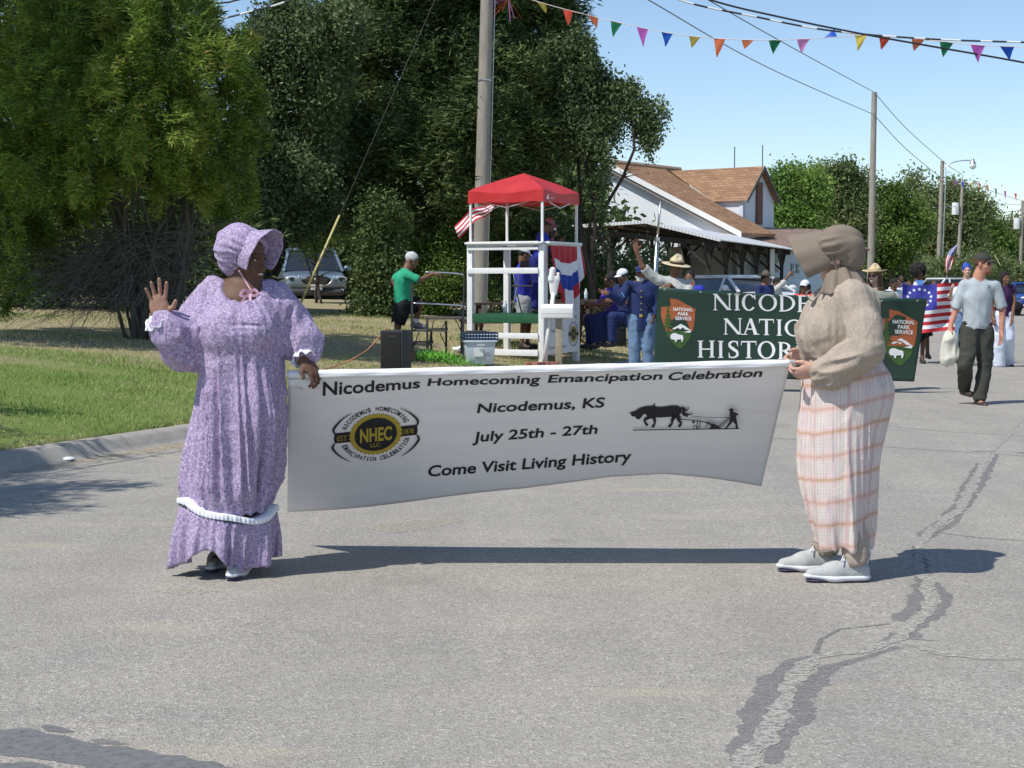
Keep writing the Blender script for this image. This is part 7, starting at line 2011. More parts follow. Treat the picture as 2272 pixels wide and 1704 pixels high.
# ------------------------------------------------------------------ woman in the plaid skirt
def woman_plaid():
    b = Vector((U(1849, 1270, 7.60).x, 7.60, 0))
    root = empty('person', b, 0, 'woman in brown checked bonnet, tan blouse and plaid skirt facing the banner', 'person')
    hc = Vector((-.012, .0, 1.552)); f = Vector((-.90, .28, -.34)); u = Vector((-.26, 0, 1))
    s = Sdf(); P, Rm = head_prims(s, hc, f, u, 1.0, (.035, .01, 1.40), .056)
    s.cap((.03, -.14, 1.36), (.03, .14, 1.36), .06, .06, .05); s.cap((.025, 0, 1.32), (.03, 0, .95), .12, .13, .06)
    sN, eN, wN = Vector((.060, -.16, 1.345)), Vector((.085, -.255, 1.12)), Vector((-.125, -.170, 1.020))
    sF, eF, wF = Vector((.04, .15, 1.35)), Vector((-.0, .235, 1.12)), Vector((-.150, .06, 1.075))
    s.cap(sN, eN, .05, .042, .03); s.cap(eN, wN, .042, .029, .02); s.cap(sF, eF, .05, .042, .03); s.cap(eF, wF, .042, .029, .02)
    hand_prims(s, wN, (-.80, .28, -.25), (-.2, .75, .35), (.1, -.1, 1), 1.0, .72, .04, .45)
    hand_prims(s, wF, (-.85, -.35, -.30), (-.2, -.75, -.3), (.1, .1, 1), 1.0, .72, .04, .45)
    s.cap((.06, -.07, .85), (.05, -.09, .45), .08, .055, .03); s.cap((.05, -.09, .45), (.085, -.13, .10), .050, .034, .02); s.cap((.08, -.13, .09), (.04, -.135, .05), .034, .03, .02)
    s.cap((.02, .07, .85), (.01, .09, .45), .08, .055, .03); s.cap((.01, .09, .45), (-.01, .16, .10), .050, .034, .02); s.cap((-.02, .16, .09), (-.06, .16, .05), .034, .03, .02)
    sdf_obj('body', s, .0045, SK_PALE, root)
    # blouse
    s = Sdf()
    loft(s, [(1.425, .04, .075, .0, .09), (1.385, .04, .125, 0, .16), (1.33, .033, .155, 0, .175), (1.25, .024, .168, .0, .17), (1.16, .024, .178, 0, .165), (1.10, .030, .182, 0, .17), (1.075, .034, .175, 0, .17)], .02)
    s.ell((-.10, .0, 1.20), (.075, .13, .085), .07)
    s.cap(sN + Vector((-.01, .01, 0)), (.09, -.20, 1.22), .078, .080, .025); s.cap((.085, -.215, 1.22), eN + Vector((.0, 0, .01)), .080, .072, .012); s.cap(eN + Vector((-.01, .0, -.005)), wN + Vector((.065, -.01, -.005)), .068, .080, .012); s.cap(wN + Vector((.065, -.01, -.005)), wN + Vector((.010, 0, .005)), .074, .036, .02)
    s.cap(sF, (.02, .20, 1.22), .08, .085, .05); s.cap((.02, .20, 1.22), eF, .085, .08, .05); s.cap(eF, wF + Vector((.05, .03, 0)), .085, .065, .05); s.cap(wF + Vector((.05, .03, 0)), wF + Vector((.01, 0, 0)), .06, .038, .03)
    s.ell((.0, .0, 1.485), (.062, .062, .06), .01, 's')
    eN_ = np.array(eN)
    def post(x, y, z):
        th = np.arctan2(y, x - .03)
        near = (y < -.12)
        low = np.clip((1.18 - z) / .1, 0, 1) * near
        a = -.013 * ridge(th * 4.0 + 1 + z, z * 1.6, 5.5) - .011 * ridge(x * 13 + 2 + z * 5, y * 9, z * 4.5)
        fr = -.020 * ridge(x * 3.5 + z * 2, y * 6, z * 15 - x * 6) - .010 * ridge(x * 9, y * 13, z * 28 - x * 10)
        return a * (1 - low) + fr * low - .0016 * ridge(x * 36, y * 36, z * 24) - .001 + .004 * np.exp(-((np.abs(x - .045) ) / .004) ** 2) * near * (z > 1.14)
    bl = sdf_obj('blouse', s, .0062, M_BLOUSE, root, post=post)
    MB().tube([(.04 + .066 * math.cos(a), .066 * math.sin(a), 1.432 - .02 * math.cos(a + .5)) for a in np.linspace(0, 2 * PI, 20)], .012, 7, cap=False).build('collar', M_BLOUSE, root, smooth=True)
    frill('cuff', wN + Vector((.022, -.004, .003)), wN - eN, .040, .030, .03, 7, .003, M_BLOUSE, root); frill('cuff', wF + Vector((.022, .01, .003)), wF - eF, .038, .030, .03, 7, .003, M_BLOUSE, root)
    # button placket and fringe
    for i in range(5):
        z = 1.36 - .06 * i; x = -.075 - .05 * math.sin((1.40 - z) * 6)
        t_ = Sdf(); t_.ell((x - .03, -.055, z), (.005, .005, .005), 0); sdf_obj('button', t_, .0025, M_SOLEW, root)
    mb = MB(); rd = random.Random(2)
    for i in range(16):
        x = .135 + i * .0035; y = -.17 + i * .006; z = 1.30 - .004 * i
        mb.tube([(x, y, z), (x + .006, y - .008, z - .03), (x + .012 + rd.uniform(-.004, .004), y - .008, z - rd.uniform(.06, .10))], .0016, 4)
    mb.build('fringe', M_BLOUSE, root)
    # skirt
    s = Sdf()
    loft(s, [(1.10, .032, .125, .0, .13), (1.05, .036, .172, 0, .172), (.99, .046, .204, 0, .205), (.93, .054, .214, 0, .215), (.85, .050, .210, 0, .215), (.71, .030, .193, 0, .205), (.56, .024, .176, 0, .195), (.445, .022, .162, 0, .190), (.32, .028, .146, 0, .185), (.20, .034, .130, .0, .178), (.165, .036, .128, 0, .175)], .02)
    s.ell((.03, 0, .10), (.115, .14, .10), .01, 's')
    def post(x, y, z):
        th = np.arctan2(y, x - .04)
        up = np.clip((z - .75) / .35, 0, 1); dn = np.clip((.95 - z) / .5, 0, 1)
        a = -.009 * up * np.sin(26 * th + 2.2 * vnoise(th * 2, z * 3, 1)) - (.006 + .022 * dn) * ridge(th * 2.3 + .25 * z, z * .8, 3.7) - .015 * ridge(th * 5.5 + 1.1 * z, z * 1.6, 6.7)
        return a - .002 * ridge(x * 22, y * 22, z * 11) + .007
    sk = sdf_obj('skirt', s, .0062, M_PLAID, root, post=post)
    co = np.zeros(len(sk.data.vertices) * 3, np.float32); sk.data.vertices.foreach_get('co', co); co = co.reshape(-1, 3)
    th = np.arctan2(co[:, 1], co[:, 0] - .04); th = np.where(th > PI / 2, th - 2 * PI, th)
    set_attr(sk.data, 'pu', (th + PI / 2) * .20 + .01 * vnoise(co[:, 0] * 5, co[:, 1] * 5, co[:, 2] * 3)); set_attr(sk.data, 'pv', co[:, 2] - .18 * (co[:, 0] - .04) + .06 * (co[:, 0] - .04) ** 2 + .008 * vnoise(th * 2, 0, co[:, 2] * 4) + 2)
    # tan trousers under the skirt
    s = Sdf(); s.cap((.055, -.085, .36), (.085, -.125, .105), .070, .068, .02); s.cap((.0, .085, .36), (-.01, .155, .115), .070, .068, .02)
    s.cap((.085, -.125, .10), (.085, -.125, .02), .058, .058, .0, 's'); s.cap((-.01, .155, .10), (-.01, .155, .02), .058, .058, .0, 's')
    sdf_obj('trousers', s, .006, M_BLOUSE, root, post=lambda x, y, z: -.004 * ridge(x * 14, y * 14, z * 12) + .003)
    sneaker(root, (.135, -.125, .0), (-.160, -.14, .0), 1.04, M_SHOEG, M_SOLEW, M_SOLED, .005); sneaker(root, (.035, .16, .0), (-.245, .13, .0), 1.04, M_SHOEG, M_SOLEW, M_SOLED, .005)
    # bonnet
    bo = empty('bonnet', (0, 0, 0)); bo.parent = root; bo['label'] = 'stiff brown checked bonnet hiding her face'
    Pb, _ = bonnet(bo, hc + Vector((.0, 0, .012)), f, u, M_CHECK, M_CHECK, 1.0, .180, .150, (.096, .112), .034, 124, .0, (.098, .100, .100), (-.050, .022), .0055, 18)
    r_, f_, u_ = frame(f, u)
    def cur(uu, vv):
        a = R(-118 + 236 * uu); fo = .012 * math.sin(11 * a + .6 * math.sin(3 * a)) * (.25 + vv)
        rr = .078 + .062 * vv + fo
        q = hc + r_ * math.sin(a) * rr * 1.05 - f_ * (math.cos(a) * rr + .005) + Vector((0, 0, -.060 - .098 * vv + .01 * math.sin(5 * a) * vv))
        return q
    sheet('curtain', cur, 110, 12, M_CHECK, bo, .003)
    # knot and hanging tie of the bonnet
    kn = Pb(-.085, .0, -.045); MB().tube(cat3([Pb(-.10, .02, -.03), Pb(-.085, .01, -.07), Vector((-.05, -.07, 1.415)), Vector((-.085, -.07, 1.385))], 6), .007, 6).build('tie', M_CHECK, bo, smooth=True)
    def bw(uu, vv):
        a = 2 * PI * uu; return Vector((-.115, -.06, 1.36)) + Vector((.045 * math.cos(a), -.02 + .03 * vv, .028 * math.sin(a) - .012 * math.cos(a)))
    sheet('bow_loop', bw, 20, 2, M_CHECK, bo, .002); sheet('bow_loop', lambda a, v: bw(a, v) + Vector((.05, .01, -.035)), 20, 2, M_CHECK, bo, .002)
    mb = MB()
    for i in range(5): mb.bar((-.10, -.07, 1.35 - i * .02), (-.104 + .004 * math.sin(i), -.075, 1.33 - i * .02), .022, .003, up=Vector((0, 1, 0)))
    mb.build('bow_tail', M_CHECK, bo)
woman_plaid()
# ================================================================== the other people
def cloth(c, **k): return cloth_mat(c, **k)
def human(label, px0, Y, H, zb=None, face=(0, -1, 0), body=None, J={}, skin=SK_BROWN, shirt=None, sleeve=.45, hem=.90, legs=None, leg_len=1.0, shoes=None, hair=None, hairs='short', hat=None, girth=1.0, h=.011, hands=(True, True), extras=None, group=None, skirt=None, lean=0.0, belt=None, hcurl=(.35, .35), hdir=(None, None), lens=None, smile=False, vneck=None, headdz=0.0):
    """J: joint overrides as (px, py, dy) picture positions at the person's own depth, or Vectors"""
    x0 = U(px0, 700, Y).x; z0 = ground_z(x0, Y) if zb is None else zb
    base = Vector((x0, Y, z0)); root = empty('person', base, 0, label, 'person', group)
    k = H / 1.72; bf = Vector(body if body is not None else face); bf.z = 0; bf.normalize(); br = bf.cross(Vector((0, 0, 1)))
    D = lambda r, f, z: br * (r * k) + bf * (f * k) + Vector((0, 0, z * k))
    j = dict(pel=D(0, 0, .93), chest=D(0, .0, 1.25), neck=D(0, -.01, 1.44), head=D(0, .02, 1.575), sR=D(.175, 0, 1.385), sL=D(-.175, 0, 1.385), eR=D(.23, -.02, 1.11), eL=D(-.23, -.02, 1.11), wR=D(.25, .06, .87), wL=D(-.25, .06, .87),
             hR=D(.085, 0, .90), hL=D(-.085, 0, .90), kR=D(.095, .03, .50), kL=D(-.095, .03, .50), aR=D(.10, 0, .09), aL=D(-.10, 0, .09))
    for n, v in J.items():
        if isinstance(v, Vector): j[n] = v
        else: p = U(v[0], v[1], Y + (v[2] if len(v) > 2 else 0)) - base; j[n] = p
    g = girth; flat = bf
    F_ = Vector(face)
    s = Sdf(); P, Rm = head_prims(s, j['head'], F_, (0, 0, 1), k * 1.0, j['neck'], .052 * k * g ** .5, detail=h < .0125)
    s.cap(j['pel'], j['chest'], .125 * k * g, .135 * k * g, .04, 'u', flat, .72); s.cap(j['sR'].lerp(j['sL'], .15), j['sR'].lerp(j['sL'], .85), .058 * k, .058 * k, .05); s.cap(j['chest'], j['neck'], .11 * k, .05 * k, .06, 'u', flat, .75)
    for q, sd in (('R', 0), ('L', 1)):
        s.cap(j['s' + q], j['e' + q], .046 * k * g ** .5, .037 * k, .02); s.cap(j['e' + q], j['w' + q], .037 * k, .026 * k, .015)
        s.cap(j['h' + q], j['k' + q], .080 * k * g, .052 * k, .03); s.cap(j['k' + q], j['a' + q], .052 * k, .034 * k, .02)
        s.cap(j['a' + q], j['a' + q] + bf * .10 * k - Vector((0, 0, .05 * k)), .034 * k, .028 * k, .02)
        if hands[sd]:
            d = hdir[sd][0] if hdir[sd] else (j['w' + q] - j['e' + q]); n = hdir[sd][1] if hdir[sd] else (-br if q == 'R' else br); td = hdir[sd][2] if hdir[sd] and len(hdir[sd]) > 2 else bf
            hand_prims(s, j['w' + q], d, n, td, k * 1.02, hcurl[sd], .12, .6)
    sdf_obj('body', s, h, skin, root)
    if hair and h < .0125 and not lens: eyes(root, P, Rm, k * .98, .006)
    # clothes
    if shirt is not None:
        e = .016 * k; s = Sdf()
        low = j['pel'] + (j['pel'] - j['chest']).normalized() * (.93 - hem) * k
        for q in 'RL':
            t_ = min(1, sleeve / .5); a, b_ = j['s' + q], j['e' + q]
            if sleeve > 0:
                s.cap(a, a.lerp(b_, t_ if sleeve <= .5 else 1), .060 * k, .058 * k, .02)
                if sleeve <= .5:
                    m_ = a.lerp(b_, t_); d_ = (b_ - a).normalized(); s.cap(m_ + d_ * .055 * k, m_ + d_ * .12 * k, .068 * k, .068 * k, .0, 's')
                else:
                    c_ = b_.lerp(j['w' + q], min(1, (sleeve - .5) * 2)); s.cap(b_, c_, .054 * k, .044 * k, .02); d_ = (j['w' + q] - b_).normalized(); s.cap(c_ + d_ * .04, c_ + d_ * .09, .05 * k, .05 * k, 0, 's')
        s.cap(low, j['chest'], .138 * k * g, .150 * k * g, .03, 'u', flat, .76); dz_ = Vector((0, 0, -.012 * k)); s.cap(j['sR'].lerp(j['sL'], .16) + dz_, j['sR'].lerp(j['sL'], .84) + dz_, .066 * k, .066 * k, .04); s.cap(j['chest'], j['neck'] - Vector((0, 0, .02 * k)), .125 * k, .068 * k, .05, 'u', flat, .8)
        s.ell(j['neck'] + Vector((0, 0, .055 * k)), (.068 * k, .068 * k, .055 * k), .008, 's')
        dn = (j['pel'] - j['chest']).normalized()
        s.cap(low + dn * .135 * k, low + dn * .25 * k, .17 * k * g, .17 * k * g, .0, 's')
        sx = base.x * 3.1
        def post(x, y, z): return (-.0065 * ridge(x * 6 + sx, y * 6, z * 5 + x * 4) - .005 * ridge(x * 13 + sx, y * 13, z * 7) - .003) * k
        sdf_obj('shirt', s, h, shirt, root, post=post)
    if legs is not None:
        s = Sdf(); s.cap(j['pel'] - Vector((0, 0, .02)), j['pel'] + Vector((0, 0, .03)), .130 * k * g, .128 * k * g, .04, 'u', flat, .76)
        wide = 1.0 if skirt is None else skirt
        for q in 'RL':
            s.cap(j['h' + q], j['k' + q] if leg_len > .5 else j['h' + q].lerp(j['k' + q], leg_len * 2), .100 * k * g, (.078 if leg_len > .5 else .105) * k * wide, .035)
            if leg_len > .5:
                b_ = j['k' + q].lerp(j['a' + q], (leg_len - .5) * 2 * .92); s.cap(j['k' + q], b_, .078 * k * wide, .068 * k * wide ** 1.6, .02)
                d_ = (j['a' + q] - j['k' + q]).normalized(); s.cap(b_ + d_ * .055 * k * wide, b_ + d_ * .14 * k * wide, .08 * k * wide, .08 * k * wide, .0, 's')
            else:
                b_ = j['h' + q].lerp(j['k' + q], leg_len * 2); d_ = (j['k' + q] - j['h' + q]).normalized(); s.cap(b_ + d_ * .07 * k, b_ + d_ * .16 * k, .115 * k, .115 * k, .0, 's')
        sdf_obj('trousers' if leg_len > .6 else 'shorts', s, h, legs, root, post=lambda x, y, z: (-.008 * ridge(x * 7 + 2, y * 7, z * 4.5) - .005 * ridge(x * 13, y * 13, z * 16) - .004) * k)
    if belt is not None:
        s = Sdf(); s.cap(j['pel'] + Vector((0, 0, .035 * k)), j['pel'] + Vector((0, 0, .04 * k)), .146 * k * g, .146 * k * g, .01, 'u', flat, .76)
        s.fn(lambda X, Y, Z, c=j['pel'].z + .0375 * k: .022 * k - np.abs(Z - c) + 0 * X + 0 * Y, [-1, -1, -1], [1, 1, 3], 0, 's')
        bl = sdf_obj('belt', s, h * .7, belt, root)
        q = j['pel'] + bf * .118 * k * g + Vector((0, 0, .0375 * k)); MB().box(q, (.05 * k, .02, .045 * k), Matrix.Rotation(math.atan2(bf.x, -bf.y), 3, 'Z')).build('buckle', extras.get('buckle', M_STEEL) if extras else M_STEEL, bl, bevel=.004)
    if shoes is not None:
        for q in 'RL':
            a = j['a' + q]; kd = (a - j['k' + q]); fd = bf
            s = Sdf(); s.cap(a - bf * .04 * k - Vector((0, 0, .04 * k)), a + fd * .16 * k - Vector((0, 0, .055 * k)), .042 * k, .036 * k, .02); s.cap(a, a - Vector((0, 0, .03 * k)), .046 * k, .045 * k, .02)
            if extras and extras.get('boot'): s.cap(a, a.lerp(j['k' + q], .4), .048 * k, .055 * k, .02)
            sdf_obj('shoe', s, h, shoes, root)
    # hair and headgear
    r_, f_, u_ = frame(F_); Rh = fmat(r_, f_, u_); hd = j['head']; PP = lambda a, b, c: hd + (r_ * a + f_ * b + u_ * c) * k
    S3 = lambda *a: tuple(q * k for q in a)
    if hair is not None:
        s = Sdf()
        if hairs == 'short': s.ell(PP(0, -.016, .034), S3(.080, .097, .086), .02, 'u', Rh); s.ell(PP(0, .085, -.030), S3(.088, .075, .095), .008, 's', Rh); s.ell(PP(0, -.02, -.10), S3(.10, .12, .05), .01, 's', Rh)
        elif hairs == 'afro': s.ell(PP(0, -.02, .045), S3(.155, .145, .145), .02, 'u', Rh); s.ell(PP(0, .12, -.055), S3(.085, .12, .105), .01, 's', Rh)
        elif hairs in ('long', 'braids'):
            s.ell(PP(0, -.018, .034), S3(.084, .100, .088), .02, 'u', Rh)
            for q in (-1, 1): s.cap(PP(q * .066, -.02, .0), PP(q * .085, -.01, -.17), .034 * k, .040 * k, .03); s.cap(PP(q * .085, -.01, -.17), PP(q * .075, .02, -.29), .040 * k, .022 * k, .03)
            s.cap(PP(0, -.06, .0), PP(0, -.07, -.26), .070 * k, .06 * k, .03); s.ell(PP(0, .10, -.045), S3(.062, .09, .11), .008, 's', Rh)
        elif hairs == 'bun': s.ell(PP(0, -.018, .034), S3(.083, .100, .088), .02, 'u', Rh); s.ell(PP(0, -.09, .09), S3(.06, .06, .06), .02, 'u', Rh); s.ell(PP(0, .088, -.035), S3(.080, .075, .095), .008, 's', Rh)
        amp = .016 if hairs == 'afro' else .006
        sdf_obj('hair', s, h * .9, hair, root, post=lambda x, y, z: -amp * ridge(x * 26, y * 26, z * (26 if hairs in ('afro', 'short') else 9)) * k)
    if hat:
        kind, m1, m2 = hat
        ho = None
        if kind == 'cap':
            s = Sdf(); s.ell(PP(0, -.012, .050), S3(.086, .100, .080), .01, 'u', Rh); s.fn(lambda X, Y, Z, p=np.array(PP(0, 0, .038)), n=np.array(u_ + f_ * .10): ((X - p[0]) * n[0] + (Y - p[1]) * n[1] + (Z - p[2]) * n[2]), np.array(hd) - .4, np.array(hd) + .4, .004, 's')
            ho = sdf_obj('cap', s, h * .7, m1, root)
            def vis(a, b): t_ = (a - .5) * 2; return PP(t_ * .072 * (1 - .25 * b), .055 + .035 * math.cos(t_ * 1.3) + .075 * b * math.cos(t_ * 1.15), .050 - .018 * b - .020 * t_ * t_)
            sheet('visor', vis, 12, 6, m1, ho, .005)
            s = Sdf(); s.ell(PP(0, -.012, .131), S3(.010, .010, .007), .002, 'u', Rh); sdf_obj('button', s, h * .4, m1, ho)
        else:
            tilt = Vector((0, 0, 0)); W, Bc = (.185, .080) if kind == 'campaign' else (.175, .078)
            un = (u_ + f_ * .06).normalized()
            r2, f2, u2 = frame(F_, un if kind != 'campaign' else (u_ + r_ * -.22 + f_ * -.04)); QQ = lambda a, b, c: hd + Vector((0, 0, .052 * k)) + (r2 * a + f2 * b + u2 * c) * k
            def br_(a, b): th = 2 * PI * a; rr = .070 + (W - .070) * b; up = (.020 * abs(math.sin(th)) * b if kind == 'straw' else .0); return QQ(rr * math.sin(th), rr * 1.05 * math.cos(th) - .008, .0 - .012 * b * (kind == 'campaign') + up + .012 * b * b * (kind == 'straw'))
            ho = sheet('hat_brim', br_, 40, 4, m1, root, .006)
            s = Sdf(); R2 = fmat(r2, f2, u2); s.ell(QQ(0, -.008, .035), S3(.084, .098, .072), .02, 'u', R2); s.ell(QQ(0, -.008, .085), S3(.050, .060, .045), .03, 'u', R2)
            for q in (-1, 1): s.ell(QQ(q * .055, .03, .12), S3(.030, .040, .045), .03, 's', R2)
            s.fn(lambda X, Y, Z, p=np.array(QQ(0, 0, .002)), n=np.array(u2): ((X - p[0]) * n[0] + (Y - p[1]) * n[1] + (Z - p[2]) * n[2]), np.array(hd) - .4, np.array(hd) + .4, .0, 's')
            sdf_obj('crown', s, h * .7, m1, ho)
            def bd(a, b): th = 2 * PI * a; return QQ(.0875 * math.sin(th), .1015 * math.cos(th) - .008, .006 + .026 * b)
            sheet('hat_band', bd, 30, 1, m2, ho, .003)
            if kind == 'campaign': s = Sdf(); s.ell(QQ(.02, .100, .022), S3(.009, .009, .009), 0); sdf_obj('badge', s, .004, M_BRASS, ho)
    if lens is not None:
        s = Sdf()
        for q in (-1, 1): s.ell(PP(q * .034, .082, .004), S3(.027, .014, .021), .003, 'u', Rh)
        s.cap(PP(-.035, .090, .012), PP(.035, .090, .012), .004 * k, .004 * k, .003)
        for q in (-1, 1): s.cap(PP(q * .06, .07, .010), PP(q * .08, -.005, .006), .004 * k, .004 * k, .003)
        sdf_obj('sunglasses', s, h * .5, lens, root)
    if smile: s = Sdf(); s.ell(PP(0, .086, -.068), S3(.022, .014, .008), 0, 'u', Rh); sdf_obj('teeth', s, .005, M_TEETH, root)
    return root, j, PP, base
M_BRASS = plain((.55, .38, .10), .35, metal=.8, bump=0, name='brass')
M_STRAW = plain((.58, .46, .27), .8, var=.12, scale=60, bump=.3, name='straw'); M_HATB = plain((.05, .03, .02), .6, name='hat_leather')
M_OLIVE = cloth((.055, .055, .045)); M_BOOT = plain((.05, .035, .028), .5, var=.2, name='boot_leather'); M_SKIN2 = SK_BROWN
M_GREYT = cloth((.40, .44, .46)); M_TEE = cloth((.72, .74, .78)); M_ROYAL = cloth((.035, .045, .38)); M_PURP = cloth((.10, .06, .48)); M_GREENT = cloth((.03, .34, .19)); M_NAVY = cloth((.022, .035, .11)); M_RANGER = cloth((.45, .46, .44)); M_RANGERG = cloth((.27, .28, .23)); M_JEAN = cloth((.14, .22, .34)); M_BLK = cloth((.015, .015, .017)); M_GREYS = cloth((.32, .34, .37)); M_DKSH = plain((.03, .03, .03), .6, name='dark_shoe')
V = Vector
# man in the cap walking at the right
Y = 18.6
r_, j, PP, b_ = human('man in dark cap, pale grey blue shirt and olive trousers carrying a white cloth', 2172, Y, 1.76, 0, (.80, -.60, -.05), (.18, -1, 0),
    dict(head=(2181, 585, -.02), neck=(2172, 615), chest=(2168, 660), pel=(2165, 727), sR=(2139, 634), sL=(2207, 634), eR=(2120, 690), eL=(2224, 688), wR=(2108, 727, -.05), wL=(2222, 738, -.05), hR=(2152, 738), hL=(2182, 738), kR=(2142, 812, -.12), kL=(2186, 812), aR=(2140, 862, .14), aL=(2172, 888, -.05)),
    SK_RED, M_GREYT, .42, .93, M_OLIVE, 1.0, M_BOOT, M_HAIRN, 'short', ('cap', cloth((.05, .05, .042)), None), 1.12, .0085, (True, True), dict(boot=True), belt=M_BLK, hcurl=(.8, .35), lens=M_LENS)
s = Sdf(); s.ell(PP(0, .060, -.085), (.045, .040, .040), .02, 'u'); s.ell(PP(0, .085, -.055), (.03, .03, .018), .01, 's'); sdf_obj('beard', s, .006, plain((.22, .09, .045), .8, var=.3, scale=80, bump=.5, name='red_beard'), r_)
# shirt emblem
pr = Print(lambda x, y, l: U(x, y, Y - .165 - l)); pr.ring((2195, 636), (3.2, 4.2), (2.2, 3.2), 0, n=18); pr.poly([(2192, 634), (2198, 634), (2198, 635.4), (2192, 635.4)], 0); pr.poly([(2192.5, 637.5), (2197.5, 637.5), (2197.5, 639), (2192.5, 639)], 0)
pr.build('shirt_emblem', [plain((.10, .13, .14), .8, bump=0, name='emblem_ink')], r_, b_)
bag = empty('cloth_bag', b_ + j['wR'] + V((0, -.02, -.06)), 0, 'crumpled cream cloth bag hanging from the hand of the man in the cap', 'bag')
s = Sdf(); s.cap((0, 0, 0), (.0, 0, -.06), .035, .05, .02); s.cap((0, 0, -.06), (-.03, 0, -.30), .065, .085, .04, 'u', (0, 1, 0), .6); s.cap((.02, 0, -.05), (.055, 0, -.28), .04, .05, .02, 'u', (0, 1, 0), .6)
sdf_obj('cloth', s, .009, cloth((.62, .59, .50)), bag, post=lambda x, y, z: -.016 * ridge(x * 14, y * 12, z * 5))

# woman ranger with the straw hat holding the green banner's right edge
r2, j2, PP2, b2 = human('smiling woman in straw hat and sunglasses behind the right end of the green banner', 1950, 20.9, 1.60, 0, (-.62, -.78, -.05), (-.2, -1, 0),
    dict(head=(1940, 612), neck=(1948, 640), sR=(1920, 656), sL=(1978, 656), eR=(1905, 690, -.1), wR=(1912, 715, -.25), eL=(2006, 690, .05), wL=(2050, 672, -.02)), SK_PALE, M_RANGERG, .45, .9, M_OLIVE, 1, M_BOOT, M_HAIRN, 'long', ('straw', M_STRAW, plain((.38, .29, .16), .8, name='straw_band')), .95, .009, hdir=(None, (V((.2, -.95, .1)), V((-.9, -.2, 0)), V((0, 0, 1)))), hcurl=(.5, .9), lens=M_LENS, smile=True)
# waving ranger
r3, j3, PP3, b3 = human('ranger in flat brimmed hat raising one arm high behind the green banner', 1497, 21.35, 1.80, 0, (-.72, -.68, .0), (-.3, -1, 0),
    dict(head=(1500, 594), neck=(1500, 624), sR=(1456, 620), sL=(1532, 630), eR=(1426, 592, -.05), wR=(1412, 558, -.08), eL=(1520, 665, -.15), wL=(1486, 632, -.42)), SK_BROWN, M_RANGER, .40, .9, M_OLIVE, 1, M_BOOT, M_HAIRB, 'short', ('campaign', plain((.60, .50, .33), .8, var=.08, scale=50, bump=.2, name='felt'), M_HATB), 1.05, .008, hdir=((V((-.12, -.1, 1)), V((.1, -1, 0)), V((1, .1, 0))), (V((-.75, -.35, -.15)), V((0, .2, -1)), V((0, -.4, .9)))), hcurl=(.08, .5))
MB().tube([b3 * 0 + j3['wL'] + V((.028 * math.cos(a), .028 * math.sin(a), .01)) for a in np.linspace(0, 2 * PI, 10)], .006, 5, cap=False).build('watch', M_STEEL, r3)
pr = Print(lambda x, y, l: U(x, y, 21.35 - .17 - l)); pr.ring((1536, 628), (4.2, 5), (0, 0), 0, n=16)
pr.build('sleeve_patch', [plain((.36, .12, .08), .8, bump=0, name='patch_brown')], r3, b3)
MB().add([tuple(PP3(x, y, z)) for x, y, z in ((-.05, .07, -.16), (.0, .10, -.20), (-.02, .09, -.235), (-.09, .06, -.18))], [(0, 1, 2, 3)]).add([tuple(PP3(-x, y, z)) for x, y, z in ((-.05, .07, -.16), (.0, .10, -.20), (-.02, .09, -.235), (-.09, .06, -.18))], [(0, 1, 2, 3)]).build('shirt_collar', M_RANGER, r3)
# soldier in dark blue
r4, j4, PP4, b4 = human('man in old dark blue soldier coat with brass buckle and light blue trousers', 1424, 22.6, 1.72, 0, (-.5, -.86, -.1), (-.15, -1, 0),
    dict(head=(1424, 606), sR=(1394, 632), sL=(1452, 634), eR=(1376, 668, -.1), wR=(1350, 652, -.2), eL=(1458, 672), wL=(1452, 700, -.1)), SK_BROWN, M_NAVY, 1.0, .74, M_JEAN, 1, M_BOOT, M_HAIRG, 'short', ('cap', M_NAVY, None), 1.15, .010, hdir=((V((-.9, -.1, .25)), V((0, -.8, .6)), V((0, -.1, 1))), None), hcurl=(.2, .4), belt=plain((.02, .018, .016), .5, name='black_leather'), extras=dict(buckle=M_BRASS))
s = Sdf(); s.ell(PP4(0, .055, -.085), (.055, .045, .055), .02); sdf_obj('beard', s, .008, M_HAIRG, r4)
for i in range(4): s = Sdf(); s.ell(j4['pel'] + V((-.02, -.145, .12 + .09 * i)), (.012, .010, .012), 0); sdf_obj('coat_button', s, .006, M_BRASS, r4)
MB().bar(j4['sR'] + V((-.02, -.10, .03)), j4['pel'] + V((.14, -.13, .12)), .05, .008).build('shoulder_strap', M_BLK, r4)
MB().bar(j4['sR'].lerp(j4['eR'], .55) + V((-.03, -.062, .02)), j4['sR'].lerp(j4['eR'], .75) + V((.03, -.062, .0)), .035, .006).build('chevron', cloth((.18, .40, .62)), r4)
# man in the green shirt climbing the steps
Yg = GL(885, 782).y; zbg = GL(885, 782).z
r5, j5, PP5, b5 = human('grey haired man in bright green shirt and black shorts climbing the steel steps', 885, Yg, 1.74, zbg, (.93, -.15, -.38), (.95, -.3, 0),
    dict(head=(914, 577), neck=(903, 598), chest=(895, 625), pel=(893, 672), sR=(905, 610, -.16), sL=(893, 607, .16), eR=(930, 622, -.22), wR=(962, 607, -.12), eL=(872, 622, .15), wL=(880, 640, .1), hR=(893, 680, -.08), hL=(896, 680, .08), kL=(932, 674, .05), aL=(922, 716, .1), kR=(883, 722, -.08), aR=(877, 768, -.06)), SK_BROWN, M_GREENT, .42, .86, M_BLK, .40, plain((.20, .20, .21), .7, var=.3, name='grey_shoe'), M_HAIRG, 'short', None, 1.08, .010, hdir=((V((.95, -.1, -.15)), V((0, .1, -1)), V((0, 1, 0))), None), hcurl=(.7, .4))
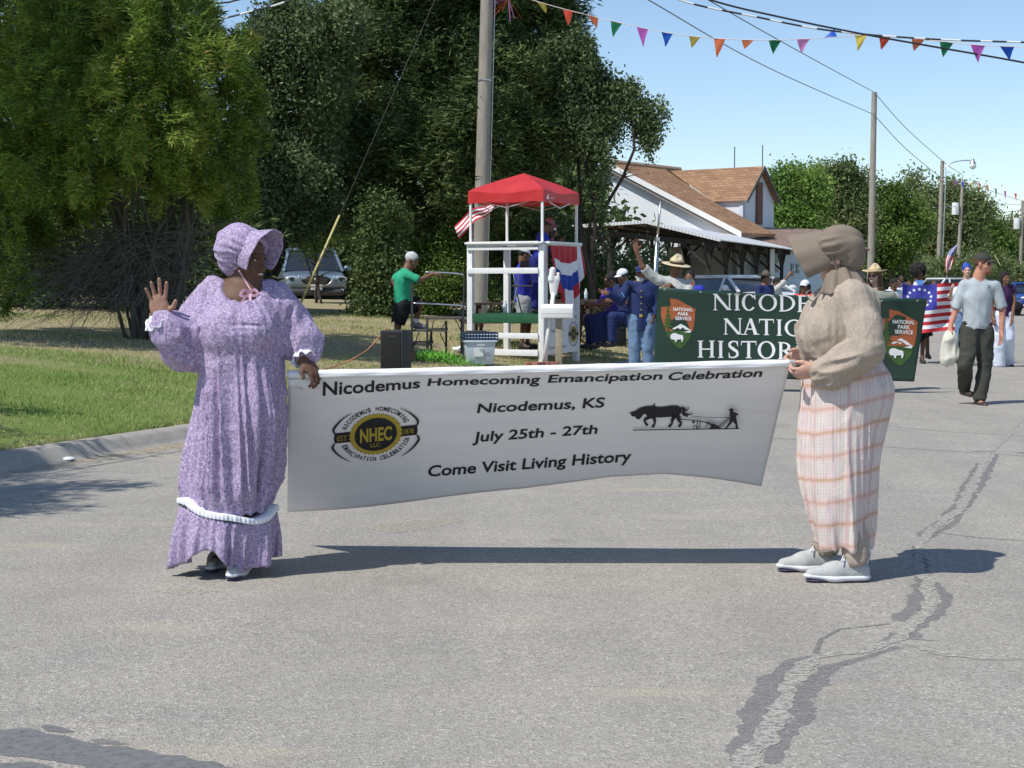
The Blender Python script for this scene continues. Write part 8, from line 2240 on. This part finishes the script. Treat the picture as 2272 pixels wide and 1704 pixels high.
for q in 'L': MB().tube([j5['a' + q] + V((0, 0, -.02)), j5['a' + q].lerp(j5['k' + q], .22)], .045, 10).build('sock', M_WHITE2, r5, smooth=True)
# announcer on the stand
yd = C0.z + zd; pd = C0 + P3(.35, .55, 0)
r6, j6, PP6, b6 = human('person in blue shirt and reddish cap speaking into a microphone on top of the stand', 1136 + 3500 * pd.x / pd.y, pd.y, 1.56, yd, (.75, -.3, -.35), (.9, -.3, 0),
    dict(head=(1219, 500), neck=(1208, 514), sR=(1207, 524, -.15), sL=(1200, 522, .15), chest=(1203, 545), pel=(1196, 590), eR=(1218, 545, -.2), wR=(1228, 524, -.15), eL=(1215, 548, .15), wL=(1240, 535, .1)), SK_BROWN, M_ROYAL, .45, .80, cloth((.02, .025, .16)), 1, M_DKSH, M_HAIRB, 'short', ('cap', cloth((.26, .10, .10)), None), 1.1, .012, hcurl=(.8, .6))
mc = empty('microphone', b6 + j6['wR'] + V((.02, -.02, .05)), 0, 'black hand microphone held up by the announcer on the stand', 'microphone')
MB().tube([(-.03, 0, -.10), (.0, 0, .04)], [.013, .016], 8).build('handle', M_BLACK, mc, smooth=True); MB().lathe([(.0, .09), (.02, .08), (.026, .06), (.022, .04), (.014, .035)], (0, 0, 0), 10).build('grille', M_STEEL, mc, smooth=True)
# man in blue behind the stand
human('man in royal blue shirt, white cap and grey shorts standing behind the stand', 1164, 26.3, 1.74, None, (.75, .3, -.25), (.8, -.4, 0), dict(head=(1163, 566), neck=(1160, 582), sR=(1166, 598, -.15), sL=(1156, 596, .15), chest=(1161, 612), pel=(1160, 660), hR=(1161, 668, -.08), hL=(1159, 668, .08), eR=(1176, 622, -.1), wR=(1190, 634, -.05)), SK_BROWN, M_ROYAL, .45, .88, M_GREYS, .5, M_DKSH, M_HAIRB, 'short', ('cap', M_TEE, None), 1.2, .012)
# seated people at the table on the right
def seated(label, px, pyh, Y, face, sk, sh, hair, hs, hat, g=1.1, sleeve=.45, arms=None, H=1.68, legs=M_NAVY, group=None):
    hx = U(px, pyh, Y); zb = hx.z - 1.14 * H / 1.72 - .02
    bf = V(face); bf.z = 0; bf.normalize(); br = bf.cross(V((0, 0, 1))); k = H / 1.72
    D = lambda r, f, z: br * (r * k) + bf * (f * k) + V((0, 0, z * k))
    J = dict(pel=D(0, -.02, .50), chest=D(0, .03, .82), neck=D(0, .06, 1.0), head=D(0, .10, 1.135), sR=D(.17, .05, .95), sL=D(-.17, .05, .95), eR=D(.22, .20, .72), eL=D(-.22, .20, .72), wR=D(.12, .42, .74), wL=D(-.12, .42, .74), hR=D(.09, .02, .47), hL=D(-.09, .02, .47), kR=D(.12, .42, .48), kL=D(-.12, .42, .48), aR=D(.12, .40, .08), aL=D(-.12, .40, .08))
    return human(label, px - 350 * bf.x * .1 * k / Y * 10, Y, H, zb, face, face, J, sk, sh, sleeve, .93, legs, 1, M_DKSH, hair, hs, hat, g, .012, group=group)
seated('seated woman in purple shirt leaning on the picnic table', 1352, 619, 26.0, (-.9, -.3, -.25), SK_BROWN, M_PURP, M_HAIRB, 'bun', None, 1.1)
seated('seated man in white cap and navy striped shirt at the picnic table', 1380, 610, 25.2, (-.8, -.55, -.25), SK_BROWN, M_NAVY, M_HAIRB, 'short', ('cap', M_TEE, None), 1.3)
# group far behind the green banner
human('person in royal blue shirt standing right behind the waving ranger', 1530, 24.5, 1.66, None, (-.3, -.9, 0), None, dict(), SK_BROWN, M_ROYAL, .45, .9, M_BLK, 1, M_DKSH, M_HAIRB, 'short', None, 1.15, .014)
human('man in dark brimmed hat and navy shirt in front of the shelter', 1697, 31, 1.66, None, (.5, -.6, 0), None, dict(), SK_BROWN, M_NAVY, .45, .9, M_BLK, 1, M_DKSH, M_HAIRB, 'short', ('straw', plain((.10, .085, .06), .8, name='dark_felt'), M_HATB), 1.15, .013)
human('person in loose light grey shirt stretching one arm towards the outbuilding', 1722, 33, 1.58, None, (.8, -.5, 0), None, dict(eR=(1738, 627), wR=(1749, 612)), SK_BROWN, cloth((.50, .49, .46)), .6, .85, M_BLK, 1, M_DKSH, M_HAIRB, 'short', None, 1.15, .013)
human('person with long dark braids in bright red shirt below the checked bonnet brim', 1786, 25, 1.50, None, (-.5, -.8, 0), None, dict(), SK_BROWN, cloth((.62, .05, .04)), .45, .9, M_BLK, 1, M_DKSH, M_HAIRB, 'braids', ('cap', M_TEE, None), 1.1, .012)
# girl with the flag, boy, and others on the road
Yk = 28.4
r7, j7, PP7, b7 = human('girl with a full round afro in white shirt holding the upper edge of the flag', 2038, Yk, 1.62, 0, (.35, -.93, 0), (0, -1, 0), dict(head=(2038, 604), neck=(2036, 622), eR=(2010, 650, -.1), wR=(2016, 626, -.25), eL=(2068, 650, -.1), wL=(2072, 626, -.25), aR=(2046, 796, -.2), kR=(2048, 750, -.1), aL=(2058, 786, .3), kL=(2056, 742, .1)), SK_DARK, M_TEE, .42, .88, M_BLK, .5, M_DKSH, M_HAIRB, 'afro', None, .9, .011, hcurl=(.9, .9), hdir=((V((0, -.6, -.4)), V((0, 0, -1)), V((1, 0, 0))), (V((0, -.6, -.4)), V((0, 0, -1)), V((-1, 0, 0)))))
MB().add([tuple(j7['neck'] + V(q)) for q in ((-.07, -.10, -.0), (.09, -.10, .0), (.03, -.155, -.11), (-.01, -.155, -.11))], [(0, 1, 2, 3)]).build('blue_collar', cloth((.08, .22, .52)), r7)
human('boy in white and blue shirt between the straw hat and the girl with the flag', 1981, 30, 1.55, 0, (.5, -.85, -.15), None, dict(), SK_DARK, M_TEE, .45, .9, M_NAVY, 1, M_DKSH, M_HAIRB, 'short', None, .95, .012)
human('small distant person in dark cap walking behind the boy', 1998, 52, 1.75, 0, (0, -1, 0), None, dict(), SK_DARK, cloth((.10, .08, .14)), .45, .9, M_NAVY, 1, M_DKSH, M_HAIRB, 'short', None, 1.1, .02)
human('distant person in white shirt just left of the boy', 1990, 40, 1.6, 0, (0, -1, 0), None, dict(), SK_BROWN, M_TEE, .45, .9, M_JEAN, 1, M_DKSH, M_HAIRB, 'short', None, 1.1, .018)
human('woman with a blue headscarf looking past the shoulder of the man in the cap', 2142, 27.5, 1.62, 0, (-.1, -1, 0), None, dict(head=(2145, 600), eR=(2108, 660, 0), wR=(2112, 640, -.3)), SK_PALE, M_TEE, .45, .88, M_JEAN, 1, M_DKSH, plain((.02, .06, .38), .6, name='blue_scarf'), 'bun', None, 1.0, .011)
r8, j8, PP8, b8 = human('black haired woman in dark purple top and wide white trousers near the right edge', 2226, 27.0, 1.66, 0, (.4, -.9, 0), (.3, -1, 0), dict(aR=(2216, 812, 0), aL=(2236, 806, .3), eL=(2250, 668), wL=(2246, 706, -.1)), SK_BROWN, cloth((.05, .02, .07)), .1, .9, cloth((.62, .66, .76)), 1, M_DKSH, M_HAIRB, 'braids', None, .95, .011, skirt=1.28)
bg = empty('shoulder_bag', b8 + V((.22, .0, 1.02)), 0, 'small black bag on the hip of the woman in white trousers', 'bag'); s = Sdf(); s.ell((0, 0, 0), (.11, .06, .10), .02); sdf_obj('pouch', s, .012, M_BLK, bg); MB().tube([(0, 0, .08), (-.06, -.02, .3), (-.12, 0, .44)], .008, 5).build('strap', M_BLK, bg)

# thirteen star flag carried by the girl
fo = U(2002, 628, 28.0); flag = empty('flag', fo, 0, 'American flag with a ring of stars stretched out between the children on the road', 'flag')
def fg(x, y, lift=0.0):
    u = (x - 2002) / 214.; v = (y - 630) / 106.
    p = U(x, y + 3 * math.sin(u * 9), 28.0 + .05 * math.sin(u * 12 + v * 2) + .03 * math.sin(u * 25 + v * 5) + .04 * math.sin(v * 9 + u * 3) * v - lift); return p - fo
W7, HH = 214, 106
for k in range(13):
    y0, y1 = 630 + HH * k / 13, 630 + HH * (k + 1) / 13; x0 = 2079 if k < 7 else 2002
    sheet('stripe', lambda u, v, y0=y0, y1=y1, x0=x0: fg(x0 + (2216 - x0) * u, y0 + (y1 - y0) * v), 40, 2, M_FR if k % 2 == 0 else M_FW, flag)
sheet('canton', lambda u, v: fg(2002 + 77 * u, 630 + HH * 7 / 13 * v), 18, 10, cloth((.05, .05, .30)), flag)
pr = Print(lambda x, y, l: fg(x, y, l) )
for i in range(13):
    a = 2 * PI * i / 13; cx, cy = 2040 + 26 * math.sin(a), 659 - 20 * math.cos(a); P_ = []
    for q in range(10): rr = 4.3 if q % 2 == 0 else 1.8; P_.append((cx + rr * math.sin(q * PI / 5), cy - rr * math.cos(q * PI / 5)))
    pr.k = 1; pr.poly(P_ if False else P_[::-1], 0, .004)
for i in range(13): pass
so = pr.build('stars', [M_TEE], flag)
# far flag on a staff
ff = U(2100, 574, 46); fl2 = empty('flag', ff, 0, 'small far American flag drooping from a slanted staff beside the slim pole', 'flag')
def f2(u, v):
    a = U(2122, 541, 46).lerp(U(2096, 572, 46), u) if u < .55 else U(2108, 557, 46).lerp(U(2094, 606, 46), (u - .3) / .7)
    a = U(2122, 541, 46) * (1 - u) ** 2 + U(2092, 566, 46) * 2 * u * (1 - u) + U(2098, 606, 46) * u * u
    b = U(2124, 545, 46) * (1 - u) ** 2 + U(2116, 572, 46) * 2 * u * (1 - u) + U(2108, 596, 46) * u * u
    return a.lerp(b, v) + V((0, .06 * math.sin(8 * v + 4 * u), 0)) - ff
flagcloth('cloth', f2, 20, 13, lambda u, v: 2 if u < .45 and not (int(u * 20) + int(v * 13)) % 3 == 0 else (1 if u < .45 else (0 if int(v * 13) % 2 == 0 else 1)), fl2, [M_FR, M_FW, M_FB])
MB().tube([U(2126, 536, 46) - ff, U(2096, 625, 46) - ff], .012, 5).build('staff', M_POLE, fl2)
for i, (a, b) in enumerate([((2207, 566), (2219, 588)), ]):
    p = U(*a, 26); o = MB().tube([V((0, 0, 0)), U(*b, 26) - p], .007, 5).build('flag_stick', plain((.68, .60, .25), .6, bump=0, name='yellow_stick'), None); o.location = p; tag(o, 'thin yellow stick held up between the man in the cap and the dark haired woman', 'stick')
